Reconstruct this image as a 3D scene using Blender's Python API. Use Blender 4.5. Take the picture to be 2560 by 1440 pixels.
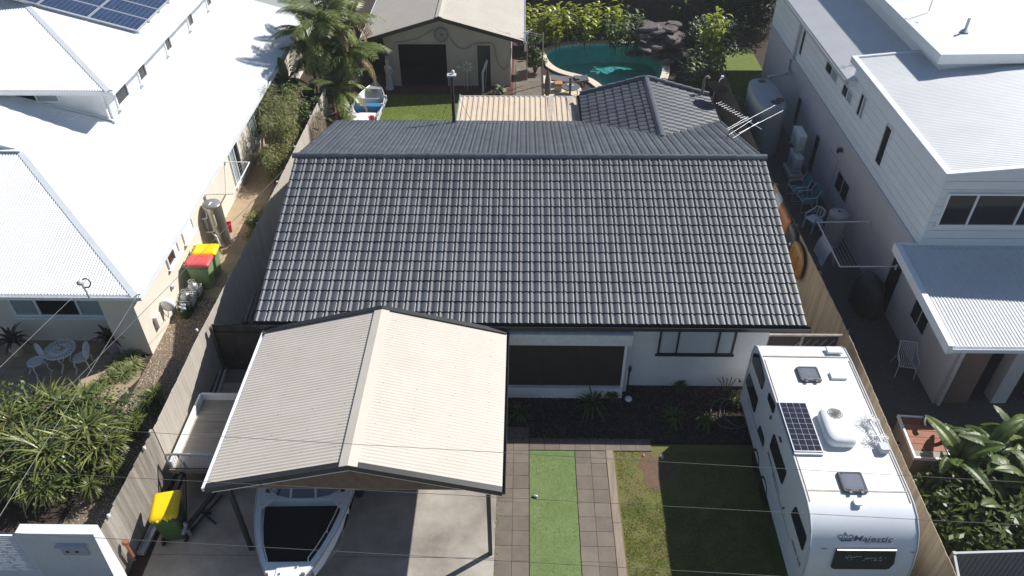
import bpy, bmesh, math, random
from mathutils import Vector, Matrix, Quaternion
random.seed(7)
for o in list(bpy.data.objects): bpy.data.objects.remove(o)
SC = bpy.context.scene
COL = SC.collection

# ------------------------------------------------------------------ camera
F_PX, PITCH, YAW, ROLL, CAM_H = 1946.45, 0.685374, -0.0171710, -0.00382497, 16.2
def _rot():
    B = Matrix(((1, 0, 0), (0, 0, -1), (0, 1, 0)))
    cy, sy = math.cos(YAW), math.sin(YAW)
    Rz = Matrix(((cy, -sy, 0), (sy, cy, 0), (0, 0, 1)))
    cp, sp = math.cos(PITCH), math.sin(PITCH)
    M = Matrix(((1, 0, 0), (0, cp, -sp), (0, sp, cp)))
    cr, sr = math.cos(ROLL), math.sin(ROLL)
    Rr = Matrix(((cr, -sr, 0), (sr, cr, 0), (0, 0, 1)))
    return Rr @ M @ B @ Rz
RC = _rot()
cam = bpy.data.cameras.new('camera')
cam.sensor_width = 36.0
cam.lens = F_PX / 2560 * 36
cam.clip_end = 2000
cam_o = bpy.data.objects.new('camera', cam)
COL.objects.link(cam_o)
r0, r1, r2 = RC[0], RC[1], RC[2]
mw = Matrix(((r0[0], -r1[0], -r2[0], 0), (r0[1], -r1[1], -r2[1], 0), (r0[2], -r1[2], -r2[2], CAM_H), (0, 0, 0, 1)))
cam_o.matrix_world = mw
SC.camera = cam_o
SC.render.resolution_x, SC.render.resolution_y = 1024, 576

# ------------------------------------------------------------------ light
SUN = Vector((0.92, 0.60, 1.0)).normalized()
w = bpy.data.worlds.new('World'); SC.world = w; w.use_nodes = True
nt = w.node_tree
bg = nt.nodes['Background']
sky = nt.nodes.new('ShaderNodeTexSky'); sky.sky_type = 'NISHITA'; sky.sun_disc = False
sky.sun_elevation = math.asin(SUN.z)
sky.sun_rotation = math.atan2(SUN.x, SUN.y)
sky.air_density = 1.0; sky.dust_density = 0.3; sky.ozone_density = 2.0
nt.links.new(sky.outputs[0], bg.inputs[0]); bg.inputs[1].default_value = 0.072
sl = bpy.data.lights.new('sun', 'SUN'); sl.energy = 5.0; sl.angle = math.radians(0.53); sl.color = (1.0, 0.965, 0.905)
sun_o = bpy.data.objects.new('sun', sl); COL.objects.link(sun_o)
sun_o.rotation_euler = SUN.to_track_quat('Z', 'Y').to_euler()
sun_o.location = (20, 15, 30)
SC.view_settings.view_transform = 'Standard'
SC.view_settings.look = 'None'
SC.view_settings.exposure = 0.40
SC.view_settings.gamma = 1.0

# ------------------------------------------------------------------ pixel helpers (photo pixel -> point on a known plane)
def ray(px, py):
    return RC.transposed() @ Vector(((px - 1280) / F_PX, (py - 720) / F_PX, 1.0))
O = Vector((0, 0, CAM_H))
def P(px, py, z=0.0):
    r = ray(px, py); return O + r * ((z - CAM_H) / r.z)
def PX(px, py, x):
    r = ray(px, py); return O + r * (x / r.x)
def PY(px, py, y):
    r = ray(px, py); return O + r * (y / r.y)
def PH(px, py, p0, n):
    r = ray(px, py); n = Vector(n); return O + r * ((Vector(p0) - O).dot(n) / r.dot(n))

# ------------------------------------------------------------------ materials
MATS = {}
def mat(name, col, rough=0.6, metal=0.0, spec=0.5, var=0.0, scale=4.0, col2=None, bump=0.0, bscale=30.0,
        rand=0.0, stretch=None, island=0.0, trans=0.0, detail=6.0, coat=0.0):
    if name in MATS: return MATS[name]
    m = bpy.data.materials.new(name); m.use_nodes = True
    nt = m.node_tree; N = nt.nodes; L = nt.links
    b = N['Principled BSDF']; out = N['Material Output']
    b.inputs['Roughness'].default_value = rough; b.inputs['Metallic'].default_value = metal
    b.inputs['Specular IOR Level'].default_value = spec
    if coat: b.inputs['Coat Weight'].default_value = coat; b.inputs['Coat Roughness'].default_value = 0.15
    geo = N.new('ShaderNodeNewGeometry')
    vec = geo.outputs['Position']
    if stretch:
        mp = N.new('ShaderNodeMapping'); mp.inputs['Scale'].default_value = stretch
        L.new(vec, mp.inputs['Vector']); vec = mp.outputs[0]
    cur = None
    c = (*col, 1)
    if var or col2:
        t = N.new('ShaderNodeTexNoise'); t.inputs['Scale'].default_value = scale; t.inputs['Detail'].default_value = detail
        t.inputs['Roughness'].default_value = 0.65
        L.new(vec, t.inputs['Vector'])
        rp = N.new('ShaderNodeValToRGB')
        rp.color_ramp.elements[0].position = 0.3; rp.color_ramp.elements[1].position = 0.7
        a = col2 if col2 else tuple(x * (1 - var) for x in col)
        bb = col if col2 else tuple(min(1, x * (1 + var)) for x in col)
        rp.color_ramp.elements[0].color = (*a, 1); rp.color_ramp.elements[1].color = (*bb, 1)
        L.new(t.outputs['Fac'], rp.inputs['Fac']); cur = rp.outputs['Color']
    def vary(cur, src, amt):
        mr = N.new('ShaderNodeMapRange'); mr.inputs['To Min'].default_value = 1 - amt; mr.inputs['To Max'].default_value = 1 + amt
        L.new(src, mr.inputs['Value'])
        hs = N.new('ShaderNodeMix'); hs.data_type = 'RGBA'; hs.blend_type = 'MULTIPLY'; hs.inputs[0].default_value = 1.0
        if cur: L.new(cur, hs.inputs[6])
        else: hs.inputs[6].default_value = c
        L.new(mr.outputs[0], hs.inputs[7]); return hs.outputs[2]
    if rand:
        oi = N.new('ShaderNodeObjectInfo'); cur = vary(cur, oi.outputs['Random'], rand)
    if island:
        cur = vary(cur, geo.outputs['Random Per Island'], island)
    if cur: L.new(cur, b.inputs['Base Color'])
    else: b.inputs['Base Color'].default_value = c
    if bump:
        t2 = N.new('ShaderNodeTexNoise'); t2.inputs['Scale'].default_value = bscale; t2.inputs['Detail'].default_value = 5
        L.new(vec, t2.inputs['Vector'])
        bp = N.new('ShaderNodeBump'); bp.inputs['Strength'].default_value = bump; bp.inputs['Distance'].default_value = 0.02
        L.new(t2.outputs['Fac'], bp.inputs['Height']); L.new(bp.outputs[0], b.inputs['Normal'])
    if trans:
        tr = N.new('ShaderNodeBsdfTranslucent')
        if cur: L.new(cur, tr.inputs['Color'])
        else: tr.inputs['Color'].default_value = c
        mx = N.new('ShaderNodeMixShader'); mx.inputs[0].default_value = trans
        L.new(b.outputs[0], mx.inputs[1]); L.new(tr.outputs[0], mx.inputs[2]); L.new(mx.outputs[0], out.inputs['Surface'])
    m.diffuse_color = c
    MATS[name] = m
    return m

TILE = mat('charcoal_tile_paint', (0.064, 0.072, 0.086), 0.45, var=0.22, scale=0.7, rand=0.14, island=0.15, bump=0.06, bscale=90, spec=0.5)
CAP = mat('charcoal_cap_paint', (0.085, 0.095, 0.112), 0.40, var=0.18, scale=3, rand=0.10, bump=0.1, bscale=60)
BLACKM = mat('black_metal', (0.022, 0.022, 0.024), 0.45, var=0.15, scale=3)
GUTB = mat('charcoal_gutter', (0.03, 0.03, 0.034), 0.45, var=0.2, scale=2)
WHITE = mat('white_paint', (0.78, 0.79, 0.80), 0.5, var=0.05, scale=2.0)
WALLW = mat('white_render', (0.74, 0.75, 0.76), 0.75, col2=(0.62, 0.63, 0.64), scale=1.3, bump=0.12, bscale=50)
PEEL = mat('peeling_white_paint', (0.74, 0.75, 0.76), 0.7, col2=(0.56, 0.55, 0.54), scale=6)
BLIND = mat('white_blind_glass', (0.50, 0.55, 0.58), 0.15, spec=0.5, var=0.06, scale=2)
ROOFW = mat('white_roof_steel', (0.78, 0.795, 0.805), 0.42, var=0.05, scale=0.7, spec=0.4)
FLASHW = mat('white_flashing', (0.70, 0.73, 0.76), 0.4, var=0.04, scale=2)
ROOFC = mat('cream_roof_steel', (0.575, 0.520, 0.455), 0.5, col2=(0.515, 0.462, 0.40), scale=1.2, detail=9)
ROOFS = mat('shed_roof_steel', (0.50, 0.455, 0.39), 0.5, var=0.06, scale=1.0)
ROOFB = mat('pale_grey_roof_steel', (0.62, 0.63, 0.645), 0.42, var=0.06, scale=0.8, detail=9)
CREAM = mat('cream_render', (0.72, 0.66, 0.57), 0.85, var=0.06, scale=1.2, bump=0.15, bscale=45)
GREYR = mat('grey_white_render', (0.52, 0.50, 0.50), 0.85, var=0.06, scale=1.1, bump=0.15, bscale=45)
BOARDW = mat('white_weatherboard', (0.70, 0.73, 0.75), 0.6, var=0.04, scale=1.5, rand=0.03)
SHEDW = mat('shed_render', (0.43, 0.37, 0.32), 0.9, var=0.10, scale=1.5, bump=0.15, bscale=40)
GLASSD = mat('dark_glass', (0.020, 0.022, 0.025), 0.08, spec=0.25)
GLASSB = mat('blind_behind_glass', (0.30, 0.35, 0.38), 0.12, spec=0.6, var=0.08, scale=2)
DARK = mat('painted_interior_shade', (0.018, 0.017, 0.016), 0.9)  # near-black colour carries the shade inside the shed and lean-to
SCREEN = mat('black_mesh_screen', (0.022, 0.020, 0.018), 0.7, var=0.2, scale=3)
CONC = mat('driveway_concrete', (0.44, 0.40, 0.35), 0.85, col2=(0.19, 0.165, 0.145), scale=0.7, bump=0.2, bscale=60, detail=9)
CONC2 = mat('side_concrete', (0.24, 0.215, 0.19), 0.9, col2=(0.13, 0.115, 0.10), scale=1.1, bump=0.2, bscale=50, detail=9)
PAVER = mat('concrete_paver', (0.165, 0.136, 0.110), 0.9, var=0.16, scale=3, rand=0.14, bump=0.2, bscale=70, detail=9)
PAVER2 = mat('sandy_paver', (0.36, 0.275, 0.185), 0.9, var=0.15, scale=3, rand=0.12, bump=0.2, bscale=50)
POOLP = mat('pool_paver', (0.62, 0.53, 0.42), 0.85, var=0.08, scale=3, rand=0.06, bump=0.1)
EXPO = mat('dark_aggregate_paving', (0.115, 0.10, 0.09), 0.9, col2=(0.075, 0.066, 0.06), scale=9, bump=0.4, bscale=90)
SOIL = mat('mulch_soil', (0.055, 0.036, 0.025), 0.95, col2=(0.024, 0.017, 0.013), scale=7, bump=0.8, bscale=25)
BEDS = mat('shade_darkened_bed_soil', (0.030, 0.021, 0.015), 0.95, col2=(0.013, 0.010, 0.008), scale=7, bump=0.8, bscale=25)  # mulch soil darkened so the colour carries the front bed's shade
BARE = mat('bare_brown_earth', (0.17, 0.10, 0.065), 0.95, col2=(0.11, 0.075, 0.045), scale=6, bump=0.6, bscale=40, detail=9)
REDM = mat('red_mulch', (0.15, 0.052, 0.036), 0.95, col2=(0.06, 0.026, 0.02), scale=9, bump=0.8, bscale=30)
GRAV = mat('gravel_bed', (0.28, 0.215, 0.155), 0.95, col2=(0.10, 0.075, 0.055), scale=22, bump=0.9, bscale=45)
PEBB = mat('pebble_stone', (0.47, 0.39, 0.30), 0.8, island=0.55)
LAWN = mat('lawn_ground', (0.14, 0.19, 0.03), 0.95, col2=(0.10, 0.13, 0.025), scale=3.5, bump=0.5, bscale=60)
LAWN2 = mat('worn_lawn', (0.12, 0.14, 0.03), 0.95, col2=(0.15, 0.12, 0.05), scale=1.6, bump=0.6, bscale=50)
BLADE = mat('grass_blade', (0.23, 0.29, 0.045), 0.6, island=0.4, trans=0.4)
TURFB = mat('turf_fibre', (0.24, 0.31, 0.125), 0.6, island=0.18, trans=0.3)
TURF = mat('artificial_turf', (0.19, 0.255, 0.10), 0.9, col2=(0.135, 0.20, 0.06), scale=1.8, bump=0.5, bscale=120, detail=9)
WOODG = mat('weathered_grey_timber', (0.36, 0.325, 0.28), 0.9, col2=(0.19, 0.165, 0.14), scale=5, rand=0.18, stretch=(1, 1, 0.12), bump=0.25, bscale=40)
WOODP = mat('pale_painted_timber', (0.46, 0.42, 0.365), 0.85, var=0.10, scale=3, rand=0.05, stretch=(1, 1, 0.2), bump=0.15, bscale=40)
WOODT = mat('tan_timber', (0.40, 0.315, 0.21), 0.9, col2=(0.27, 0.21, 0.14), scale=4, rand=0.14, stretch=(1, 1, 0.15), bump=0.2, bscale=40)
WOODR = mat('red_brown_timber', (0.26, 0.095, 0.05), 0.7, var=0.3, scale=3, rand=0.25)
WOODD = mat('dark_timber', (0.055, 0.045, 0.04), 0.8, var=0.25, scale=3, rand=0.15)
SLEEP = mat('sleeper_timber', (0.25, 0.20, 0.155), 0.9, var=0.25, scale=5, stretch=(3, 0.3, 1), bump=0.3)
PLY = mat('weathered_ply', (0.45, 0.40, 0.33), 0.85, col2=(0.29, 0.25, 0.20), scale=2.5, stretch=(0.4, 3, 1), rand=0.1)
BROWNP = mat('brown_mottled_panel', (0.21, 0.145, 0.09), 0.8, col2=(0.115, 0.08, 0.055), scale=4)
GALV = mat('galvanised_steel', (0.50, 0.52, 0.54), 0.42, metal=0.7, var=0.12, scale=6)
STEEL = mat('stainless_steel', (0.42, 0.41, 0.39), 0.32, metal=0.8, var=0.06, scale=3)
ALUM = mat('brushed_aluminium', (0.58, 0.60, 0.62), 0.45, metal=0.6, var=0.06, scale=4)
GRP = mat('white_gelcoat', (0.72, 0.75, 0.79), 0.25, coat=0.4, var=0.03, scale=2)
VANW = mat('caravan_white', (0.74, 0.76, 0.79), 0.3, var=0.03, scale=1.5, coat=0.2)
VANR = mat('caravan_roof_white', (0.80, 0.80, 0.79), 0.5, col2=(0.70, 0.685, 0.655), scale=0.9, detail=9)
SEALM = mat('grimy_sealant', (0.50, 0.44, 0.37), 0.8, var=0.2, scale=5)
PLASW = mat('white_plastic', (0.74, 0.75, 0.76), 0.4, var=0.03, scale=3)
PLASG = mat('grey_plastic', (0.45, 0.47, 0.50), 0.5, var=0.06, scale=3)
BLACKP = mat('black_plastic', (0.025, 0.025, 0.027), 0.5, var=0.1, scale=5)
CARPET = mat('black_marine_carpet', (0.022, 0.018, 0.015), 0.95, var=0.25, scale=30)
BING = mat('green_bin_plastic', (0.045, 0.10, 0.03), 0.5, var=0.12, scale=3)
BINGP = mat('faded_green_bin_plastic', (0.25, 0.36, 0.17), 0.5, var=0.14, scale=3)
BINY = mat('yellow_lid_plastic', (0.80, 0.56, 0.005), 0.4, var=0.05, scale=3)
BINR = mat('red_lid_plastic', (0.62, 0.09, 0.10), 0.4, var=0.06, scale=3)
REDP = mat('red_plastic', (0.62, 0.03, 0.04), 0.4)
BLUEP = mat('blue_paint', (0.045, 0.20, 0.42), 0.45, var=0.08, scale=3)
TEAL = mat('teal_fabric', (0.07, 0.22, 0.25), 0.8, var=0.1, scale=5)
NAVY = mat('navy_paint', (0.022, 0.026, 0.04), 0.35, var=0.1, scale=5)
ORANGE = mat('orange_brown_varnish', (0.36, 0.12, 0.035), 0.4, var=0.3, scale=6)
AMBER = mat('amber_wood_varnish', (0.27, 0.125, 0.025), 0.35, var=0.35, scale=7)
ORANGEF = mat('orange_cushion', (0.48, 0.19, 0.06), 0.8, var=0.1)
CREAMF = mat('beige_cushion', (0.55, 0.45, 0.33), 0.8, var=0.1)
COVER = mat('brown_black_cover', (0.045, 0.038, 0.033), 0.65, var=0.25, scale=2.5, bump=0.3, bscale=7)
POTM = mat('purple_glazed_pot', (0.40, 0.33, 0.42), 0.3, var=0.12, scale=5)
POTR = mat('terracotta', (0.38, 0.12, 0.075), 0.8, var=0.15)
TOWEL = mat('white_towel', (0.66, 0.67, 0.72), 0.95, var=0.05, scale=5)
RUBBER = mat('black_rubber', (0.018, 0.018, 0.018), 0.45)
WIRE = mat('overhead_wire', (0.10, 0.098, 0.093), 0.7)
WIREP = mat('pale_service_wire', (0.22, 0.215, 0.20), 0.6)
WIREB = mat('dark_cable', (0.10, 0.10, 0.10), 0.6)
ROCKM = mat('dark_layered_rock', (0.16, 0.135, 0.128), 0.75, col2=(0.055, 0.048, 0.047), scale=5, bump=0.7, bscale=14, rand=0.2)
DECAL = mat('grey_decal', (0.16, 0.16, 0.20), 0.4)
SILVER = mat('silver_decal', (0.42, 0.42, 0.43), 0.35)
CELL = mat('solar_cell', (0.025, 0.045, 0.10), 0.2, spec=0.7, var=0.25, scale=3)
CELLK = mat('black_solar_cell', (0.018, 0.018, 0.032), 0.15, spec=0.6, rand=0.15)
SOLF = mat('solar_frame', (0.55, 0.57, 0.60), 0.35, metal=0.5)
PALM = mat('palm_leaf', (0.19, 0.215, 0.045), 0.42, col2=(0.075, 0.115, 0.025), scale=0.9, island=0.45, rand=0.22, trans=0.25)
PALMD = mat('dry_palm_leaf', (0.27, 0.20, 0.085), 0.6, island=0.3, rand=0.2, trans=0.2)
BANA = mat('banana_leaf', (0.115, 0.17, 0.025), 0.45, col2=(0.05, 0.09, 0.018), scale=2.5, island=0.18, rand=0.2, trans=0.3)
STRAP = mat('strap_leaf', (0.26, 0.265, 0.075), 0.36, col2=(0.085, 0.12, 0.04), scale=2.5, island=0.5, trans=0.2)
DRAC = mat('dracaena_leaf', (0.17, 0.185, 0.045), 0.45, col2=(0.07, 0.10, 0.025), scale=2, island=0.4, trans=0.2)
LIRI = mat('variegated_grass_leaf', (0.27, 0.29, 0.12), 0.5, col2=(0.14, 0.19, 0.06), scale=3, island=0.4, trans=0.25)
GING = mat('ginger_leaf', (0.42, 0.42, 0.025), 0.4, col2=(0.20, 0.27, 0.02), scale=1.2, island=0.4, trans=0.35)
GINGD = mat('deep_green_leaf', (0.085, 0.135, 0.025), 0.5, col2=(0.045, 0.08, 0.018), scale=1.5, island=0.4, trans=0.2)
HEDGE = mat('bamboo_leaf', (0.36, 0.36, 0.15), 0.55, col2=(0.22, 0.25, 0.085), scale=1.8, island=0.45, trans=0.4)
DARKL = mat('dark_tree_leaf', (0.04, 0.065, 0.015), 0.5, island=0.4, trans=0.15)
CYCAD = mat('bronze_bromeliad_leaf', (0.085, 0.06, 0.05), 0.45, island=0.3, trans=0.15)
TRUNK = mat('palm_trunk', (0.30, 0.25, 0.19), 0.9, var=0.3, scale=5, stretch=(1, 1, 6), bump=0.3)
BARK = mat('dark_bark', (0.10, 0.075, 0.055), 0.95, var=0.3, scale=6, bump=0.4)
DRYV = mat('dry_vine', (0.33, 0.26, 0.18), 0.9, island=0.3)

def water_mat():
    m = bpy.data.materials.new('pool_water'); m.use_nodes = True
    N = m.node_tree.nodes; L = m.node_tree.links
    N.remove(N['Principled BSDF'])
    tr = N.new('ShaderNodeBsdfTransparent'); tr.inputs[0].default_value = (0.45, 0.76, 0.77, 1)
    gl = N.new('ShaderNodeBsdfGlossy'); gl.inputs['Roughness'].default_value = 0.03
    fr = N.new('ShaderNodeFresnel'); fr.inputs[0].default_value = 1.33
    tx = N.new('ShaderNodeTexNoise'); tx.inputs['Scale'].default_value = 2.2; tx.inputs['Detail'].default_value = 3
    bp = N.new('ShaderNodeBump'); bp.inputs['Strength'].default_value = 0.25; bp.inputs['Distance'].default_value = 0.05
    g = N.new('ShaderNodeNewGeometry'); L.new(g.outputs['Position'], tx.inputs['Vector'])
    L.new(tx.outputs['Fac'], bp.inputs['Height']); L.new(bp.outputs[0], gl.inputs['Normal']); L.new(bp.outputs[0], fr.inputs['Normal'])
    mx = N.new('ShaderNodeMixShader'); L.new(fr.outputs[0], mx.inputs[0]); L.new(tr.outputs[0], mx.inputs[1]); L.new(gl.outputs[0], mx.inputs[2])
    L.new(mx.outputs[0], N['Material Output'].inputs['Surface']); return m
WATER = water_mat()
def clear_mat(name, tint, gloss=0.12):
    m = bpy.data.materials.new(name); m.use_nodes = True
    N = m.node_tree.nodes; L = m.node_tree.links
    N.remove(N['Principled BSDF'])
    tr = N.new('ShaderNodeBsdfTransparent'); tr.inputs[0].default_value = (*tint, 1)
    gl = N.new('ShaderNodeBsdfGlossy'); gl.inputs['Roughness'].default_value = 0.05
    mx = N.new('ShaderNodeMixShader'); mx.inputs[0].default_value = gloss
    L.new(tr.outputs[0], mx.inputs[1]); L.new(gl.outputs[0], mx.inputs[2]); L.new(mx.outputs[0], N['Material Output'].inputs['Surface']); return m
SMOKEG = clear_mat('smoked_glass', (0.30, 0.31, 0.36))
HATCHG = clear_mat('tinted_acrylic', (0.62, 0.63, 0.66), 0.22)

# ------------------------------------------------------------------ mesh builder
class MB:
    def __init__(s): s.v = []; s.f = []; s.s = []
    def add(s, vs, fs, smooth=False):
        o = len(s.v); s.v.extend([tuple(a) for a in vs])
        for f in fs: s.f.append([i + o for i in f]); s.s.append(smooth)
        return s
    def poly(s, pts, smooth=False): return s.add(pts, [list(range(len(pts)))], smooth)
    def box(s, x0, x1, y0, y1, z0, z1):
        x0, x1 = min(x0, x1), max(x0, x1); y0, y1 = min(y0, y1), max(y0, y1); z0, z1 = min(z0, z1), max(z0, z1)
        return s.add([(x0,y0,z0),(x1,y0,z0),(x1,y1,z0),(x0,y1,z0),(x0,y0,z1),(x1,y0,z1),(x1,y1,z1),(x0,y1,z1)],
                     [(0,3,2,1),(4,5,6,7),(0,1,5,4),(1,2,6,5),(2,3,7,6),(3,0,4,7)])
    def bar(s, a, b, w, h, up=(0, 0, 1)):
        a, b = Vector(a), Vector(b); d = (b - a)
        if d.length < 1e-6: return s
        d.normalize(); up = Vector(up)
        if abs(d.dot(up)) > 0.99: up = Vector((0, 1, 0))
        x = d.cross(up).normalized(); y = x.cross(d).normalized()
        x *= w / 2; y *= h / 2
        vs = [a-x-y, a+x-y, a+x+y, a-x+y, b-x-y, b+x-y, b+x+y, b-x+y]
        return s.add(vs, [(0,3,2,1),(4,5,6,7),(0,1,5,4),(1,2,6,5),(2,3,7,6),(3,0,4,7)])
    def tube(s, pts, r, n=6, closed=False, caps=True):
        pts = [Vector(p) for p in pts]; m = len(pts); rings = []
        rad = r if isinstance(r, (list, tuple)) else [r] * m
        ref = None
        for i, p in enumerate(pts):
            if closed: d = pts[(i + 1) % m] - pts[i - 1]
            else: d = (pts[min(i + 1, m - 1)] - pts[max(i - 1, 0)])
            d.normalize()
            if ref is None:
                ref = Vector((0, 0, 1)) if abs(d.z) < 0.9 else Vector((1, 0, 0))
            x = d.cross(ref).normalized(); y = x.cross(d).normalized(); ref = y
            rings.append([p + (x * math.cos(2*math.pi*k/n) + y * math.sin(2*math.pi*k/n)) * rad[i] for k in range(n)])
        return s.loft(rings, caps and not closed, caps and not closed, True, closed)
    def loft(s, loops, cap0=True, cap1=True, smooth=True, wrap=False):
        n = len(loops[0]); m = len(loops); vs = [p for l in loops for p in l]; fs = []
        for i in range(m if wrap else m - 1):
            j = (i + 1) % m
            for k in range(n):
                k2 = (k + 1) % n
                fs.append((i*n+k, i*n+k2, j*n+k2, j*n+k))
        s.add(vs, fs, smooth)
        if cap0: s.poly(list(reversed(loops[0])))
        if cap1: s.poly(loops[-1])
        return s
    def lathe(s, prof, c=(0, 0, 0), n=16, smooth=True, cap0=True, cap1=True):
        c = Vector(c)
        loops = [[c + Vector((r*math.cos(2*math.pi*k/n), r*math.sin(2*math.pi*k/n), z)) for k in range(n)] for r, z in prof]
        return s.loft(loops, cap0, cap1, smooth)
    def prism(s, pts, d, smooth=False):
        d = Vector(d); a = [Vector(p) for p in pts]; b = [p + d for p in a]; n = len(a)
        s.poly(list(reversed(a))); s.poly(b)
        return s.add(a + b, [(k, (k+1) % n, n + (k+1) % n, n + k) for k in range(n)], smooth)
    def rbox(s, x0, x1, y0, y1, z0, z1, r=0.03, e=0.015, taper=1.0, seg=3):
        def loop(z, ins, k=1.0):
            cx, cy = (x0+x1)/2, (y0+y1)/2; hx, hy = (x1-x0)/2*k - ins, (y1-y0)/2*k - ins; rr = max(0.001, min(r - ins*0.5, hx*0.98, hy*0.98)); L = []
            for (sx, sy, a0) in ((1,1,0),(-1,1,90),(-1,-1,180),(1,-1,270)):
                for q in range(seg + 1):
                    a = math.radians(a0 + 90*q/seg)
                    L.append(Vector((cx + sx*(hx-rr) + rr*math.cos(a), cy + sy*(hy-rr) + rr*math.sin(a), z)))
            return L
        return s.loft([loop(z0, e, taper), loop(z0+e, 0, taper), loop(z1-e, 0), loop(z1-e*0.3, e*0.35), loop(z1, e)], True, True, True)
    def xf(s, M, i0=0):
        for i in range(i0, len(s.v)): s.v[i] = tuple(M @ Vector(s.v[i]))
        return s
    def mesh(s, name):
        me = bpy.data.meshes.new(name); me.from_pydata(s.v, [], s.f)
        me.polygons.foreach_set('use_smooth', s.s); me.update(); return me

def tag(o, label=None, cat=None, group=None, kind=None):
    if label: o['label'] = label
    if cat: o['category'] = cat
    if group: o['group'] = group
    if kind: o['kind'] = kind
    return o
def thing(name, label, cat, loc=(0, 0, 0), rz=0.0, group=None, scale=1.0):
    o = bpy.data.objects.new(name, None); o.empty_display_size = 0.2
    o.location = loc; o.rotation_euler = (0, 0, rz); o.scale = (scale,) * 3
    COL.objects.link(o); tag(o, label, cat, group)
    return o
# part in the thing's own coordinates
def part(mb, name, m, parent=None, **kw):
    me = mb.mesh(name) if isinstance(mb, MB) else mb
    if not me.materials: me.materials.append(m)
    o = bpy.data.objects.new(name, me); COL.objects.link(o)
    if parent: o.parent = parent
    if kw: tag(o, **kw)
    return o
# part whose mesh is written in world coordinates under an unrotated parent
def wpart(mb, name, m, parent, **kw):
    o = part(mb, name, m, parent, **kw)
    q = parent; off = Vector((0, 0, 0))
    while q: off += q.location; q = q.parent
    o.location = -off
    return o
def struct(mb, name, m):
    return part(mb, name, m, None, kind='structure')
def single(mb, name, m, label, cat, group=None, loc=None):
    o = part(mb, name, m); tag(o, label, cat, group)
    if loc: o.location = loc
    return o
def copy_tree(o, parent=None):
    c = o.copy(); COL.objects.link(c); c.parent = parent
    for ch in list(o.children): copy_tree(ch, c)
    return c
def relabel(o, label): o['label'] = label; return o
def inst(me, name, parent, M, kind=None):
    o = bpy.data.objects.new(name, me); COL.objects.link(o); o.parent = parent
    o.matrix_basis = M
    if kind: o['kind'] = kind
    return o
def off_parent(parent):
    off = Vector((0, 0, 0)); q = parent
    while q: off += q.location; q = q.parent
    return Matrix.Translation(-off)
def arc(n): return range(n)
# corrugated sheet over a convex polygon (given as 3-D corners in one plane), ribs run along rib_dir
def corrugated(mb, pts, rib_dir, pitch=0.076, amp=0.009, per=6, shape='sin', up=(0, 0, 1)):
    pts = [Vector(p) for p in pts]; v = Vector(rib_dir).normalized()
    n = (pts[1] - pts[0]).cross(pts[2] - pts[0]).normalized()
    if n.dot(Vector(up)) < 0: n = -n
    u = v.cross(n).normalized(); o = pts[0]
    q = [((p - o).dot(u), (p - o).dot(v)) for p in pts]
    u0, u1 = min(a for a, b in q), max(a for a, b in q)
    def span(x):
        L = []
        for i in range(len(q)):
            (a, b), (c, d) = q[i], q[(i + 1) % len(q)]
            if abs(a - c) < 1e-9: continue
            t = (x - a) / (c - a)
            if -1e-6 <= t <= 1 + 1e-6: L.append(b + (d - b) * t)
        return (min(L), max(L)) if L else (0, 0)
    xs = []
    if shape == 'sin':
        k = max(2, int((u1 - u0) / pitch * per)); xs = [(u0 + (u1 - u0) * i / k) for i in range(k + 1)]
        hs = [amp * math.sin(2*math.pi*(x - u0)/pitch) for x in xs]
    else:
        hs = []; x = u0
        while x < u1:
            for dx, h in ((0, 0), (0.50, 0), (0.58, 1), (0.92, 1), (1.0, 0)):
                if x + dx*pitch <= u1 and not (dx == 1.0): xs.append(x + dx*pitch); hs.append(h*amp)
            x += pitch
        xs.append(u1); hs.append(0)
    vs = []; fs = []
    for x, h in zip(xs, hs):
        a, b = span(min(max(x, u0 + 1e-4), u1 - 1e-4))
        vs += [o + u*x + v*a + n*h, o + u*x + v*b + n*h]
    for i in range(len(xs) - 1): fs.append((2*i, 2*i+2, 2*i+3, 2*i+1))
    return mb.add(vs, fs, shape == 'sin')
def window(parent, origin, ux, uz, w, h, frame, panes, depth=0.05, fw=0.05, mull=(), sill=None, nrm=None, split_h=()):
    """window in a wall: origin = lower corner (world), ux along the wall, uz up"""
    o = Vector(origin); ux = Vector(ux).normalized(); uz = Vector(uz).normalized(); n = Vector(nrm).normalized()
    off = off_parent(parent)
    def bx(mb, a, b, c, d, n0, n1):
        vs = [o + ux*x + uz*z + n*y for y in (n0, n1) for (x, z) in ((a, c), (b, c), (b, d), (a, d))]
        mb.add(vs, [(0,1,2,3),(7,6,5,4),(0,4,5,1),(1,5,6,2),(2,6,7,3),(3,7,4,0)])
    xs = [0] + [m*w for m in mull] + [w]
    root = MB()
    bx(root, 0, fw, 0, h, -0.02, depth); bx(root, w-fw, w, 0, h, -0.02, depth)
    bx(root, fw, w-fw, 0, fw, -0.02, depth-0.003); bx(root, fw, w-fw, h-fw, h, -0.02, depth-0.003)
    for m in xs[1:-1]: bx(root, m-fw/2, m+fw/2, fw, h-fw, -0.02, depth-0.006)
    fo = part(root, 'window', frame, parent); fo.matrix_basis = off
    for i in range(len(xs) - 1):
        g = MB(); bx(g, xs[i] + (fw if i == 0 else fw/2), xs[i+1] - (fw if i == len(xs)-2 else fw/2), fw, h-fw, 0.004, 0.012)
        mm = panes[i % len(panes)]
        part(g, 'pane', mm, fo)
    if sill:
        sb = MB(); bx(sb, -0.05, w+0.05, -0.06, -0.003, 0, sill); part(sb, 'sill', frame, fo)
    return fo
from mathutils import noise
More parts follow.
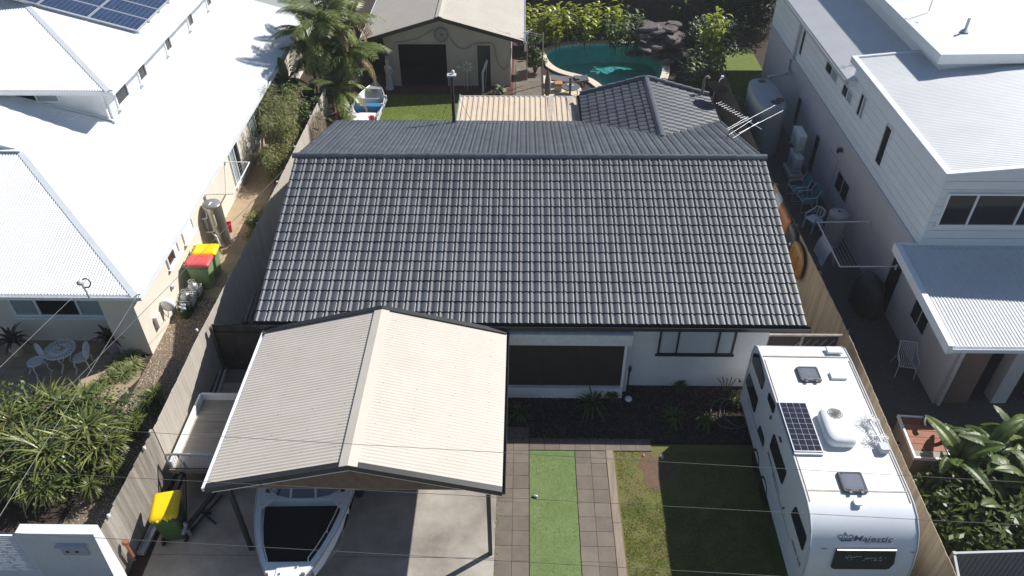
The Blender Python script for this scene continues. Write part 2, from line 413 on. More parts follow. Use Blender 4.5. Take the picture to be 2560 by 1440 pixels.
# ================================================================== SETTING
PB = (0.2, 9.0, 33.2, 42.0)      # cut-out in the ground for the pool basin
g = MB()
for (x0, x1, y0, y1) in ((-200, PB[0], -60, 300), (PB[1], 200, -60, 300), (PB[0], PB[1], -60, PB[2]), (PB[0], PB[1], PB[3], 300)): g.poly([(x0, y0, 0), (x1, y0, 0), (x1, y1, 0), (x0, y1, 0)])
struct(g, 'ground', SOIL)
def sheet(name, pts, m, z, grid=None):
    mb = MB(); mb.poly([(x, y, z) for x, y in pts]); return struct(mb, name, m)
def slab(name, x0, x1, y0, y1, z0, z1, m):
    mb = MB(); mb.box(x0, x1, y0, y1, z0, z1); return struct(mb, name, m)
dw = slab('driveway', -8.56, -0.515, 3.0, 15.4, -0.1, 0.012, BEDS)
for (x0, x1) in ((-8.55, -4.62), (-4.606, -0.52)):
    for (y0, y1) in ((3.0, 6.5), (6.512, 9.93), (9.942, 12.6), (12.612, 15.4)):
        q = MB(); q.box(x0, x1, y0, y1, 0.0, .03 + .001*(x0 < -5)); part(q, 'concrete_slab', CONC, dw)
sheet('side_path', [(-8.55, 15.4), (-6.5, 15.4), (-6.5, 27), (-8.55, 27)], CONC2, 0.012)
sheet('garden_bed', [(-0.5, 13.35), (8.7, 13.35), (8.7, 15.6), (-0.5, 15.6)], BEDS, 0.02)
sheet('lawn', [(2.40, 3), (8.7, 3), (8.7, 13.33), (2.40, 13.33)], LAWN2, 0.008)
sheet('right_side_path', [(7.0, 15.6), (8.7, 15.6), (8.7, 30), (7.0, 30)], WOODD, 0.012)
sheet('neighbour_paving', [(8.92, 10.2), (20, 10.2), (20, 32), (8.92, 32)], EXPO, 0.012)
sheet('back_lawn', [(-6.9, 26.6), (0.3, 26.6), (0.3, 34.2), (-6.9, 34.2)], LAWN, 0.008)
sheet('mulch_strip', [(-8.7, 26.6), (-6.9, 26.6), (-6.9, 35.2), (-8.7, 35.2)], REDM, 0.009)
sheet('shed_apron', [(-6.9, 34.2), (0.35, 34.2), (0.35, 35.2), (-6.9, 35.2)], REDM, 0.011)
sheet('neighbour_lawn', [(9.2, 31), (11.9, 31), (11.9, 40), (9.2, 40)], LAWN, 0.008)
sheet('left_gravel', [(-11.0, 9.4), (-8.9, 9.4), (-8.9, 19.1), (-11.0, 19.1)], GRAV, 0.006)
sheet('left_garden', [(-24, 9.4), (-11.0, 9.4), (-11.0, 14.6), (-24, 14.6)], SOIL, 0.012)
sheet('left_patio', [(-24, 14.6), (-11.35, 14.6), (-11.0, 15.6), (-11.6, 17.3), (-24, 17.3)], PAVER2, 0.02)

# pavers: left strip, right strip and the row at the head of the turf
pv = MB(); pv.box(0.004, 0.396, 0.004, 0.396, 0, 0.03); pme = pv.mesh('paver'); pme.materials.append(PAVER)
def pave_field(name, label_z, cells, me, m):
    b = MB(); xs = [c[0] for c in cells]; ys = [c[1] for c in cells]
    b.box(min(xs), max(xs) + 0.4, min(ys), max(ys) + 0.4, -0.05, 0.004)
    base = struct(b, name, SOIL)
    for (x, y) in cells:
        inst(me, 'paver', base, Matrix.Translation((x, y, random.uniform(0.004, 0.009))) @ Matrix.Rotation(random.uniform(-.006, .006), 4, 'Z'))
cells = [(-0.60 + 0.4*i, 13.07 - 0.4*j - 0.4) for i in range(2) for j in range(14)] + [(-0.60 + 0.4*i, 13.07 + 0.4*j) for i in range(2) for j in range(2)]
pave_field('left_paving', 0, cells, pme, PAVER)
cells = [(1.40 + 0.4*i, 13.07 - 0.4*j - 0.4) for i in range(2) for j in range(14)]
pave_field('right_paving', 0, cells, pme, PAVER)
cells = [(0.21 + 0.4*i, 13.09) for i in range(8)]
pave_field('header_paving', 0, cells, pme, PAVER)
slab('turf_strip', 0.215, 1.385, 4.0, 13.07, -0.02, 0.028, TURF)
sl_ = MB(); sl_.box(2.206, 2.40, 4, 8.6, -0.05, 0.052); sl_.box(2.21, 2.41, 8.607, 10.9, -0.05, 0.047); sl_.box(2.206, 2.395, 10.907, 13.08, -0.05, 0.052)
struct(sl_, 'sleeper_edging', SLEEP)
# left side path stepping pavers
p2m = MB(); p2m.box(0.006, 0.594, 0.006, 0.594, 0, 0.03); p2me = p2m.mesh('paver'); p2me.materials.append(PAVER2)
b = MB(); b.box(-11.0, -8.9, 19.1, 32, -0.05, 0.008); base = struct(b, 'left_side_path', PAVER2)
for j in range(20):
    for i in range(2): inst(p2me, 'paver', base, Matrix.Translation((-10.35 + 0.6*i, 19.15 + 0.6*j, random.uniform(0.008, 0.012))))
# patio pavers
b = MB(); b.box(-24, -11.4, 14.7, 17.1, -0.05, 0.024); base = struct(b, 'patio_base', SOIL)
for j in range(4):
    for i in range(12): inst(p2me, 'paver', base, Matrix.Translation((-12.0 - 0.6*i, 14.72 + 0.6*j, random.uniform(0.01, 0.014))))

bp_ = []
for k in range(26):
    a = 2*math.pi*k/26; r_ = 1 + .22*math.sin(3*a+1) + .14*math.sin(7*a) + .08*math.sin(11*a+2)
    bp_.append((3.42 + .42*r_*math.cos(a), 12.50 + .55*r_*math.sin(a)))
sheet('bare_earth', bp_, BARE, 0.0115)
# ---- grass and pebbles (uncountable stuff)
def scatter_blades(name, label, n, inside, z, m, h=(0.03, 0.06), w=0.006, seed=1):
    R = random.Random(seed); mb = MB(); k = 0
    while k < n:
        x, y = inside(R)
        if x is None: continue
        a = R.uniform(0, 6.283); hh = R.uniform(*h); lx, ly = R.uniform(-.6, .6)*hh, R.uniform(-.6, .6)*hh
        dx, dy = math.cos(a)*w, math.sin(a)*w
        mb.add([(x-dx, y-dy, z), (x+dx, y+dy, z), (x+lx, y+ly, z+hh)], [(0, 1, 2)]); k += 1
    o = part(mb, name, m); tag(o, label, 'grass', kind='stuff'); return o
def front_in(R):
    x, y = R.uniform(2.45, 5.9), R.uniform(9.2, 13.1)
    # worn bare patch at the head of the lawn
    d = math.hypot((x-3.42)/0.48, (y-12.50)/0.62) + .35*noise.noise(Vector((x*4, y*4, 9)))
    if d < 1 and R.random() < 0.90: return None, None
    if d < 1.6 and R.random() < 0.35: return None, None
    if y > 11.5 and R.random() < 0.45: return None, None
    if noise.noise(Vector((x*2.6, y*2.6, 0))) + .5*noise.noise(Vector((x*7, y*7, 3))) < R.uniform(-.75, .25): return None, None
    return x, y
scatter_blades('lawn_grass', 'thin patchy grass of the front lawn beside the caravan', 34000, front_in, 0.008, BLADE, (0.012, 0.03), 0.009, 3)
def turf_in(R): return R.uniform(0.22, 1.38), R.uniform(9.2, 13.06)
scatter_blades('turf_fibres', 'pale green artificial turf strip between the paver rows', 26000, turf_in, 0.028, TURFB, (0.004, 0.010), 0.006, 6)
def back_in(R):
    x, y = R.uniform(-6.85, 0.3), R.uniform(29, 34.2)
    for (cx, cy) in ((-3.95, 31.45), (-5.15, 31.9), (-2.45, 31.45)):
        if math.hypot((x-cx)/0.32, (y-cy)/0.3) < 1 and R.random() < 0.8: return None, None
    return x, y
scatter_blades('back_grass', 'sunlit green grass of the back lawn before the shed', 26000, back_in, 0.008, BLADE, (0.015, 0.035), 0.014, 4)
def nb_in(R): return R.uniform(9.2, 11.8), R.uniform(31, 37)
scatter_blades('neighbour_grass', 'bright grass patch beside the neighbouring house wall', 16000, nb_in, 0.008, BLADE, (0.02, 0.04), 0.016, 5)
R = random.Random(11); mb = MB()
for k in range(9000):
    x, y = R.uniform(-11.0, -8.92), R.uniform(9.6, 19.1)
    if y < 13.2 and x < -10.3 and R.random() < 0.7: continue
    s = R.uniform(0.012, 0.03); a = R.uniform(0, 3.14); c, d = math.cos(a)*s, math.sin(a)*s; t = R.uniform(.5, .8)
    mb.add([(x+c, y+d, .008), (x-d*t, y+c*t, .008), (x-c, y-d, .008), (x+d*t, y-c*t, .008), (x, y, .008+s*.7)], [(0,1,4),(1,2,4),(2,3,4),(3,0,4)])
_R = random.Random(77); ch = MB()
for k in range(5200):
    x, y = _R.uniform(-.45, 6.2), _R.uniform(13.4, 15.4); a = _R.uniform(0, 3.14); l, w_ = _R.uniform(.02, .05), _R.uniform(.006, .014); c, s_ = math.cos(a), math.sin(a); z = .024 + _R.uniform(0, .02); t_ = _R.uniform(-.4, .4)*l
    ch.add([(x-c*l-s_*w_, y-s_*l+c*w_, z-t_), (x-c*l+s_*w_, y-s_*l-c*w_, z-t_), (x+c*l+s_*w_, y+s_*l-c*w_, z+t_), (x+c*l-s_*w_, y+s_*l+c*w_, z+t_)], [(0, 1, 2, 3)])
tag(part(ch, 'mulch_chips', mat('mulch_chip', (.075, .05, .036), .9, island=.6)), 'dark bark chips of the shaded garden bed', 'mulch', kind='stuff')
tag(part(mb, 'gravel_pebbles', PEBB), 'tan river pebbles of the side gravel bed', 'gravel', kind='stuff')

# ================================================================== MAIN HOUSE
XL, XR = -6.97, 7.33
YF, YR_, YB = 15.00, 20.87, 26.15
ZE, ZR, ZB = 2.74, 4.28, 2.74
house = thing('tiled_house', 'low white house under a charcoal concrete tile roof in the middle', 'house', (0.2, 20.5, 0))
WY = 15.45
wb = MB()
wb.box(2.93, 6.62, WY, WY+0.2, 0, 2.62)                 # front right room
wb.box(6.42, 6.62, WY+0.2, 25.6, 0, 2.62)               # right side
wb.box(-6.55, -6.35, WY, 25.6, 0, 2.62)                 # left side
wb.box(-6.35, -0.45, WY, WY+0.2, 0, 2.62)               # behind the carport
wb.box(-6.35, 6.42, 25.4, 25.6, 0, 2.62)
for x0 in (-6.55, 6.42):                                # gable ends
    wb.prism([(x0, WY, 2.62), (x0, 25.6, 2.62), (x0, YR_, 4.1)], (0.2, 0, 0))
wb.box(2.84, 2.93, 15.2, WY+0.1, 0, 2.6)
wpart(wb, 'wall', WALLW, house)
pw = MB(); pw.box(-0.42, 2.72, 14.93, 15.08, 0, 0.42); pw.box(-0.46, 2.76, 14.88, 15.12, 0.42, 0.47)
wpart(pw, 'porch_wall', WALLW, house)
ps = MB(); ps.box(-0.42, 2.72, 15.0, 15.03, 0.47, 2.12); wpart(ps, 'porch_screen', SCREEN, house)
pb = MB(); pb.box(-0.42, 2.88, 14.84, 15.02, 2.13, 2.50); wpart(pb, 'porch_beam', PEEL, house)
for x in (0.55, 1.55):
    q = MB(); q.box(x-0.015, x+0.015, 14.985, 15.0, 0.47, 2.12); wpart(q, 'screen_post', BLACKM, house)
q = MB(); q.box(2.72, 2.79, 14.95, 15.04, 0.0, 2.12); wpart(q, 'porch_post', WHITE, house)
window(house, (3.70, WY, 1.28), (1, 0, 0), (0, 0, 1), 2.05, 1.05, BLACKM, [BLIND], depth=0.05, fw=0.045, mull=(0.25, 0.78), sill=0.05, nrm=(0, -1, 0))
# soffit, fascia, gutter
q = MB(); q.box(XL+0.1, XR-0.1, 15.12, WY, 2.56, 2.62); wpart(q, 'soffit', WHITE, house)
def gutter(parent, a, b, m, w=0.11, h=0.11, name='gutter'):
    a, b = Vector(a), Vector(b); d = (b-a).normalized(); n = Vector((0, 0, 1)).cross(d).normalized()
    mb = MB(); prof = [(-w/2, 0), (-w/2, -h), (w/2, -h), (w/2, 0.01), (w/2-0.012, 0.01), (w/2-0.012, -h+0.012), (-w/2+0.012, -h+0.012), (-w/2+0.012, 0)]
    A = [a + n*x + Vector((0, 0, z)) for x, z in prof]; B = [p + (b-a) for p in A]
    k = len(prof)
    mb.add(A+B, [(i, (i+1) % k, k+(i+1) % k, k+i) for i in range(k)]); mb.poly(A[:4][::-1]); mb.poly(B[:4])
    return wpart(mb, name, m, parent)
gutter(house, (XL-0.02, YF-0.05, ZE-0.02), (XR+0.08, YF-0.05, ZE-0.02), GUTB, 0.12, 0.12)
gutter(house, (XL-0.02, YB+0.05, ZB-0.02), (2.1, YB+0.05, ZB-0.02), GUTB, 0.12, 0.12)
fb = MB()
fb.box(XL+0.05, XR-0.05, 15.07, 15.11, 2.58, 2.72); wpart(fb, 'fascia', WHITE, house)
for x in (XL+0.02, XR-0.05):
    v = MB(); v.prism([(x, YF, ZE-0.16), (x, YF, ZE-0.02), (x, YR_, ZR-0.02), (x, YR_, ZR-0.16)], (0.03, 0, 0)); v.prism([(x, YB, ZB-0.16), (x, YR_, ZR-0.16), (x, YR_, ZR-0.02), (x, YB, ZB-0.02)], (0.03, 0, 0))
    wpart(v, 'bargeboard', GUTB, house)
# under-roof deck so no light leaks
dk = MB(); dk.add([(XL+.05, YF, ZE-.05), (XR-.05, YF, ZE-.05), (XR-.05, YR_, ZR-.05), (XL+.05, YR_, ZR-.05), (XR-.05, YB, ZB-.05), (XL+.05, YB, ZB-.05)], [(0, 1, 2, 3), (3, 2, 4, 5)])
wpart(dk, 'roof_deck', GUTB, house)
# --- tiles
TW, GA = 0.298, 0.3385
prof = [(0.0, 0.0), (0.014, 0.012), (0.026, 0.024), (0.040, 0.032), (0.054, 0.034), (0.068, 0.0315), (0.080, 0.025), (0.091, 0.013), (0.098, 0.004), (0.108, 0.0), (0.138, 0.0), (0.152, 0.006), (0.172, 0.0150), (0.190, 0.0190), (0.230, 0.0185), (0.266, 0.0165), (0.284, 0.011), (0.298, 0.0)]
def tile_geo():
    mb = MB(); n = len(prof); T = 0.030
    # y = up-slope from the nose; nose lifted by T above the course below
    nose = [(x, 0, z + T) for x, z in prof]; head = [(x, GA + 0.05, z - 0.004) for x, z in prof]; low = [(x, 0.002, z - 0.006) for x, z in prof]
    mb.add(nose + head, [(i, i+1, n+i+1, n+i) for i in range(n-1)], True)
    nose2 = [(x, 0, z + T) for x, z in prof]
    mb.add(low + nose2, [(i, i+1, n+i+1, n+i) for i in range(n-1)], False)
    mb.add([nose[-1], low[-1], head[-1]], [(0, 1, 2)]); mb.add([nose[0], head[0], low[0]], [(0, 1, 2)])
    return mb
TG = tile_geo(); tile_me = TG.mesh('roof_tile'); tile_me.materials.append(TILE)
def slope_frame(eave_pt, along, up):
    x = Vector(along).normalized(); y = Vector(up).normalized(); z = x.cross(y).normalized()
    M = Matrix((( x.x, y.x, z.x, eave_pt[0]), (x.y, y.y, z.y, eave_pt[1]), (x.z, y.z, z.z, eave_pt[2]), (0, 0, 0, 1)))
    return M
Mf = slope_frame((XL, YF, ZE), (1, 0, 0), (0, YR_-YF, ZR-ZE)); Lf = math.hypot(YR_-YF, ZR-ZE)
NF = 18; GAF = Lf / NF; NT = 48; TWF = (XR-XL) / NT
roof = thing('roof', None, None); roof.parent = house; roof.location = -house.location
del_keys = None
far = MB()
def put_tile(mb, M):
    o = len(mb.v); mb.add(TG.v, TG.f); mb.s[-len(TG.f):] = TG.s[:]; mb.xf(M, o)
JR = random.Random(5)
for j in range(NF):
    for i in range(NT):
        M = Mf @ Matrix.Translation((i*TWF, j*GAF + JR.uniform(-.003, .003), JR.uniform(-.002, .002))) @ Matrix.Rotation(JR.uniform(-.004, .004), 4, 'X') @ Matrix.Diagonal((TWF/TW, GAF/GA, 1, 1))
        if j < 6: inst(tile_me, 'roof_tile', roof, M)
        else: put_tile(far, M)
t_far = part(far, 'upper_tile_courses', TILE, roof, kind='stuff')
# rear slope
Mr = slope_frame((XR, YB, ZB), (-1, 0, 0), (0, YR_-YB, ZR-ZB)); Lr = math.hypot(YR_-YB, ZR-ZB); NR = 16; GAR = Lr/NR
rear = MB()
WX, WZ = 4.70, 3.43
for j in range(NR):
    for i in range(NT):
        x = XR - (i+.5)*TWF; y = YB + (YR_-YB)*(j+.5)/NR; z = ZB + (ZR-ZB)*(j+.5)/NR
        zw = WZ - abs(x-WX)*(WZ-ZE)/2.52
        if abs(x-WX) < 2.52 and zw > z + 0.16: continue
        put_tile(rear, Mr @ Matrix.Translation((i*TWF, j*GAR + JR.uniform(-.003, .003), JR.uniform(-.002, .002))) @ Matrix.Diagonal((TWF/TW, GAR/GA, 1, 1)))
part(rear, 'rear_tile_courses', TILE, roof, kind='stuff')
# wing slopes (gable running back)
wing = MB(); YW1 = 28.45
for sgn in (-1, 1):
    ex = WX + sgn*2.52; up = (-sgn*2.52, 0, WZ-ZE); Ls = math.hypot(2.52, WZ-ZE); nj = 8; gj = Ls/nj
    if sgn < 0: Mw = slope_frame((ex, YW1, ZE), (0, -1, 0), up)
    else: Mw = slope_frame((ex, 22.6, ZE), (0, 1, 0), up)
    ni = int((YW1-22.6)/TW)
    for j in range(nj):
        for i in range(ni):
            x = ex - sgn*2.52*(j+.5)/nj; z = ZE + (WZ-ZE)*(j+.5)/nj
            yy = (YW1 - (i+.5)*TW) if sgn < 0 else 22.6 + (i+.5)*TW
            zm = ZR - (yy-YR_)*(ZR-ZB)/(YB-YR_)
            if zm > z + 0.14: continue
            put_tile(wing, Mw @ Matrix.Translation((i*TW, j*gj + JR.uniform(-.003, .003), JR.uniform(-.002, .002))) @ Matrix.Diagonal((1, gj/GA, 1, 1)))
part(wing, 'wing_tile_courses', TILE, roof, kind='stuff')
dk = MB(); dk.add([(WX-2.5, 23, ZE-.06), (WX-2.5, YW1-.03, ZE-.06), (WX, YW1-.03, WZ-.06), (WX, 23, WZ-.06), (WX+2.5, YW1-.03, ZE-.06), (WX+2.5, 23, ZE-.06)], [(0, 3, 2, 1), (3, 5, 4, 2)])
part(dk, 'wing_deck', GUTB, roof)
# caps
def cap_mesh(L, w=0.125, h=0.07):
    mb = MB(); pr_ = [(-w, -0.035), (-w*0.8, 0.012), (-w*0.42, h*0.9), (0, h), (w*0.42, h*0.9), (w*0.8, 0.012), (w, -0.035)]
    a = [(x*1.06, 0.0, z + 0.026) for x, z in pr_]; b_ = [(x*.97, L + 0.03, z) for x, z in pr_]; n = len(pr_)
    mb.add(a + b_, [(i, i+1, n+i+1, n+i) for i in range(n-1)], False); mb.poly(a[::-1]); mb.poly(b_)
    me = mb.mesh('ridge_cap'); me.materials.append(CAP); return me
def caps(a, b, n, parent, name='ridge_cap', w=0.125):
    a, b = Vector(a), Vector(b); d = b-a; L = d.length/n; d.normalize(); me = cap_mesh(L, w)
    x = d.cross(Vector((0, 0, 1))).normalized(); z = x.cross(d).normalized()
    for i in range(n):
        p = a + d*(L*i)
        M = Matrix(((x.x, d.x, z.x, p.x), (x.y, d.y, z.y, p.y), (x.z, d.z, z.z, p.z + JR.uniform(-.004, .004)), (0, 0, 0, 1)))
        inst(me, name, parent, M @ Matrix.Rotation(JR.uniform(-.006, .006), 4, 'Z'))
caps((XR+0.04, YR_, ZR+0.03), (XL-0.04, YR_, ZR+0.03), 31, roof)
cm = MB(); cm.bar((WX, 24.0, WZ+0.05), (WX, YW1, WZ+0.05), 0.20, 0.06); cm.xf(Matrix.Identity(4))
caps((WX, YW1+.02, WZ+0.03), (WX, 23.75, WZ+0.03), 12, roof, w=0.13)
caps((WX+2.50, YW1-.02, ZE+0.06), (WX+.05, YW1-.02, WZ+0.06), 7, roof, 'verge_cap', 0.10)
caps((WX-2.50, YW1-.02, ZE+0.06), (WX-.05, YW1-.02, WZ+0.06), 7, roof, 'verge_cap', 0.10)
# wing gutters and walls
gutter(house, (WX-2.57, YW1, ZE-.02), (WX-2.57, 26.0, ZE-.02), GUTB, 0.11, 0.11)
gutter(house, (WX+2.57, 26.0, ZE-.02), (WX+2.57, YW1, ZE-.02), GUTB, 0.11, 0.11)
wv = MB(); wv.box(WX-2.1, WX+2.1, 25.6, 28.1, 0, 2.6); wv.prism([(WX-2.1, 28.1, 2.6), (WX+2.1, 28.1, 2.6), (WX, 28.1, 3.3)], (0, 0.1, 0)); wpart(wv, 'wing_wall', WALLW, house)
# valley flashing
for sgn in (-1, 1):
    v = MB(); v.bar((WX, 23.84, 3.40), (WX + sgn*2.5, 26.1, 2.79), 0.16, 0.03); wpart(v, 'valley_flashing', BLACKM, house)
# side gate / lattice at the right corner
lg = thing('lattice_gate', 'timber lattice gate between the white house and the right boundary fence', 'gate', (7.6, 15.6, 0))
f = MB()
for (a, b_) in (((6.66, 15.6, 0.1), (6.66, 15.6, 1.9)), ((8.62, 15.6, 0.1), (8.62, 15.6, 1.9)), ((7.6, 15.6, 0.1), (7.6, 15.6, 1.9)), ((6.66, 15.6, 1.87), (8.62, 15.6, 1.87)), ((6.66, 15.6, 0.15), (8.62, 15.6, 0.15))): f.bar(a, b_, 0.07, 0.05)
wpart(f, 'gate_frame', WOODG, lg)
for k in range(9):
    s = MB(); x = 6.7 + k*0.22; s.bar((x, 15.58, 0.2), (min(8.6, x+0.9), 15.58, 0.2 + (min(8.6, x+0.9)-x)*1.7), 0.04, 0.012); wpart(s, 'slat', WOODG, lg)
q = MB(); q.box(6.7, 8.6, 15.63, 15.65, 0.1, 1.85); wpart(q, 'backing_board', WOODD, lg)
# flue
fl = thing('flue_pipe', 'tall black flue pipe with a white cap on the rear roof slope', 'flue', (-2.54, 25.86, 2.8))
t = MB(); t.tube([(0, 0, -0.1), (0, 0, 1.85)], 0.06, 12); part(t, 'pipe', BLACKM, fl)
t = MB(); t.lathe([(0.13, 0.0), (0.075, 0.12)], n=12); part(t, 'flashing_boot', GUTB, fl)
t = MB(); t.rbox(-0.16, 0.16, -0.12, 0.12, 1.86, 1.92, 0.02, 0.01); part(t, 'cap_plate', PLASG, fl)
t = MB(); t.lathe([(0.03, 1.92), (0.06, 1.97), (0.05, 2.03), (0.01, 2.06)], c=(0.05, 0.05, 0), n=10); part(t, 'cap_knob', WHITE, fl)
for sx in (-1, 1):
    t = MB(); t.tube([(0, 0, 1.5), (sx*0.55, 0.9, -0.3)], 0.008, 4); part(t, 'stay_wire', BLACKM, fl)
# short wire stub on the rear roof slope
s = MB(); p = PH(790, 330, (0, YR_, ZR), (0, (ZR-ZB)/(YB-YR_), 1)); s.tube([p + Vector((-.12, 0.1, .09)), p + Vector((0, 0, .1)), p + Vector((.14, -.1, .12))], 0.02, 5)
single(s, 'pipe_stub', BLACKM, 'small dark pipe stub on the left of the rear tile slope', 'pipe')
# satellite dish on the wing
sd = thing('satellite_dish', 'dark mesh satellite dish at the right corner of the rear wing', 'satellite dish', (7.2, 27.6, 2.7))
t = MB(); n = 20; loops = []
for r_, z_ in ((0.02, 0.0), (0.2, 0.02), (0.36, 0.07), (0.45, 0.12)):
    loops.append([Vector((r_*math.cos(2*math.pi*k/n), r_*math.sin(2*math.pi*k/n)*0.92, z_)) for k in range(n)])
t.loft(loops, True, False, True); Md = Matrix.Translation((0.1, 0, 0.65)) @ Matrix.Rotation(math.radians(55), 4, 'Z') @ Matrix.Rotation(math.radians(50), 4, 'Y'); t.xf(Md); part(t, 'dish', mat('dish_grey', (0.10, 0.08, 0.075), 0.7), sd)
t = MB(); t.tube([(-0.05, 0, -0.1), (0.02, 0, 0.6)], 0.025, 6); part(t, 'mast', GALV, sd)
t = MB(); t.tube([Md @ Vector((0, 0, 0)), Md @ Vector((-.25, 0, 0.3)), Md @ Vector((-.1, 0, .5))], 0.015, 5); t.rbox(-.04, .04, -.04, .04, 0, .1, .02, .01); t.xf(Matrix.Identity(4)); part(t, 'feed_arm', WHITE, sd)
t = MB(); c = Md @ Vector((-.1, 0, .5)); t.rbox(c.x-.05, c.x+.05, c.y-.05, c.y+.05, c.z-.04, c.z+.06, .02, .01); part(t, 'receiver', WHITE, sd)
# whirly pipe on the wing corner
s = MB(); c = P(1755, 235, 2.9); s.tube([c, c + Vector((0, 0, .55)), c + Vector((.03, 0, .68)), c + Vector((.12, 0, .72)), c + Vector((.18, 0, .64))], 0.05, 8)
single(s, 'vent_pipe', WOODG, 'hooked grey vent pipe behind the satellite dish', 'pipe')
# antenna
an = thing('tv_antenna', 'silver TV antenna of long rods beyond the rear right roof corner', 'antenna', (7.25, 25.2, 2.6))
A0 = PY(1792, 258, 25.2); A1 = PY(2020, 345, 24.9); base = Vector((7.25, 25.2, 2.6))
za = 4.2
A0 = P(1795, 258, za); A1 = P(1885, 312, za-0.05)
bm_ = A1 - A0; fwd = bm_.normalized(); side = Vector((-fwd.y, fwd.x, 0)).normalized()
t = MB(); t.tube([A0, A1 + fwd*0.35], 0.014, 5); t.xf(Matrix.Translation(-base)); part(t, 'boom', ALUM, an)
t = MB(); mp = A0 + bm_*0.72; t.tube([base + Vector((-0.1, 0, 0)), (mp.x, mp.y, za)], 0.022, 6); t.xf(Matrix.Translation(-base)); part(t, 'mast', GALV, an)
for k in range(11):
    p = A0 + bm_*(0.02 + 0.075*k); t = MB(); t.tube([p - side*0.13 + Vector((0,0,.03)), p + side*0.13 + Vector((0,0,.03))], 0.006, 4); t.xf(Matrix.Translation(-base)); part(t, 'director_rod', ALUM, an)
for k, (a, b_) in enumerate((((1822, 337), (1880, 300)), ((1833, 345), (1897, 305)), ((1818, 322), (1870, 292)), ((1820, 325), (1938, 263)), ((1847, 333), (1958, 276)))):
    pa, pb_ = P(*a, za), P(*b_, za); t = MB(); t.tube([pa, pb_], 0.0075, 4); t.xf(Matrix.Translation(-base)); part(t, 'dipole_rod', ALUM, an)
# ================================================================== CARPORT
cp = thing('carport', 'gabled cream corrugated carport in front of the tiled house', 'carport', (-3.58, 12.6, 0))
CXL, CXR, CXM, CY0, CY1, CZE, CZR = -6.68, -0.395, -3.53, 9.98, 14.86, 2.55, 3.37
mb = MB(); corrugated(mb, [(CXL+.03, CY0, CZE), (CXL+.03, CY1, CZE), (CXM, CY1, CZR), (CXM, CY0, CZR)], (CXM-CXL, 0, CZR-CZE), .088, .0065); wpart(mb, 'roof_sheet', ROOFC, cp)
mb = MB(); corrugated(mb, [(CXR, CY0, CZE), (CXR, CY1, CZE), (CXM, CY1, CZR), (CXM, CY0, CZR)], (CXM-CXR, 0, CZR-CZE), .088, .0065); wpart(mb, 'roof_sheet', ROOFC, cp)
mb = MB(); s1 = (CZR-CZE)/(CXR-CXM); w_ = 0.19
for sg in (-1, 1):
    mb.prism([(CXM, CY0-0.06, CZR+.035), (CXM+sg*w_, CY0-0.06, CZR+.035-w_*s1), (CXM+sg*w_, CY0-.06, CZR+.015-w_*s1), (CXM, CY0-.06, CZR+.012)], (0, CY1-CY0+0.1, 0))
wpart(mb, 'ridge_capping', ROOFC, cp)
for sg, xe in ((-1, CXL), (1, CXR)):
    mb = MB(); mb.prism([(CXM, CY0-.03, CZR+.0), (CXM, CY0-.03, CZR-.13), (xe, CY0-.03, CZE-.13), (xe, CY0-.03, CZE+.0)], (0, -0.03, 0)); mb.prism([(CXM, CY0-.06, CZR+.014), (CXM, CY0-.06, CZR+.004), (xe, CY0-.06, CZE+.004), (xe, CY0-.06, CZE+.014)], (0, .14, 0)); wpart(mb, 'barge_flashing', BLACKM, cp)
    mb = MB(); mb.prism([(CXM, CY0+.03, CZR-.14), (CXM, CY0+.03, CZR-.20), (xe-sg*.12, CY0+.03, CZE-.17), (xe-sg*.12, CY0+.03, CZE-.11)], (0, -0.05, 0)); wpart(mb, 'gable_trim', WHITE, cp)
    mb = MB(); mb.prism([(CXM, CY1+.02, CZR-.01), (CXM, CY1+.02, CZR-.1), (xe, CY1+.02, CZE-.1), (xe, CY1+.02, CZE-.01)], (0, 0.03, 0)); mb.prism([(CXM, CY1+.05, CZR+.05), (xe, CY1+.05, CZE+.05), (xe, CY1+.05, CZE+.03), (CXM, CY1+.05, CZR+.03)], (0, -.13, 0)); wpart(mb, 'rear_flashing', BLACKM, cp)
mb = MB(); zt = CZE - 0.12; h = CZR - .26
mb.prism([(CXL+.35, CY0+.06, 2.455), (CXR-.35, CY0+.06, 2.455), (CXM, CY0+.06, 3.22)], (0, 0.02, 0)); wpart(mb, 'gable_panel', BROWNP, cp)
mb = MB(); mb.box(CXL+.3, CXR-.3, CY0+.09, CY0+.15, 2.41, 2.45); wpart(mb, 'front_beam', WHITE, cp)
gutter(cp, (CXL, CY0-.04, CZE-.005), (CXL, CY1, CZE-.005), WHITE, 0.13, 0.09)
gutter(cp, (CXR+.02, CY1, CZE-.005), (CXR+.02, CY0-.04, CZE-.005), GUTB, 0.10, 0.09)
for (x, y) in ((CXL+.42, CY0+.12), (CXR-.30, CY0-.02+.1), (CXL+.42, 14.6), (CXR-.30, 14.6)):
    mb = MB(); mb.box(x-.045, x+.045, y-.045, y+.045, 0.03, 2.36); o = wpart(mb, 'post', BLACKM, cp)
    mb = MB(); mb.box(x-.06, x+.06, y-.06, y+.06, 2.36, 2.46); part(mb, 'bracket', WHITE, o)
for y in (11.8, 13.4):
    mb = MB()
    for sg, xe in ((-1, CXL), (1, CXR)): mb.bar((CXM, y, CZR-.1), (xe-sg*.3, y, CZE-.06), 0.05, 0.1)
    wpart(mb, 'rafter', BLACKM, cp)
mb = MB()
for x in (CXL+.42, CXR-.3): mb.box(x-.03, x+.03, CY0+.1, 14.7, 2.4, 2.47)
wpart(mb, 'side_beam', BLACKM, cp)
R = random.Random(3); mb = MB()
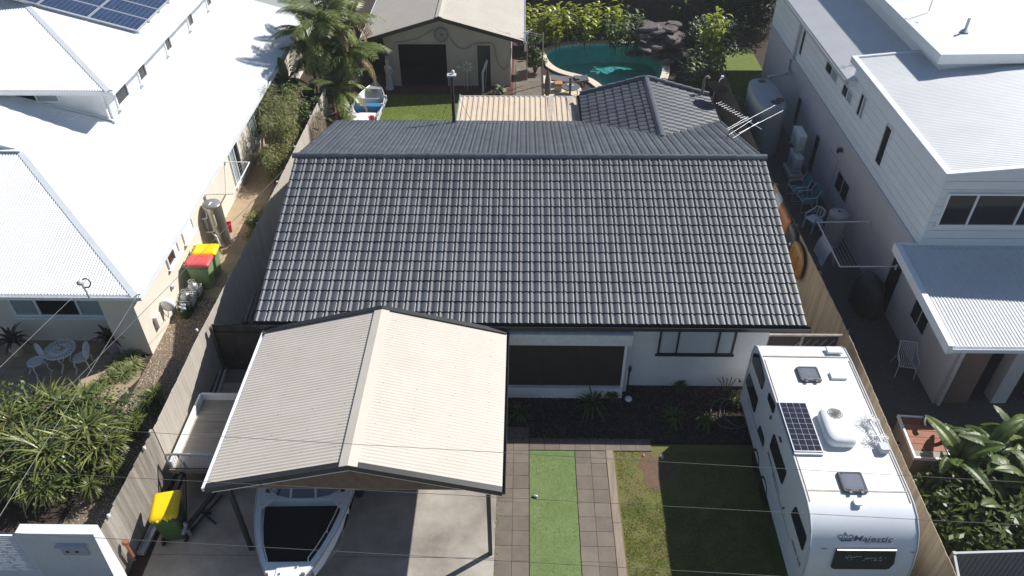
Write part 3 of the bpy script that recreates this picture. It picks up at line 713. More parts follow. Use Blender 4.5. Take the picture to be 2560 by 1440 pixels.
for sg, xe in ((-1, CXL), (1, CXR)):
    for j, t in enumerate((0.12, 0.36, 0.62, 0.88)):
        for k in range(16):
            y = CY0 + .25 + k*.304; x = CXM + (xe-CXM)*t; z = CZR + (CZE-CZR)*t
            mb.lathe([(0.006, 0.008), (0.006, 0.018)], (x, y, z), 5)
wpart(mb, 'roof_screws', SEALM, cp, kind='stuff')

# ================================================================== BOAT UNDER THE CARPORT
bow = Vector((-4.86, 8.25, 0)); 
bt = thing('bowrider_boat', 'white fibreglass boat with black carpeted bow parked under the carport', 'boat', bow, math.radians(1.5))
# outline (half-breadth) from bow, local y = aft
def bw(y): 
    t = min(1.0, y/3.2); return 1.12 * (1 - (1-t)**2.1)**0.75
ys = [0.0, 0.06, 0.18, 0.4, 0.7, 1.05, 1.45, 1.9, 2.4, 3.0, 3.7, 4.5, 5.2]
def deckloop(off, z, y0=0.0, y1=5.2):
    R_, L_ = [], []
    for y in ys:
        if y < y0 or y > y1: continue
        w_ = max(0.03, bw(y) - off)
        R_.append(Vector((w_, y, z(y)))); L_.append(Vector((-w_, y, z(y))))
    return R_ + L_[::-1]
zg = lambda y: 1.42 - 0.06*min(1, y/3)
# hull: loops keel->gunwale along sections
mb = MB(); secs = []
for y in ys:
    b_ = max(0.02, bw(y)); zt = zg(y); zk = 0.42 + 0.65*max(0, 1-y/1.3)**2; zc = zk + (zt-zk)*0.42
    secs.append([Vector((0, y, zk)), Vector((b_*0.72, y, zc)), Vector((b_*0.93, y, zt-0.12)), Vector((b_*1.0, y, zt-.02)), Vector((b_*0.985, y, zt))])
for sg in (1, -1):
    n = 5; vs = [Vector((p.x*sg, p.y, p.z)) for s in secs for p in s]
    mb.add(vs, [((i*n+k, i*n+k+1, (i+1)*n+k+1, (i+1)*n+k)) for i in range(len(secs)-1) for k in range(n-1)], True)
mb.poly([Vector((p.x, p.y, p.z)) for p in secs[-1]] + [Vector((-p.x, p.y, p.z)) for p in secs[-1][::-1]])
part(mb, 'hull', GRP, bt)
mb = MB(); mb.tube([Vector((bw(y)*1.005+.01, y, zg(y)-.035)) for y in ys[1:]], 0.02, 5); mb.tube([Vector((-bw(y)*1.005-.01, y, zg(y)-.035)) for y in ys[1:]], 0.02, 5); part(mb, 'rub_rail', PLASG, bt)
# foredeck cap
mb = MB(); fd = [y for y in ys if y <= 0.7]
top = [Vector((bw(y)*.985 if y else .03, y, zg(y)+.003)) for y in fd] + [Vector((-(bw(y)*.985 if y else .03), y, zg(y)+.003)) for y in fd[::-1]]
mb.poly(top); part(mb, 'foredeck', GRP, bt)
# side decks (gunwale tops) 
for sg in (1, -1):
    mb = MB(); ol, il = [], []
    for y in [y for y in ys if 0.7 <= y <= 4.5]:
        wi = 0.10 + (0.0 if y < 2.2 else 0.12*min(1, (y-2.2)/.5))
        ol.append(Vector((sg*bw(y)*.985, y, zg(y)+.003))); il.append(Vector((sg*(bw(y)*.985-wi), y, zg(y)+.003)))
    n = len(ol); mb.add(ol+il, [(i, i+1, n+i+1, n+i) for i in range(n-1)], True)
    mb.add(il+[Vector((p.x, p.y, .8)) for p in il], [(i, i+1, n+i+1, n+i) for i in range(n-1)], True)
    part(mb, 'side_deck', GRP, bt)
# carpet well
mb = MB(); yc = [y for y in ys if 0.7 <= y <= 3.0]
lp = [Vector((bw(y)*.985-.08, y, 1.12)) for y in yc] + [Vector((-(bw(y)*.985-.08), y, 1.12)) for y in yc[::-1]]
mb.poly(lp); kb = bw(.7)*.985-.14; mb.add([(-kb, .7, 1.12), (kb, .7, 1.12), (kb, .7, 1.40), (-kb, .7, 1.40)], [(0, 1, 2, 3)])
part(mb, 'bow_carpet', CARPET, bt)
mb = MB(); mb.poly([Vector((bw(y)*.9, y, 0.75)) for y in ys[7:]] + [Vector((-bw(y)*.9, y, 0.75)) for y in ys[7:][::-1]]); part(mb, 'cockpit_floor', CARPET, bt)
mb = MB(); mb.box(-0.95, 0.95, 2.28, 2.38, 0.8, 1.37); mb.prism([(.6, 2.30, 1.375), (.84, 2.05, 1.375), (1.0, 1.95, 1.375), (1.0, 2.5, 1.375), (.6, 2.42, 1.375)][::-1], (0, 0, .004)); mb.prism([(-.6, 2.30, 1.375), (-.6, 2.42, 1.375), (-1.0, 2.5, 1.375), (-1.0, 1.95, 1.375), (-.84, 2.05, 1.375)][::-1], (0, 0, .004)); mb.box(-.8, .8, 2.38, 2.7, 1.30, 1.34); part(mb, 'bulkhead', GRP, bt)
# windscreen: curved frame and three panes
def ws(u, k): # u -1..1 along the screen, k 0 bottom 1 top
    x = u*0.97; y = 2.30 + 0.50*abs(u)**4 + k*0.36; return Vector((x*(1-.06*k), y, 1.385 + k*0.36))
us = [-1, -.93, -.8, -.6, -.3, -.28, 0, .28, .3, .6, .8, .93, 1]
for (a, b_) in ((-1, -.3), (-.28, .28), (.3, 1)):
    uu = [u for u in us if a <= u <= b_]; mb = MB(); n = len(uu)
    mb.add([ws(u, 0) for u in uu] + [ws(u, 1) for u in uu], [(i, i+1, n+i+1, n+i) for i in range(n-1)], True); part(mb, 'windscreen_pane', SMOKEG, bt)
mb = MB(); mb.tube([ws(u, 0) for u in us], 0.018, 5); mb.tube([ws(u, 1) for u in us], 0.018, 5)
for u in (-.29, .29): mb.bar(ws(u, 0), ws(u, 1), 0.05, 0.04)
part(mb, 'windscreen_frame', PLASG, bt)
for sg in (1, -1):
    pts = [Vector((sg*(bw(y)*.985-.14), y, zg(y)+.11)) for y in (0.72, 1.0, 1.4, 1.8, 2.1)]
    mb = MB(); mb.tube([pts[0]-Vector((0, .05, .1))] + pts + [pts[-1]+Vector((0, .05, -.1))], 0.012, 6); mb.tube([pts[2], pts[2]-Vector((0, 0, .11))], .014, 5); part(mb, 'bow_rail', ALUM, bt)
    mb = MB(); mb.rbox(sg*.38-.05, sg*.38+.05, .38, .43, 1.42, 1.46, .015, .008); part(mb, 'cleat', STEEL, bt)
mb = MB(); mb.box(-.2, .25, .22, .62, 1.426, 1.436); part(mb, 'anchor_hatch', GRP, bt)
for (x, y) in ((.2, .55), (.18, .30), (-.12, .40)):
    mb = MB(); mb.lathe([(.03, 1.437), (.028, 1.447)], (x, y, 0), 10); part(mb, 'hatch_latch', STEEL, bt)
for sx in (-.45, .45):
    for yy in (3.4,):
        mb = MB(); mb.rbox(sx-.28, sx+.28, yy, yy+.5, .78, 1.0, .06, .03); mb.rbox(sx-.28, sx+.28, yy+.45, yy+.58, 1.0, 1.45, .05, .03); part(mb, 'seat', PLASG, bt)
tr = thing('boat_trailer', 'galvanised trailer carrying the white boat under the carport', 'trailer', (-4.9, 8.3, 0), math.radians(1.5))
mb = MB(); mb.bar((0, -.8, .45), (0, 5, .45), .08, .1); mb.bar((-.8, 1.6, .42), (-.8, 5, .42), .06, .08); mb.bar((.8, 1.6, .42), (.8, 5, .42), .06, .08); mb.bar((-.8, 3.4, .4), (.8, 3.4, .4), .06, .06); mb.bar((-.8, 1.6, .42), (0, .4, .45), .06, .06); mb.bar((.8, 1.6, .42), (0, .4, .45), .06, .06); part(mb, 'frame', GALV, tr)
for sx in (-1, 1):
    mb = MB(); loops = []
    for (r_, xx) in ((.14, -.08), (.27, -.09), (.30, -.05), (.30, .05), (.27, .09), (.14, .08)): loops.append([Vector((sx*1.0+xx, 3.4+r_*math.cos(a*math.pi/8), .32+r_*math.sin(a*math.pi/8))) for a in range(16)])
    mb.loft(loops); part(mb, 'wheel', RUBBER, tr)

# ================================================================== CARAVAN
VX0, VX1, VYR, VZ = 5.92, 8.08, 14.55, 2.66
van = thing('caravan', 'long white caravan parked along the right boundary fence', 'caravan', (7.0, 11.8, 0), math.radians(-0.6))
def vl(px, py, z): 
    q = van.matrix_basis.inverted() @ P(px, py, z); return q
van.matrix_basis = Matrix.Translation((7.0, 11.8, 0)) @ Matrix.Rotation(math.radians(-0.6), 4, 'Z')
VM = van.matrix_basis.inverted()
HW = 1.085; YRR = 2.78; YFF = -2.95
# profile in y-z (side silhouette): front is -y
prof_v = [(YFF+.16, .45), (YFF+.06, .75), (YFF, 1.15), (YFF+.05, 1.6), (YFF+.18, 2.08), (YFF+.34, 2.36), (YFF+.58, 2.55), (YFF+.86, 2.635), (YFF+1.1, 2.655), (-1.0, 2.66), (0.8, 2.66), (YRR-.75, 2.655), (YRR-.25, 2.60), (YRR-.08, 2.5), (YRR, 2.2), (YRR, .45)]
def clampx(x): return x
mb = MB(); n = len(prof_v)
for sg in (1, -1):
    pts = [Vector((sg*HW, y, z)) for y, z in prof_v]; mb.poly(pts if sg > 0 else pts[::-1])
# wheel skirts below
part(mb, 'side_wall', VANW, van)
mb = MB()
def strip(i0, i1, name, m, inset=.0):
    mb = MB(); a = [Vector((-HW, y, z)) for y, z in prof_v[i0:i1+1]]; b_ = [Vector((HW, y, z)) for y, z in prof_v[i0:i1+1]]; k = len(a)
    mb.add(a+b_, [(i, k+i, k+i+1, i+1) for i in range(k-1)], True); return part(mb, name, m, van)
strip(0, 8, 'front_wall', VANW); strip(8, 11, 'roof_panel', VANR); strip(11, 15, 'rear_wall', VANW)
mb = MB(); mb.poly([(-HW, YFF+.16, .45), (-HW, YRR, .45), (HW, YRR, .45), (HW, YFF+.16, .45)]); part(mb, 'floor', BLACKP, van)
mb = MB()
for sg in (1, -1): mb.tube([Vector((sg*(HW-.004), y, z+.002)) for y, z in prof_v], 0.022, 6)
part(mb, 'edge_trim', PLASG, van)
mb = MB()
for sg in (1, -1): mb.tube([Vector((sg*(HW-.06), y, z+.004)) for y, z in prof_v[7:12]], 0.016, 5)
for y in (YFF+1.12, YRR-.62): mb.bar((-HW+.04, y, 2.662), (HW-.04, y, 2.662), .035, .012)
part(mb, 'roof_sealant', SEALM, van)
# side windows on the left wall
def vside(px, py):  # point on the left wall from a pixel
    q = O; r = VM.to_3x3() @ ray(px, py); o_ = VM @ O; t_ = (-HW - o_.x)/r.x; return o_ + r*t_
def vwin(pts, name='side_window', m=GLASSD, dep=.02, rr=.06):
    q = [vside(*p) for p in pts]; mb = MB(); c = sum(q, Vector())/len(q)
    # round the corners
    L = []
    for i in range(len(q)):
        a, b_, c_ = q[i-1], q[i], q[(i+1) % len(q)]
        d1 = (a-b_); d2 = (c_-b_); r1 = min(rr, d1.length*.4); r2 = min(rr, d2.length*.4)
        p1 = b_ + d1.normalized()*r1; p2 = b_ + d2.normalized()*r2
        L += [p1, (p1+p2)/2*.5 + b_*.5, p2]
    mb.prism([Vector((-HW-.004, p.y, p.z)) for p in L], (-dep, 0, 0)); return part(mb, name, m, van)
def zpx(u, v): return (1840 + u*180/463, 880 + v*560/1440)
for pts in ([(118, 5), (150, 15), (188, 175), (170, 245), (108, 60)], [(86, 130), (145, 305), (120, 395), (66, 190)], [(216, 255), (256, 345), (242, 400), (207, 300)], [(248, 522), (327, 775), (298, 855), (220, 605)], [(388, 990), (457, 1190), (430, 1282), (358, 1040)]):
    vwin([zpx(*p) for p in pts])
vwin([zpx(*p) for p in [(158, 470), (185, 560), (178, 610), (140, 505)]], 'vent_grille', BLACKP, .015, .02)
vwin([zpx(*p) for p in [(225, 405), (232, 415), (226, 435), (218, 428)]], 'side_light', BLACKP, .015, .01)
vwin([zpx(*p) for p in [(278, 540), (288, 545), (298, 582), (288, 582)]], 'power_inlet', BLACKP, .015, .01)
vwin([zpx(*p) for p in [(303, 998), (312, 996), (314, 1008), (305, 1010)]], 'tap_inlet', BLACKP, .02, .01)
# stripes low on the side
for (a, b_, w0) in (((75, 300), (178, 640), .03), ((204, 650), (280, 920), .09), ((232, 780), (345, 1210), .04)):
    p, q = vside(*zpx(*a)), vside(*zpx(*b_)); mb = MB()
    mb.prism([Vector((-HW-.003, p.y, p.z+w0)), Vector((-HW-.003, p.y, p.z)), Vector((-HW-.003, q.y, q.z)), Vector((-HW-.003, q.y, q.z+w0*.2))], (-.003, 0, 0)); part(mb, 'side_stripe', DECAL, van)
# roof hatches
def hatch(px, py, w_, l_):
    c = vl(px, py, 2.7); h = thing('roof_hatch', None, None); h.parent = van; h.location = (c.x, c.y, 2.66)
    mb = MB(); mb.rbox(-w_/2-.07, w_/2+.07, -l_/2-.07, l_/2+.07, 0, .05, .07, .02); part(mb, 'hatch_frame', mat('dark_grey_plastic', (.085, .085, .09), .5), h)
    mb = MB(); mb.rbox(-w_/2, w_/2, -l_/2, l_/2, .051, .058, .05, .003); part(mb, 'hatch_screen', PLASG, h)
    mb = MB()
    def lp(z, i_): return [Vector((x, y, z)) for x, y in ((-w_/2-.03+i_, -l_/2-.03+i_), (w_/2+.03-i_, -l_/2-.03+i_), (w_/2+.03-i_, l_/2+.03-i_), (-w_/2-.03+i_, l_/2+.03-i_))]
    mb.loft([lp(.06, 0), lp(.10, .01), lp(.125, .06)], False, True, False); part(mb, 'hatch_dome', HATCHG, h)
    for sx in (-1, 1):
        mb = MB(); mb.box(sx*w_*.3-.03, sx*w_*.3+.03, -l_/2-.10, -l_/2-.04, .03, .07); part(mb, 'hatch_hinge', MATS['dark_grey_plastic'], h)
hatch(2022, 935, .40, .36); hatch(2131, 1205, .40, .40)
# roof vents
for (px, py) in ((2086, 876), (2096, 940)):
    c = vl(px, py, 2.7); mb = MB(); mb.rbox(c.x-.19, c.x+.19, c.y-.10, c.y+.13, 2.655, 2.72, .02, .015); part(mb, 'roof_vent', PLASW, van)
c = vl(2146, 1254, 2.7); mb = MB(); mb.rbox(c.x-.09, c.x+.09, c.y-.08, c.y+.08, 2.65, 2.69, .04, .01); part(mb, 'roof_gland', PLASW, van)
# air conditioner
c = vl(2093, 1068, 2.78); ac = thing('air_conditioner', None, None); ac.parent = van; ac.location = (c.x, c.y, 2.66); ac.scale = (1.15, 1.12, 1.1)
mb = MB(); loops = []
def acl(z, k, dy=0):
    L = []
    for i in range(28):
        a = 2*math.pi*i/28; ca, sa = math.cos(a), math.sin(a); ex = 0.45
        L.append(Vector((.30*k*abs(ca)**ex*(1 if ca > 0 else -1), (.46*k)*abs(sa)**ex*(1 if sa > 0 else -1)+dy, z)))
    return L
mb.loft([acl(.0, .92), acl(.03, .98), acl(.10, 1.0), acl(.17, .97), acl(.215, .88, .01), acl(.23, .6, .02)], True, True, True); part(mb, 'shroud', PLASW, ac)
mb = MB()
for k in range(5): 
    r_ = .02 + .03*k; mb.tube([(.0 + r_*math.cos(a*math.pi/10), .25 + r_*math.sin(a*math.pi/10), .238 - max(0, r_-.08)*.12) for a in range(20)], .006, 4, True)
for a in range(10): mb.tube([(.02*math.cos(a*.628), .25+.02*math.sin(a*.628), .238), (.14*math.cos(a*.628), .25+.14*math.sin(a*.628), .232)], .004, 4)
part(mb, 'fan_grille', BLACKP, ac)
# solar panel on the roof
q0, q1, q2, q3 = [vl(*p, 2.72) for p in ((1947, 1008), (2015, 1006), (2056, 1131), (1985, 1131))]
sp = thing('solar_panel', None, None); sp.parent = van; cx = (q0+q1+q2+q3)/4; sp.location = (cx.x, cx.y, 2.66)
hw, hl = .265, .66; hl = abs(q0.y-q3.y)/2; hw = abs(q1.x-q0.x)/2
mb = MB(); mb.box(-hw, hw, -hl, hl, .05, .085); part(mb, 'panel_frame', SOLF, sp)
nx, ny = 4, 9
for i in range(nx):
    for j in range(ny):
        a, b_ = -hw+.02 + (2*hw-.04)*i/nx, -hl+.02+(2*hl-.04)*j/ny; mb = MB(); mb.box(a+.004, a+(2*hw-.04)/nx-.004, b_+.004, b_+(2*hl-.04)/ny-.004, .085, .088); part(mb, 'solar_cell', CELLK, sp)
for (a, b_) in ((-hl-.05, -hl), (hl, hl+.05)): mb = MB(); mb.box(-hw, hw, a, b_, .0, .06); part(mb, 'mount_rail', SOLF, sp)
# folded wind-up antenna
c = vl(2183, 1085, 2.72); wa = thing('roof_antenna', None, None); wa.parent = van; wa.location = (c.x, c.y, 2.665); wa.scale = (1.25, 1.25, 1.25)
mb = MB(); mb.rbox(-.02, .14, -.42, -.24, 0, .12, .03, .01); part(mb, 'antenna_base', PLASG, wa)
mb = MB(); mb.tube([(.06, -.33, .1), (.0, .4, .08)], .018, 6); part(mb, 'antenna_arm', ALUM, wa)
R = random.Random(2)
for cy in (-.12, .28):
    for k in range(10):
        a = k*math.pi/10 + .2; L = R.uniform(.14, .22); mb = MB(); d = Vector((math.cos(a), math.sin(a), 0)); e = Vector((-d.y, d.x, 0))*.018; o_ = Vector((.02, cy, .06 + .006*k))
        mb.tube([o_ - d*L - e, o_ + d*L - e, o_ + d*L + e, o_ - d*L + e], .006, 4, True); part(mb, 'antenna_element', PLASW, wa)
# front stone guard / window with its lettering
def vfront(px, py, y_=None):
    r = VM.to_3x3() @ ray(px, py); o_ = VM @ O; best = None
    for i in range(len(prof_v)-1):
        (y0, z0), (y1, z1) = prof_v[i], prof_v[i+1]
        dy, dz = y1-y0, z1-z0; det = r.y*(-dz) + r.z*dy
        if abs(det) < 1e-9: continue
        t_ = ((y0-o_.y)*(-dz) + (z0-o_.z)*dy)/det; u_ = (r.y*(z0-o_.z) - r.z*(y0-o_.y))/det
        u_ = (o_.y + r.y*t_ - y0)*dy + (o_.z + r.z*t_ - z0)*dz; u_ /= (dy*dy+dz*dz)
        if -1e-6 <= u_ <= 1+1e-6 and (best is None or t_ < best): best = t_; bi = i
    return o_ + r*best, bi
def zf(u, v): return (2060 + u*260/2560, 1300 + v*140/1378)
c0, _ = vfront(*zf(295, 690)); c1, _ = vfront(*zf(1750, 700)); c2, _ = vfront(*zf(1640, 1190)); c3, _ = vfront(*zf(230, 1150))
nf = (c1-c0).cross(c3-c0).normalized()
if nf.y > 0: nf = -nf
ux = (c1-c0).normalized(); uy = nf.cross(ux).normalized()
if uy.z < 0: uy = -uy
sg_ = MB(); W2 = (c1-c0).length/2; mid = (c0+c1)/2; Hh = abs((c3-mid).dot(uy))
pts = [(-W2, 0), (W2, 0), (W2+.02, -Hh*.7), (W2-.06, -Hh*.97), (W2-.12, -Hh), (-W2+.02, -Hh), (-W2-.04, -Hh*.95), (-W2-.03, -Hh*.7)]
sg_.prism([mid + ux*x + uy*y + nf*.015 for x, y in pts[::-1]], nf*.05); guard = part(sg_, 'stone_guard', BLACKP, van)
mb = MB(); mb.bar(mid - ux*W2 + nf*.07 + uy*.01, mid + ux*W2 + nf*.07 + uy*.01, .03, .03); part(mb, 'guard_hinge', GALV, van)
def text_mesh(body, size, shear=0.0, ext=0.002, bold=0.0, space=1.0):
    cu = bpy.data.curves.new('txt', 'FONT'); cu.body = body; cu.size = size; cu.extrude = ext; cu.shear = shear; cu.align_x = 'LEFT'; cu.offset = bold; cu.space_character = space
    cu.resolution_u = 3
    ob = bpy.data.objects.new('txt', cu); COL.objects.link(ob); dg = bpy.context.evaluated_depsgraph_get(); dg.update()
    me = bpy.data.meshes.new_from_object(ob.evaluated_get(dg)); bpy.data.objects.remove(ob); bpy.data.curves.remove(cu); return me
def place_text(body, p0, p1, n, up, m, parent, shear=0.2, hgt=1.0, bold=0.0, name='lettering', space=1.0):
    me = text_mesh(body, 1.0, shear, .004, bold, space); xs = [v.co.x for v in me.vertices]; x0, x1 = min(xs), max(xs); zs = [v.co.y for v in me.vertices]
    d = p1-p0; L = d.length; X = d.normalized(); Z = n.normalized(); Y = Z.cross(X).normalized()
    k = L/(x1-x0); kh = hgt/(max(zs)-min(zs)) if hgt else k
    M = Matrix(((X.x*k, Y.x*kh, Z.x, p0.x), (X.y*k, Y.y*kh, Z.y, p0.y), (X.z*k, Y.z*kh, Z.z, p0.z), (0, 0, 0, 1))) @ Matrix.Translation((-x0, 0, 0))
    for v in me.vertices: v.co = M @ v.co
    me.materials.append(m); return part(me, name, m, parent)
t0, i_ = vfront(*zf(715, 515)); t1, _ = vfront(*zf(1700, 545)); t2, _ = vfront(*zf(760, 390))
nt_ = (t1-t0).cross(t2-t0).normalized(); nt_ = nt_ if nt_.y < 0 else -nt_
place_text('Majestic', t0 + nt_*.006, t1 + nt_*.006, nt_, None, DECAL, van, .25, .17, .006, 'brand_lettering')
mb = MB(); u0, _ = vfront(*zf(1000, 548)); u1, _ = vfront(*zf(1695, 560)); mb.bar(u0 + nt_*.008, u1 + nt_*.008, .012, .006); part(mb, 'lettering_underline', DECAL, van)
# worn, broken marks left of the lettering on the guard
def zg2(u, v): return (2085 + u/16, 1360 + v/16)
def on_guard(px, py):
    r = VM.to_3x3() @ ray(px, py); o_ = VM @ O; return o_ + r*((mid + nf*.067 - o_).dot(nf)/r.dot(nf))
mb = MB()
for (a, b_, w0) in (((440, 550), (590, 545), .014), ((500, 470), (500, 550), .010), ((560, 470), (700, 470), .008), ((640, 545), (755, 525), .016), ((720, 560), (700, 630), .008), ((785, 525), (865, 520), .018), ((890, 500), (975, 505), .018), ((920, 470), (920, 520), .008), ((1000, 515), (1120, 490), .012), ((520, 580), (560, 640), .006), ((600, 640), (660, 640), .006), ((1200, 595), (1420, 580), .016), ((1280, 575), (1420, 555), .010), ((1460, 590), (1490, 545), .014), ((1510, 600), (1540, 545), .014), ((1600, 590), (1680, 550), .012), ((1620, 605), (1710, 600), .012), ((1580, 680), (1715, 645), .016), ((1480, 670), (1520, 675), .010), ((1800, 600), (1880, 520), .014), ((1880, 520), (1885, 570), .012), ((1790, 660), (1860, 665), .010), ((1860, 670), (1940, 630), .012), ((1850, 670), (1850, 710), .008), ((2030, 570), (2090, 550), .012), ((1110, 670), (1230, 655), .006)):
    mb.bar(on_guard(*zg2(*a)), on_guard(*zg2(*b_)), w0, .003, nf)
part(mb, 'worn_marks', SILVER, guard, kind='stuff')
# crown emblem
k0, _ = vfront(*zf(535, 515)); k1, _ = vfront(*zf(535, 330)); kx = ux; ky = (k1-k0).normalized(); kn = nt_
def ck(x, y): return k0 + kx*x + ky*y + kn*.006
mb = MB()
for pts in ([(-.10, 0), (-.17, .09), (-.15, .14), (-.11, .15), (-.06, .13), (0, .17), (.06, .13), (.11, .15), (.15, .14), (.17, .09), (.10, 0)],):
    mb.tube([ck(x, y) for x, y in pts], .008, 4, True)
for cx_ in (-.10, 0, .10): mb.tube([ck(cx_ + .035*math.cos(a*math.pi/5), .09 + .035*math.sin(a*math.pi/5)) for a in range(10)], .006, 4, True)
mb.tube([ck(-.10, .02), ck(.10, .02)], .008, 4); mb.tube([ck(-.11, .045), ck(.11, .045)], .006, 4); mb.tube([ck(0, .17), ck(0, .20)], .007, 4)
part(mb, 'crown_emblem', DECAL, van)
for (u, v) in ((2200, 790), (-2, 700)):
    q, _ = vfront(*zf(u, v)); mb = MB(); mb.bar(q - ux*.06, q + ux*.06, .03, .03); part(mb, 'marker_light', PLASG, van)
# small dark marks low on the side
mb = MB()
for k in range(12):
    if k == 7: continue
    p = vside(*zpx(360 + 4.3*k, 1212 + 14.4*k)); q = vside(*zpx(362 + 4.3*k, 1222 + 14.4*k)); dz = .05 + .02*(k % 3)
    mb.prism([Vector((-HW-.004, p.y, p.z - .02)), Vector((-HW-.004, p.y, p.z + dz)), Vector((-HW-.004, q.y, q.z + dz)), Vector((-HW-.004, q.y, q.z - .02))], (-.003, 0, 0))
part(mb, 'side_marks', DECAL, van, kind='stuff')
# wheels, drawbar
for sx in (-1, 1):
    for yy in (-.1, .75):
        mb = MB(); loops = [[Vector((sx*.98+xx, yy+r_*math.cos(a*math.pi/9), .35+r_*math.sin(a*math.pi/9))) for a in range(18)] for (r_, xx) in ((.18, -.1), (.31, -.11), (.345, -.06), (.345, .06), (.31, .11), (.18, .1))]
        mb.loft(loops); part(mb, 'wheel', RUBBER, van)
mb = MB(); mb.bar((-.6, YFF+.3, .45), (0, YFF-1.3, .45), .08, .1); mb.bar((.6, YFF+.3, .45), (0, YFF-1.3, .45), .08, .1); part(mb, 'drawbar', BLACKM, van)
# recolour: awning rail bracket at the rear left
mb = MB(); q = vside(1853, 951); mb.rbox(q.x-.06, q.x+.0, q.y-.05, q.y+.05, q.z-.04, q.z+.04, .02, .01); part(mb, 'side_lamp', BLACKP, van)
# ================================================================== FENCES
def plank_fence(name, label, pts, h, m, pw=0.15, face=1, z0=0.03, rails=True, jit=0.012, gap=0.004, seed=1, pm=None, post_step=2.4, capw=None):
    R = random.Random(seed); a0 = Vector((*pts[0], 0))
    root = thing(name, label, 'fence', a0)
    L = pw - gap; th = 0.018
    b = MB(); b.box(0, L, -th/2, th/2, 0, 1.0); me = b.mesh('plank'); me.materials.append(m)
    for (p, q) in zip(pts[:-1], pts[1:]):
        p, q = Vector((*p, 0)), Vector((*q, 0)); d = q - p; n = max(1, int(d.length/pw)); ang = math.atan2(d.y, d.x)
        for k in range(n):
            c = p + d*(k/n) - a0
            hh = h + R.uniform(-jit, jit)
            inst(me, 'plank', root, Matrix.Translation((c.x, c.y, z0)) @ Matrix.Rotation(ang + R.uniform(-.012, .012), 4, 'Z') @ Matrix.Diagonal((d.length/n/pw, 1, hh - z0, 1)))
        nn = Vector((d.y, -d.x, 0)).normalized()*face
        for z in (0.35, h-0.3):
            r_ = MB(); r_.bar(p - a0 + nn*.035 + Vector((0, 0, z)), q - a0 + nn*.035 + Vector((0, 0, z)), .045, .09); part(r_, 'rail', pm or m, root)
        kk = max(1, int(d.length/post_step))
        for k in range(kk+1):
            c = p + d*(k/kk) - a0 + nn*.07; r_ = MB(); r_.box(c.x-.045, c.x+.045, c.y-.045, c.y+.045, 0, h-.05); part(r_, 'post', pm or m, root)
    return root
plank_fence('paling_fence', 'pale painted paling fence along the left side of the tiled house', [(-8.80, 12.15), (-8.80, 15.3), (-8.62, 21.0), (-8.47, 31.0)], 1.82, WOODP, 0.145, -1, seed=2)
plank_fence('weathered_fence', 'grey weathered paling fence between the yellow-lidded bin and spiky garden', [(-8.92, 9.35), (-8.82, 12.14)], 1.80, WOODG, 0.13, -1, seed=3, jit=.03)
plank_fence('boundary_fence', 'tan timber paling fence behind the caravan and along the right side path', [(8.74, 7.5), (8.78, 12.0), (8.88, 16.0), (8.78, 23.5)], 1.82, WOODT, 0.15, 1, seed=4)
plank_fence('rear_boundary_fence', 'grey-brown paling fence darkened for shade behind the satellite dish and antenna', [(8.78, 23.5), (8.85, 33.6)], 1.75, WOODD, 0.15, 1, seed=6)  # dark timber colour stands in for shade on this stretch
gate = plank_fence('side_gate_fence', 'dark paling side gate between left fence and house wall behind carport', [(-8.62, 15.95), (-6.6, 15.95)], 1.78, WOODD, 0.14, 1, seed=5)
# pieces standing proud of the fence caps
for k, (px, py, lab) in enumerate(((493, 828, 'small white cap light on left fence beside the gravel'), (362, 1123, 'small white cap light where the pale fence meets the grey one'), (273, 1292, 'small white cap light on the grey weathered fence'))):
    c = P(px, py, 1.8); s = MB(); s.rbox(-.03, .03, -.03, .03, 0, .05, .01, .005); s.lathe([(.035, .05), (.04, .06), (.02, .085)], n=8)
    o = single(s, 'fence_cap_light', WHITE, lab, 'light', 'cap lights on the left fence', c)

# ================================================================== LEFT HOUSE
T16 = math.tan(math.radians(16))
LC = Vector((-10.44, 16.10, 2.70))          # eave corner, lower roof
lh = thing('white_house', 'big cream rendered house with white corrugated roofs on the left', 'house', (-16, 24, 0))
wb = MB()
wb.box(-11.2, -11.0, 16.56, 37.0, 0, 2.62)                         # east wall
wb.box(-11.95, -11.2, 16.56, 17.2, 0, 2.62)                        # corner pier
wb.box(-24, -11.95, 17.1, 17.3, 0, 2.62)                           # front wall
wpart(wb, 'lower_wall', CREAM, lh)
sf = MB(); sf.box(-24, -10.6, 16.15, 17.1, 2.56, 2.60); sf.box(-11.0, -10.6, 17.1, 37.0, 2.56, 2.60); wpart(sf, 'soffit', WHITE, lh)
d = 5.2; top = Vector((LC.x-d, LC.y+d, LC.z+d*T16))
mb = MB(); corrugated(mb, [(-24, LC.y, LC.z), (LC.x, LC.y, LC.z), top, (-24, top.y, top.z)], (0, 1, T16), .09, .013); wpart(mb, 'front_hip_sheet', ROOFW, lh)
YE = 37.1
mb = MB(); corrugated(mb, [(LC.x, LC.y, LC.z), (LC.x, YE, LC.z), (top.x, YE, top.z), (top.x, top.y, top.z)], (-1, 0, T16), .09, .013); wpart(mb, 'east_sheet', ROOFW, lh)
X2 = -19.5; z2 = LC.z + (LC.x - X2)*T16
mb = MB(); corrugated(mb, [(top.x, top.y, top.z), (top.x, YE, top.z), (X2, YE, z2), (X2, top.y, z2)], (-1, 0, T16), .09, .013); wpart(mb, 'upper_east_sheet', ROOFW, lh)
mb = MB(); mb.poly([(top.x, top.y+.003, top.z-.01), (X2, top.y+.003, top.z-.01), (X2, top.y+.003, z2-.01)]); wpart(mb, 'gablet_wall', FLASHW, lh)
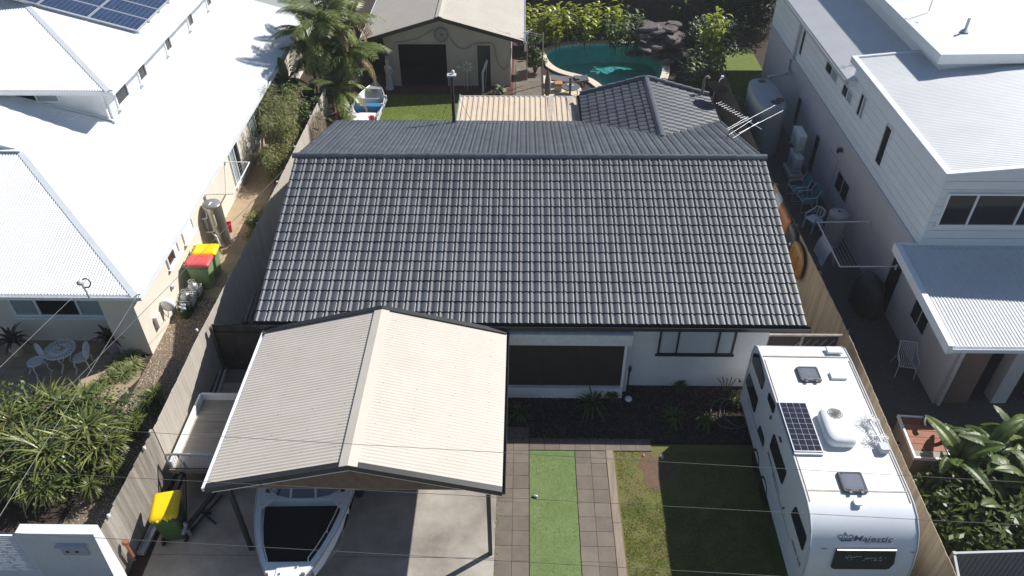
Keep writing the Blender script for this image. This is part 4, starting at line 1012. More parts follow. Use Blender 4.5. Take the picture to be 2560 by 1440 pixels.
def hipcap(a, b, n1, n2, m, parent, w=.17):
    a, b = Vector(a), Vector(b); mb = MB(); up = Vector((0, 0, .03))
    d = (b-a).normalized()
    for n_ in (n1, n2):
        s = Vector(n_).normalized(); s = (s - d*s.dot(d)).normalized()*w
        mb.add([a+up, b+up, b+s+up*.55, a+s+up*.55], [(0, 1, 2, 3)])
    return wpart(mb, 'hip_capping', m, parent)
hipcap(LC, top, (-1, -.0, 0), (0, 1, 0), FLASHW, lh)
mb = MB(); mb.bar((top.x, top.y, top.z+.03), (-24, top.y, top.z+.03), .25, .03); wpart(mb, 'ridge_flashing', FLASHW, lh)
gutter(lh, (-24, LC.y-.05, LC.z-.02), (LC.x+.05, LC.y-.05, LC.z-.02), WHITE, .12, .11)
gutter(lh, (LC.x+.05, LC.y-.1, LC.z-.02), (LC.x+.05, YE, LC.z-.02), FLASHW, .12, .11)
fb = MB(); fb.box(-24, LC.x, LC.y+.02, LC.y+.05, 2.54, 2.68); fb.box(LC.x-.05, LC.x-.02, LC.y+.05, YE, 2.54, 2.68); wpart(fb, 'fascia', WHITE, lh)
# upper storey
UC = Vector((-13.6, 23.75, 5.05)); UWX, UWY = -14.05, 24.15
wb = MB()
wb.box(UWX-.2, UWX, UWY, 37, 3.3, 5.0); wb.box(-24, UWX-.2, UWY, UWY+.2, 3.3, 5.0); wpart(wb, 'upper_wall', CREAM if False else WALLW, lh)
sf = MB(); sf.box(-24, UC.x-.06, UC.y+.06, UWY, 4.93, 4.97); sf.box(UWX, UC.x-.06, UWY, 37, 4.93, 4.97); wpart(sf, 'upper_soffit', WHITE, lh)
d = 6.0; ut = Vector((UC.x-d, UC.y+d, UC.z+d*T16))
mb = MB(); corrugated(mb, [(-28, UC.y, UC.z), (UC.x, UC.y, UC.z), ut, (-28, ut.y, ut.z)], (0, 1, T16), .09, .013); wpart(mb, 'upper_front_sheet', ROOFW, lh)
mb = MB(); corrugated(mb, [(UC.x, UC.y, UC.z), (UC.x, 40, UC.z), (ut.x, 40, ut.z), ut], (-1, 0, T16), .09, .013); wpart(mb, 'upper_side_sheet', ROOFW, lh)
hipcap(UC, ut, (-1, 0, 0), (0, 1, 0), FLASHW, lh, .16)
gutter(lh, (-28, UC.y-.05, UC.z-.02), (UC.x+.05, UC.y-.05, UC.z-.02), WHITE, .12, .11)
gutter(lh, (UC.x+.05, UC.y-.1, UC.z-.02), (UC.x+.05, 40, UC.z-.02), WHITE, .12, .11)
fb = MB(); fb.box(-28, UC.x, UC.y+.02, UC.y+.05, 4.9, 5.03); fb.box(UC.x-.05, UC.x-.02, UC.y+.05, 40, 4.9, 5.03); wpart(fb, 'upper_fascia', WHITE, lh)
# flashing where the upper wall meets the lower roof
fl_ = MB(); fl_.bar((UWX+.03, UWY-.02, LC.z+(LC.x-UWX)*T16+.05), (UWX+.03, 37, LC.z+(LC.x-UWX)*T16+.05), .08, .06)
fl_.bar((UWX, UWY-.03, LC.z+(LC.x-UWX)*T16+.04), (-19, UWY-.03, LC.z+(LC.x+19)*T16+.04), .06, .05); wpart(fl_, 'wall_flashing', FLASHW, lh)
# upper windows: east side and front
for (y0, w_) in ((24.6, 1.0), (26.6, .7), (29.3, .6), (31.9, .6), (34.3, .6)):
    window(lh, (UWX, y0, 4.0), (0, 1, 0), (0, 0, 1), w_, .82, WHITE, [GLASSD], depth=.06, fw=.05, nrm=(1, 0, 0), sill=.14)
window(lh, (-17.2, UWY, 4.45), (1, 0, 0), (0, 0, 1), 1.55, .42, WHITE, [GLASSD, GLASSB], depth=.05, fw=.04, mull=(.5,), nrm=(0, -1, 0))
mb = MB(); mb.tube([(UWX-.12, UWY-.06, 4.9), (UWX-.12, UWY-.06, 3.85), (UWX+.1, UWY-.15, 3.78)], .045, 6); wpart(mb, 'downpipe', WHITE, lh)
# front window (three lights) on the lower wall
a = PY(72, 800, 17.1); b_ = PY(243, 800, 17.1)
window(lh, (-14.95, 17.1, 1.05), (1, 0, 0), (0, 0, 1), 2.75, 1.25, WHITE, [GLASSB, GLASSD, GLASSB], depth=.06, fw=.06, mull=(.28, .72), nrm=(0, -1, 0), sill=.12)
mb = MB(); mb.tube([(-12.05, 17.0, 2.55), (-12.05, 17.0, 0.1)], .045, 8); wpart(mb, 'downpipe', WHITE, lh)
# east wall windows
window(lh, (-11.0, 18.95, 1.35), (0, 1, 0), (0, 0, 1), .95, .75, WHITE, [GLASSD, WHITE], depth=.06, fw=.05, mull=(.6,), nrm=(1, 0, 0), sill=.10)
window(lh, (-11.0, 20.35, 1.3), (0, 1, 0), (0, 0, 1), .9, .8, WHITE, [WHITE], depth=.05, fw=.05, nrm=(1, 0, 0), sill=.12)
window(lh, (-11.0, 25.4, .35), (0, 1, 0), (0, 0, 1), 1.0, 1.75, WHITE, [GLASSB, GLASSD], depth=.06, fw=.05, mull=(.5,), nrm=(1, 0, 0), sill=.08)
window(lh, (-11.0, 28.0, .6), (0, 1, 0), (0, 0, 1), 1.5, 1.5, WHITE, [GLASSB, GLASSD], depth=.06, fw=.05, mull=(.5,), nrm=(1, 0, 0), sill=.08)
q = PX(390, 800, -11.0); mb = MB(); mb.box(-11.0, -10.88, q.y-.14, q.y+.14, q.z-.2, q.z+.2); wpart(mb, 'meter_box', CREAM, lh)
q = PX(428, 718, -11.0); mb = MB(); mb.rbox(-11.0, -10.92, q.y-.06, q.y+.06, q.z-.05, q.z+.08, .02, .01); wpart(mb, 'wall_light', PLASG, lh)
mb = MB(); mb.tube([(-10.95, 22.6, 2.5), (-10.95, 22.6, .1)], .045, 6); wpart(mb, 'downpipe', CREAM, lh)
# service bracket on the front eave
sv = thing('service_bracket', 'grey power service bracket with coiled cable on front eave of the white house', 'bracket', P(215, 735, 2.85))
mb = MB(); mb.tube([(0.05, 0, -.15), (.02, .02, .1), (-.05, .05, .32)], .025, 6); part(mb, 'bracket_arm', GALV, sv)
mb = MB(); mb.lathe([(.03, .28), (.09, .32), (.09, .38), (.03, .42)], (-.06, .05, 0), 10); part(mb, 'insulator', PLASG, sv)
mb = MB()
for k in range(3): mb.tube([Vector((.05 + (.13-.015*k)*math.cos(a*.5236), .12 + .05*math.sin(a*.5236), .28 + (.13-.015*k)*math.sin(a*.5236))) for a in range(12)], .008, 4, True)
part(mb, 'cable_coil', WIREB, sv)
# solar array
nE = Vector((T16, 0, 1)); p0r = (UC.x, 0, UC.z+.12)
arr = thing('solar_array', 'blue rooftop solar array on the upper roof of the white house', 'solar panels', (-16.0, 30, 5.9))
e1 = Vector((-1, 0, T16)).normalized(); e2 = Vector((0, 1, 0)); nn = Vector((T16, 0, 1)).normalized()
c00 = PH(343, 78, p0r, nE)
pw_, pl_ = 1.72, 1.06
def pmesh():
    pass
for i in range(4):
    for j in range(4):
        o_ = c00 + e1*(i*(pw_+.03)) + e2*(j*(pl_+.03)) + nn*.0
        fr = MB(); 
        def qd(mb, a0, a1, b0, b1, h0, h1):
            vs = [o_ + e1*a + e2*b + nn*h for h in (h0, h1) for (a, b) in ((a0, b0), (a1, b0), (a1, b1), (a0, b1))]
            mb.add(vs, [(0,1,2,3),(7,6,5,4),(0,4,5,1),(1,5,6,2),(2,6,7,3),(3,7,4,0)])
        qd(fr, 0, pw_, 0, pl_, -.0, .035); po = wpart(fr, 'solar_panel', SOLF, arr)
        if (i, j) in ((0, 0), (0, 1), (0, 2), (1, 0), (1, 1), (2, 0)):
            for a in range(10):
                cl = MB()
                for b in range(6):
                    qd(cl, .03+(pw_-.06)*a/10+.003, .03+(pw_-.06)*(a+1)/10-.003, .03+(pl_-.06)*b/6+.003, .03+(pl_-.06)*(b+1)/6-.003, .036, .038)
                part(cl, 'cell_row', CELL, po)
        else:
            cl = MB(); qd(cl, .03, pw_-.03, .03, pl_-.03, .036, .038); part(cl, 'cell_sheet', CELL, po)
for j in range(5):
    mb = MB(); a = c00 + e2*(j*1.05+.1) - nn*.06; mb.bar(a - e1*.05, a + e1*6.9, .04, .08); wpart(mb, 'mount_rail', ALUM, arr)

# ================================================================== RIGHT HOUSE
rh = thing('two_storey_house', 'two storey pale weatherboard and render house on the right', 'house', (14, 22, 0))
WX2 = 11.4
wb = MB(); wb.box(WX2, WX2+.2, 14.87, 18.3, 0, 2.48); wb.box(WX2, WX2+.2, 18.3, 35.6, 0, 2.78); wb.box(WX2+.2, 20, 35.4, 35.6, 0, 2.78); wpart(wb, 'lower_wall', GREYR, rh)
wb = MB(); wb.box(WX2-.06, WX2+.25, 18.20, 35.65, 2.78, 2.93); wb.box(WX2+.25, 20, 18.12, 18.35, 2.78, 2.93); wpart(wb, 'band', PLASG, rh)
# weatherboards: long boards, each its own piece
bd = .27; k = 0; z = 2.93
while z < 5.40:
    h_ = min(bd, 5.42-z)
    y1 = 35.6 if z < 4.7 else 25.6
    mb = MB(); mb.add([(WX2+.02, 18.32, z), (WX2-.014, 18.32, z), (WX2-.010, 18.32, z+h_-.016), (WX2+.02, 18.32, z+h_-.016), (WX2+.02, y1, z), (WX2-.014, y1, z), (WX2-.010, y1, z+h_-.016), (WX2+.02, y1, z+h_-.016)], [(0,1,2,3),(7,6,5,4),(0,4,5,1),(1,5,6,2),(2,6,7,3),(3,7,4,0)])
    wpart(mb, 'side_board', BOARDW, rh)
    mb = MB(); mb.add([(WX2+.02, 18.32, z), (WX2+.02, 18.286, z), (WX2+.02, 18.290, z+h_-.016), (WX2+.02, 18.32, z+h_-.016), (20, 18.32, z), (20, 18.286, z), (20, 18.290, z+h_-.016), (20, 18.32, z+h_-.016)], [(0,3,2,1),(7,4,5,6),(0,1,5,4),(1,2,6,5),(2,3,7,6),(3,0,4,7)])
    wpart(mb, 'front_board', BOARDW, rh)
    z += bd
wb = MB(); wb.box(WX2+.02, WX2+.2, 18.34, 35.6, 2.93, 4.72); wb.box(WX2+.2, 20, 18.34, 18.5, 2.93, 5.4); wb.box(WX2+.02, WX2+.2, 18.34, 25.6, 4.72, 5.40); wb.box(WX2+.2, 20, 25.4, 25.6, 4.0, 5.40); wb.box(WX2+.2, 20, 35.4, 35.6, 2.93, 4.72); wpart(wb, 'upper_wall', PLASG, rh)
mb = MB(); mb.box(WX2-.025, WX2+.03, 18.27, 18.33, 2.93, 5.4); wpart(mb, 'corner_trim', BOARDW, rh)
# rear skillion roof
ze = 4.78
mb = MB(); corrugated(mb, [(11.12, 25.3, ze), (11.12, 36.8, ze), (13.9, 36.8, ze+.834), (13.9, 25.3, ze+.834)], (1, 0, .3), .09, .012); wpart(mb, 'rear_roof_sheet', ROOFB, rh)
gutter(rh, (11.09, 25.25, ze-.02), (11.09, 36.8, ze-.02), PLASG, .12, .12)
mb = MB(); mb.box(11.12, 12.0, 25.22, 25.27, ze-.18, ze+.03); mb.box(11.16, 20, 25.28, 25.32, ze-.2, ze-.05); wpart(mb, 'rear_roof_end', FLASHW, rh)
# front parapet roof
Z1 = 5.46; s2 = -.035
mb = MB(); corrugated(mb, [(11.3, 18.1, Z1), (11.3, 25.65, Z1), (20, 25.65, Z1+.87), (20, 18.1, Z1+.87)], (1, 0, .1), .09, .012); wpart(mb, 'front_roof_sheet', ROOFB, rh)
mb = MB(); mb.prism([(11.16, 17.95, Z1+.05), (11.34, 17.95, Z1+.06), (11.34, 17.95, Z1-.17), (11.16, 17.95, Z1-.17)], (0, 7.75, 0)); wpart(mb, 'side_barge', FLASHW, rh)
mb = MB(); mb.prism([(11.34, 17.95, Z1+.06), (20, 17.95, Z1+.93), (20, 17.95, Z1+.70), (11.34, 17.95, Z1-.17)], (0, .16, 0)); wpart(mb, 'front_barge', FLASHW, rh)
mb = MB(); mb.prism([(11.34, 25.6, Z1+.06), (20, 25.6, Z1+.93), (20, 25.6, Z1+.70), (11.34, 25.6, Z1-.17)], (0, .1, 0)); wpart(mb, 'back_barge', FLASHW, rh)
# third, higher roof
a, b_, c_ = P(2352, 138, 6.27), P(2220, 0, 6.27), P(2560, 160, 6.27)
tx, ty = a.x, a.y
mb = MB(); mb.box(tx+.25, 24, ty+.25, 40, 4.9, 6.02); wpart(mb, 'third_wall', BOARDW, rh)
mb = MB(); corrugated(mb, [(tx+.15, ty+.15, 6.23), (tx+.15, 40, 6.23), (24, 40, 6.4), (24, ty+.15, 6.4)], (1, 0, .02), .09, .008); wpart(mb, 'third_roof_sheet', ROOFB, rh)
mb = MB(); mb.box(tx, tx+.16, ty, 40, 5.97, 6.29); mb.prism([(tx+.16, ty, 6.29), (24, ty, 6.46), (24, ty, 6.14), (tx+.16, ty, 5.97)], (0, .16, 0)); wpart(mb, 'third_barge', FLASHW, rh)
mb = MB(); q = P(2412, 78, 6.3); mb.tube([q, q + Vector((0, 0, .45))], .05, 8); o = wpart(mb, 'roof_vent_pipe', PLASG, rh); mb = MB(); mb.lathe([(.16, 0), (.06, .08)], q, 10); wpart(mb, 'vent_boot', PLASG, rh)
mb = MB(); q = P(2322, 28, 6.3); mb.tube([q, q + Vector((0, 0, 1.3))], .02, 5); top_ = q + Vector((0, 0, 1.2))
mb.tube([top_ + Vector((-.9, .3, 0)), top_ + Vector((.5, -.2, 0))], .012, 4)
for k in range(9): mb.tube([top_ + Vector((-.9+.16*k, .3-.055*k-.18, 0)), top_ + Vector((-.9+.16*k, .3-.055*k+.18, 0))], .008, 4)
wpart(mb, 'roof_antenna', ALUM, rh)
# upper windows (left side) and front window
def sidewin(pa, pb, m=(GLASSD, GLASSB), mull=(.5,)):
    """pa, pb: lower-near and upper-far corner pixels on the side wall"""
    a, b_ = PX(*pa, WX2), PX(*pb, WX2)
    window(rh, (WX2-.01, b_.y, min(a.z, b_.z)), (0, -1, 0), (0, 0, 1), abs(b_.y-a.y), abs(b_.z-a.z), PLASW, list(m), depth=.04, fw=.032, mull=mull, nrm=(-1, 0, 0))
sidewin((2004, 143), (2013, 70), (GLASSD,), ())
sidewin((2092, 212), (2072, 145))
sidewin((2128, 265), (2113, 205))
sidewin((2155, 303), (2158, 229))
sidewin((2202, 421), (2220, 307), (GLASSD,), ())
a, b_ = PY(2380, 562, 18.3), PY(2412, 481, 18.3)
window(rh, (11.62, 18.272, a.z), (1, 0, 0), (0, 0, 1), 2.75, b_.z-a.z, PLASW, [GLASSD], depth=.06, fw=.05, mull=(.3, .78), nrm=(0, -1, 0), sill=.05)
# lower wall windows / doors
def lowwin(y0, y1, z0, z1, m, mull=(), fr=PLASG):
    window(rh, (WX2-.01, y1, z0), (0, -1, 0), (0, 0, 1), y1-y0, z1-z0, fr, list(m), depth=.02, fw=.05, mull=mull, nrm=(-1, 0, 0))
q0, q1 = PX(1990, 270, WX2), PX(1985, 310, WX2)
lowwin(29.6, 30.1, .75, 2.0, [GLASSD]); lowwin(26.85, 27.35, .1, 1.75, [GLASSD]); lowwin(24.9, 25.7, .05, 1.9, [GREYR])
lowwin(23.35, 24.6, 1.0, 1.75, [GLASSD, GLASSD], (.5,)); lowwin(18.5, 19.25, .05, 2.0, [GLASSD]); lowwin(16.4, 17.4, 1.05, 1.9, [GLASSD, GLASSD], (.5,))
q = PX(2106, 375, WX2); mb = MB(); mb.rbox(q.x-.16, q.x, q.y-.08, q.y+.08, q.z-.06, q.z+.06, .02, .01); mb.lathe([(.04, -.02), (.07, .1)], (q.x-.14, q.y, q.z-.1), 8); wpart(mb, 'flood_light', BLACKP, rh)
# downpipe rear
mb = MB(); a = PX(1978, 30, WX2-.06); mb.tube([(11.3, 31.6, 4.6), (11.3, 31.6, 2.95), (11.33, 32.0, 2.75), (11.33, 32.0, 2.35), (11.2, 31.5, 2.3), (10.3, 31.2, 2.28)], .06, 8); wpart(mb, 'downpipe', PLASG, rh)
# porch
pr0 = Vector((10.72, 14.40, 2.62))
mb = MB(); corrugated(mb, [(10.84, 14.40, 2.64), (10.84, 18.28, 2.94), (20, 18.28, 2.94), (20, 14.40, 2.64)], (0, 1, .077), .09, .013); wpart(mb, 'porch_roof_sheet', ROOFB, rh)
mb = MB(); mb.prism([(10.70, 14.34, 2.70), (10.70, 18.34, 3.0), (10.70, 18.34, 2.72), (10.70, 14.34, 2.42)], (.16, 0, 0)); mb.box(10.86, WX2, 18.285, 18.34, 2.80, 3.0); wpart(mb, 'porch_barge', FLASHW, rh)
gutter(rh, (10.8, 14.33, 2.64), (20, 14.33, 2.64), FLASHW, .12, .12)
mb = MB(); mb.box(10.9, 20, 14.5, 18.2, 2.48, 2.52); wpart(mb, 'porch_soffit', GREYR, rh)
wb = MB(); wb.box(11.6, 12.35, 14.90, 15.05, 0, 2.5); wpart(wb, 'porch_panel', mat('brown_panel', (.20, .13, .10), .8, var=.15, scale=2), rh)
wb = MB(); wb.box(13.0, 13.42, 14.9, 15.3, 0, 2.5); wb.box(14.1, 14.55, 14.9, 15.3, 0, 2.5); wpart(wb, 'porch_pier', GREYR, rh)
wb = MB(); wb.box(11.6, 20, 17.8, 18.0, 0, 2.5); wpart(wb, 'porch_back_wall', WOODD, rh)
mb = MB(); mb.tube([(11.5, 14.78, 2.5), (11.5, 14.78, .05)], .05, 8); wpart(mb, 'downpipe', GREYR, rh)
mb = MB(); mb.rbox(12.0, 12.16, 14.7, 14.86, 2.2, 2.4, .04, .02); wpart(mb, 'porch_light', PLASW, rh)
# ================================================================== SHED
sh = thing('garden_shed', 'rendered shed with dark roller opening behind the back lawn', 'shed', (-3.8, 36, 0))
SY = 35.15; SXL, SXR, SXM = -7.55, -0.02, -3.86; SZE, SZR = 2.36, 3.45; SF = 34.85
wb = MB()
def swall(x0, x1, z0, z1): wb.box(x0, x1, SY, SY+.15, z0, z1)
a, b_ = PY(990, 108, SY), PY(1116, 108, SY); ox0, ox1, oz = a.x+.05, b_.x, 2.1
c_, d_ = PY(1190, 110, SY), PY(1228, 110, SY); dx0, dx1, dz = c_.x+.02, d_.x-.02, 2.05
swall(-6.55, ox0, 0, 2.36); swall(ox1, dx0, 0, 2.36); swall(dx1, -.62, 0, 2.36); swall(ox0, ox1, oz, 2.36); swall(dx0, dx1, dz, 2.36)
wb.prism([(-6.55, SY, 2.36), (-.62, SY, 2.36), (-.62, SY, 2.55), (SXM, SY, 3.38), (-6.55, SY, 2.6)], (0, .15, 0))
wb.box(-.77, -.62, SY+.15, 44, 0, 2.4); wb.box(-6.55, -6.4, SY+.15, 44, 0, 2.4)
wpart(wb, 'wall', SHEDW, sh)
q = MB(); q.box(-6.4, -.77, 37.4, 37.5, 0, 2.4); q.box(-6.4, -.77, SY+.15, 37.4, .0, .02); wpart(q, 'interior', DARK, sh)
for (x0, x1, zt, nm) in ((ox0, ox1, oz, 'opening_frame'), (dx0, dx1, dz, 'door_frame')):
    q = MB(); q.box(x0-.04, x0+.03, SY-.03, SY, 0, zt+.05); q.box(x1-.03, x1+.04, SY-.03, SY, 0, zt+.05); q.box(x0+.03, x1-.03, SY-.03, SY, zt-.02, zt+.05); wpart(q, nm, SHEDW, sh)
q = MB(); q.box(dx0+.03, dx1-.03, SY+.02, SY+.05, 0, dz-.02); wpart(q, 'door', NAVY, sh)
for sg, xe in ((-1, SXL), (1, SXR)):
    mb = MB(); corrugated(mb, [(xe, SF, SZE), (xe, 45, SZE), (SXM, 45, SZR), (SXM, SF, SZR)], (SXM-xe, 0, SZR-SZE), .2, .012, shape='rib'); wpart(mb, 'roof_sheet', ROOFS, sh)
    mb = MB(); mb.prism([(SXM, SF-.02, SZR+.01), (SXM, SF-.02, SZR-.17), (xe, SF-.02, SZE-.17), (xe, SF-.02, SZE+.01)], (0, -.03, 0)); wpart(mb, 'barge_flashing', BLACKM, sh)
mb = MB()
for sg in (-1, 1): mb.prism([(SXM, SF-.05, SZR+.06), (SXM+sg*.16, SF-.05, SZR+.01), (SXM+sg*.16, SF-.05, SZR-.01), (SXM, SF-.05, SZR+.04)], (0, 10, 0))
wpart(mb, 'ridge_capping', ROOFS, sh)
gutter(sh, (SXL, SF-.05, SZE), (SXL, 45, SZE), FLASHW, .13, .1); gutter(sh, (SXR+.03, 45, SZE), (SXR+.03, SF-.05, SZE), FLASHW, .1, .1)
# lean-to left of the shed
q = MB(); q.box(-7.5, -6.56, 36.4, 36.5, 0, 2.3); wpart(q, 'lean_to_back', DARK, sh)
# things on and before the shed wall
wc = PY(1103, 87, SY-.12); wh = thing('wire_wheel_ornament', 'round wire wheel ornament high on the shed gable', 'ornament', (wc.x, SY-.10, wc.z))
for r_, w_ in ((.30, .02), (.33, .015), (.27, .012)):
    mb = MB(); mb.tube([(r_*math.cos(a*math.pi/12), (.33-r_)*-.8, r_*math.sin(a*math.pi/12)) for a in range(24)], w_, 4, True); part(mb, 'rim', WOODG, wh)
for k in range(12):
    mb = MB(); a = k*math.pi/6; mb.tube([(0, -.03, 0), (.28*math.cos(a), 0, .28*math.sin(a))], .008, 4); part(mb, 'spoke', WOODG, wh)
mb = MB(); mb.lathe([(.05, -.04), (.06, 0), (.04, .04)], n=8); mb.xf(Matrix.Rotation(math.pi/2, 4, 'X')); part(mb, 'hub', ORANGE, wh)
mb = MB(); mb.poly([(.27*math.cos(a*math.pi/12), .02, .27*math.sin(a*math.pi/12)) for a in range(24)][::-1]); part(mb, 'back_disc', SHEDW, wh)
def rope(pixels, name, label, r=.02, y=SY-.06, m=WOODG):
    pts = [PY(px, py, y) for px, py in pixels]; out = []
    for i in range(len(pts)-1):
        for k in range(4):
            t = k/4; p0 = pts[max(0, i-1)]; p1 = pts[i]; p2 = pts[i+1]; p3 = pts[min(len(pts)-1, i+2)]
            out.append(.5*((2*p1) + (p2-p0)*t + (2*p0-5*p1+4*p2-p3)*t*t + (3*p1-p0-3*p2+p3)*t*t*t))
    out.append(pts[-1]); mb = MB(); mb.tube(out, r, 5); return single(mb, name, m, label, 'rope')
rope([(1080, 75), (1045, 95), (1010, 103), (985, 107)], 'rope_garland', 'thin rope strung from wheel ornament to the left over the shed opening', .012)
rope([(1125, 95), (1145, 118), (1165, 122), (1182, 112), (1195, 108), (1232, 110), (1240, 140), (1250, 165), (1265, 172), (1276, 150), (1278, 120)], 'rope_swag', 'thick rope swag hung over the narrow shed door', .02)
mb = MB(); q = PY(960, 125, SY-.05); mb.tube([q + Vector((0, 0, .45)), q + Vector((0, 0, 0))], .02, 5); mb.loft([[q + Vector((x*s, y*.3*s, z)) for x, y in ((-.06, -.1), (.06, -.1), (.06, .1), (-.06, .1))] for s, z in ((1, 0), (2.2, -.25))], True, True, False)
single(mb, 'hanging_broom', WOODD, 'dark broom hanging left of the shed opening', 'broom')
# pale garden statue left of the opening
st = P(975, 222, 0); stt = thing('garden_statue', 'weathered pale statue of a robed figure left of the shed opening', 'statue', st)
mb = MB(); mb.lathe([(.20, 0), (.2, .08), (.15, .10), (.16, .3), (.13, .7), (.15, .95), (.17, 1.1), (.08, 1.2), (.065, 1.26), (.09, 1.32), (.095, 1.42), (.05, 1.5)], n=12); part(mb, 'figure', GREYR, stt)
mb = MB(); mb.tube([(.15, 0, 1.08), (.22, -.1, .9), (.08, -.18, .85)], [.05, .045, .035], 6); part(mb, 'sleeve', GREYR, stt)
# easel-like telescope stand
ea = thing('tripod_windmill', 'small silver garden windmill on a lattice stand before the shed', 'windmill', P(1170, 222, 0))
for k in range(3):
    mb = MB(); a = k*2.094+.5; mb.tube([(.2*math.cos(a), .2*math.sin(a), 0), (0, 0, 1.05)], .015, 5); part(mb, 'leg', GALV, ea)
mb = MB()
for z in (.3, .6): mb.tube([((.2*(1-z/1.05))*math.cos(k*2.094+.5), (.2*(1-z/1.05))*math.sin(k*2.094+.5), z) for k in range(3)], .01, 4, True)
part(mb, 'brace', GALV, ea)
for k in range(8):
    mb = MB(); a = k*math.pi/4; d1 = Vector((math.cos(a), 0, math.sin(a))); d2 = Vector((-math.sin(a), .15, math.cos(a)))*.06
    mb.add([Vector((0, -.06, 1.12)) + d1*.05, Vector((0, -.06, 1.12)) + d1*.25 + d2, Vector((0, -.06, 1.12)) + d1*.27 - d2], [(0, 1, 2)]); part(mb, 'blade', ALUM, ea)
mb = MB(); mb.tube([(0, -.05, 1.12), (-.35, .1, 1.05)], .015, 5); mb.add([(-.35, .1, 1.15), (-.5, .12, 1.1), (-.5, .12, .98), (-.35, .1, .98)], [(0, 1, 2, 3)]); part(mb, 'tail', ALUM, ea)
# bent grey pole by the door
dv = thing('davit_post', 'grey davit post with cranked arm before the narrow shed door', 'post', P(1208, 232, 0))
mb = MB(); mb.bar((0, 0, 0), (0, 0, 1.05), .09, .09); mb.bar((0, 0, 1.0), (.2, .3, 1.45), .08, .08); part(mb, 'post', PLASG, dv)
mb = MB(); mb.tube([(.2, .3, 1.4), (.1, .1, .2)], .01, 4); mb.rbox(.15, .24, .26, .34, 1.38, 1.5, .02, .01); part(mb, 'pulley_line', GALV, dv)

# ================================================================== TINNY BOAT
tin = thing('aluminium_dinghy', 'open aluminium dinghy with blue bench seat on the back lawn', 'boat', (-6.95, 30.0, 0), math.radians(-2.0))
def tb(y): 
    t = max(0.0, (y-1.6)/2.2); return .68*(1 - min(1, t)**2.2)
yy = [-1.2, 0, 1.0, 1.7, 2.2, 2.7, 3.1, 3.4, 3.6, 3.72, 3.8]
zt_ = lambda y: .72 + .12*max(0, (y-1.5)/2.3)**2
mb = MB(); sec = []
for y in yy:
    b = max(.03, tb(y)); z = zt_(y); zk = .25 + .3*max(0, (y-2.6)/1.2)**2; sec.append([Vector((0, y, zk)), Vector((b*.8, y, zk+.08)), Vector((b*.93, y, zk+.25)), Vector((b, y, z))])
for s in (1, -1):
    vs = [Vector((p.x*s, p.y, p.z)) for q in sec for p in q]; mb.add(vs, [(i*4+k, i*4+k+1, i*4+k+5, i*4+k+4) for i in range(len(sec)-1) for k in range(3)], True)
mb.poly([sec[0][i] for i in range(4)] + [Vector((-p.x, p.y, p.z)) for p in sec[0][::-1]]); part(mb, 'hull', WHITE, tin)
mb = MB()
for s in (1, -1): mb.tube([Vector((s*max(.03, tb(y)), y, zt_(y))) for y in yy], .03, 6)
part(mb, 'gunwale', ALUM, tin)
mb = MB(); fy = [y for y in yy if y >= 3.1]; mb.poly([Vector((max(.03, tb(y)), y, zt_(y)+.01)) for y in fy] + [Vector((-max(.03, tb(y)), y, zt_(y)+.01)) for y in fy[::-1]]); part(mb, 'bow_plate', ALUM, tin)
mb = MB(); mb.box(-.6, .6, -.9, 3.0, .33, .36); part(mb, 'floor', ALUM, tin)
mb = MB(); mb.rbox(-.62, .62, 1.7, 2.05, .36, .62, .03, .015); part(mb, 'bench_seat', BLUEP, tin)
mb = MB(); mb.box(-.6, .6, 2.5, 2.56, .36, .6); part(mb, 'bulkhead', ALUM, tin)
mb = MB(); mb.box(-.58, .42, -.9, 1.25, .46, .54); part(mb, 'white_deck', WHITE, tin)
for k in range(4):
    mb = MB(); y = .1 + .3*k; mb.box(-.64, -.60, y, y+.03, .38, .70); part(mb, 'hull_rib', ALUM, tin)
for (y, z) in ((2.35, .0), (1.55, .0)):
    mb = MB(); mb.rbox(.60, .72, y, y+.1, .66, .82, .02, .01); part(mb, 'rowlock', PLASG, tin)
mb = MB(); mb.tube([(.45, .6, .6), (.7, .9, .8), (.72, 1.15, .82), (.5, 1.0, .6), (.48, .3, .58)], .018, 5); mb.tube([(.5, .7, .6), (.66, .5, .75), (.6, .2, .6)], .018, 5); part(mb, 'mooring_rope', PLASW, tin)
bk = thing('red_bucket', 'red round tub at the stern of the aluminium dinghy', 'bucket', P(929, 299, .62)); 
mb = MB(); mb.lathe([(.10, -.08), (.13, .14), (.14, .15), (.12, .15), (.11, .02)], n=14); part(mb, 'body', REDP, bk)
mb = MB(); mb.tube([(-.13, 0, .14), (-.08, -.03, .2), (.08, -.03, .2), (.13, 0, .14)], .008, 4); part(mb, 'handle', PLASW, bk)

# ================================================================== CREAM AWNING
aw = thing('patio_awning', 'flat cream ribbed awning between back lawn and rear wing', 'awning', (-.2, 27.5, 0))
mb = MB(); corrugated(mb, [(-2.52, 26.2, 2.47), (-2.52, 28.98, 2.38), (2.12, 28.98, 2.38), (2.12, 26.2, 2.47)], (0, 1, -.03), .205, .035, shape='rib'); wpart(mb, 'roof_sheet', mat('rusty_cream_steel', (.60, .50, .38), .6, col2=(.50, .40, .30), scale=2.2, detail=9), aw)
mb = MB(); mb.box(-2.56, 2.16, 28.98, 29.06, 2.30, 2.41); mb.box(-2.56, -2.52, 26.2, 28.98, 2.33, 2.5); wpart(mb, 'edge_trim', GALV, aw)
mb = MB(); mb.box(.95, 1.18, 26.3, 28.9, 2.44, 2.452); mb.box(1.72, 1.95, 26.3, 28.9, 2.44, 2.452); mb.xf(Matrix.Translation((0, 0, .012))); wpart(mb, 'translucent_sheet', mat('dull_fibreglass', (.42, .36, .29), .6, var=.15), aw)
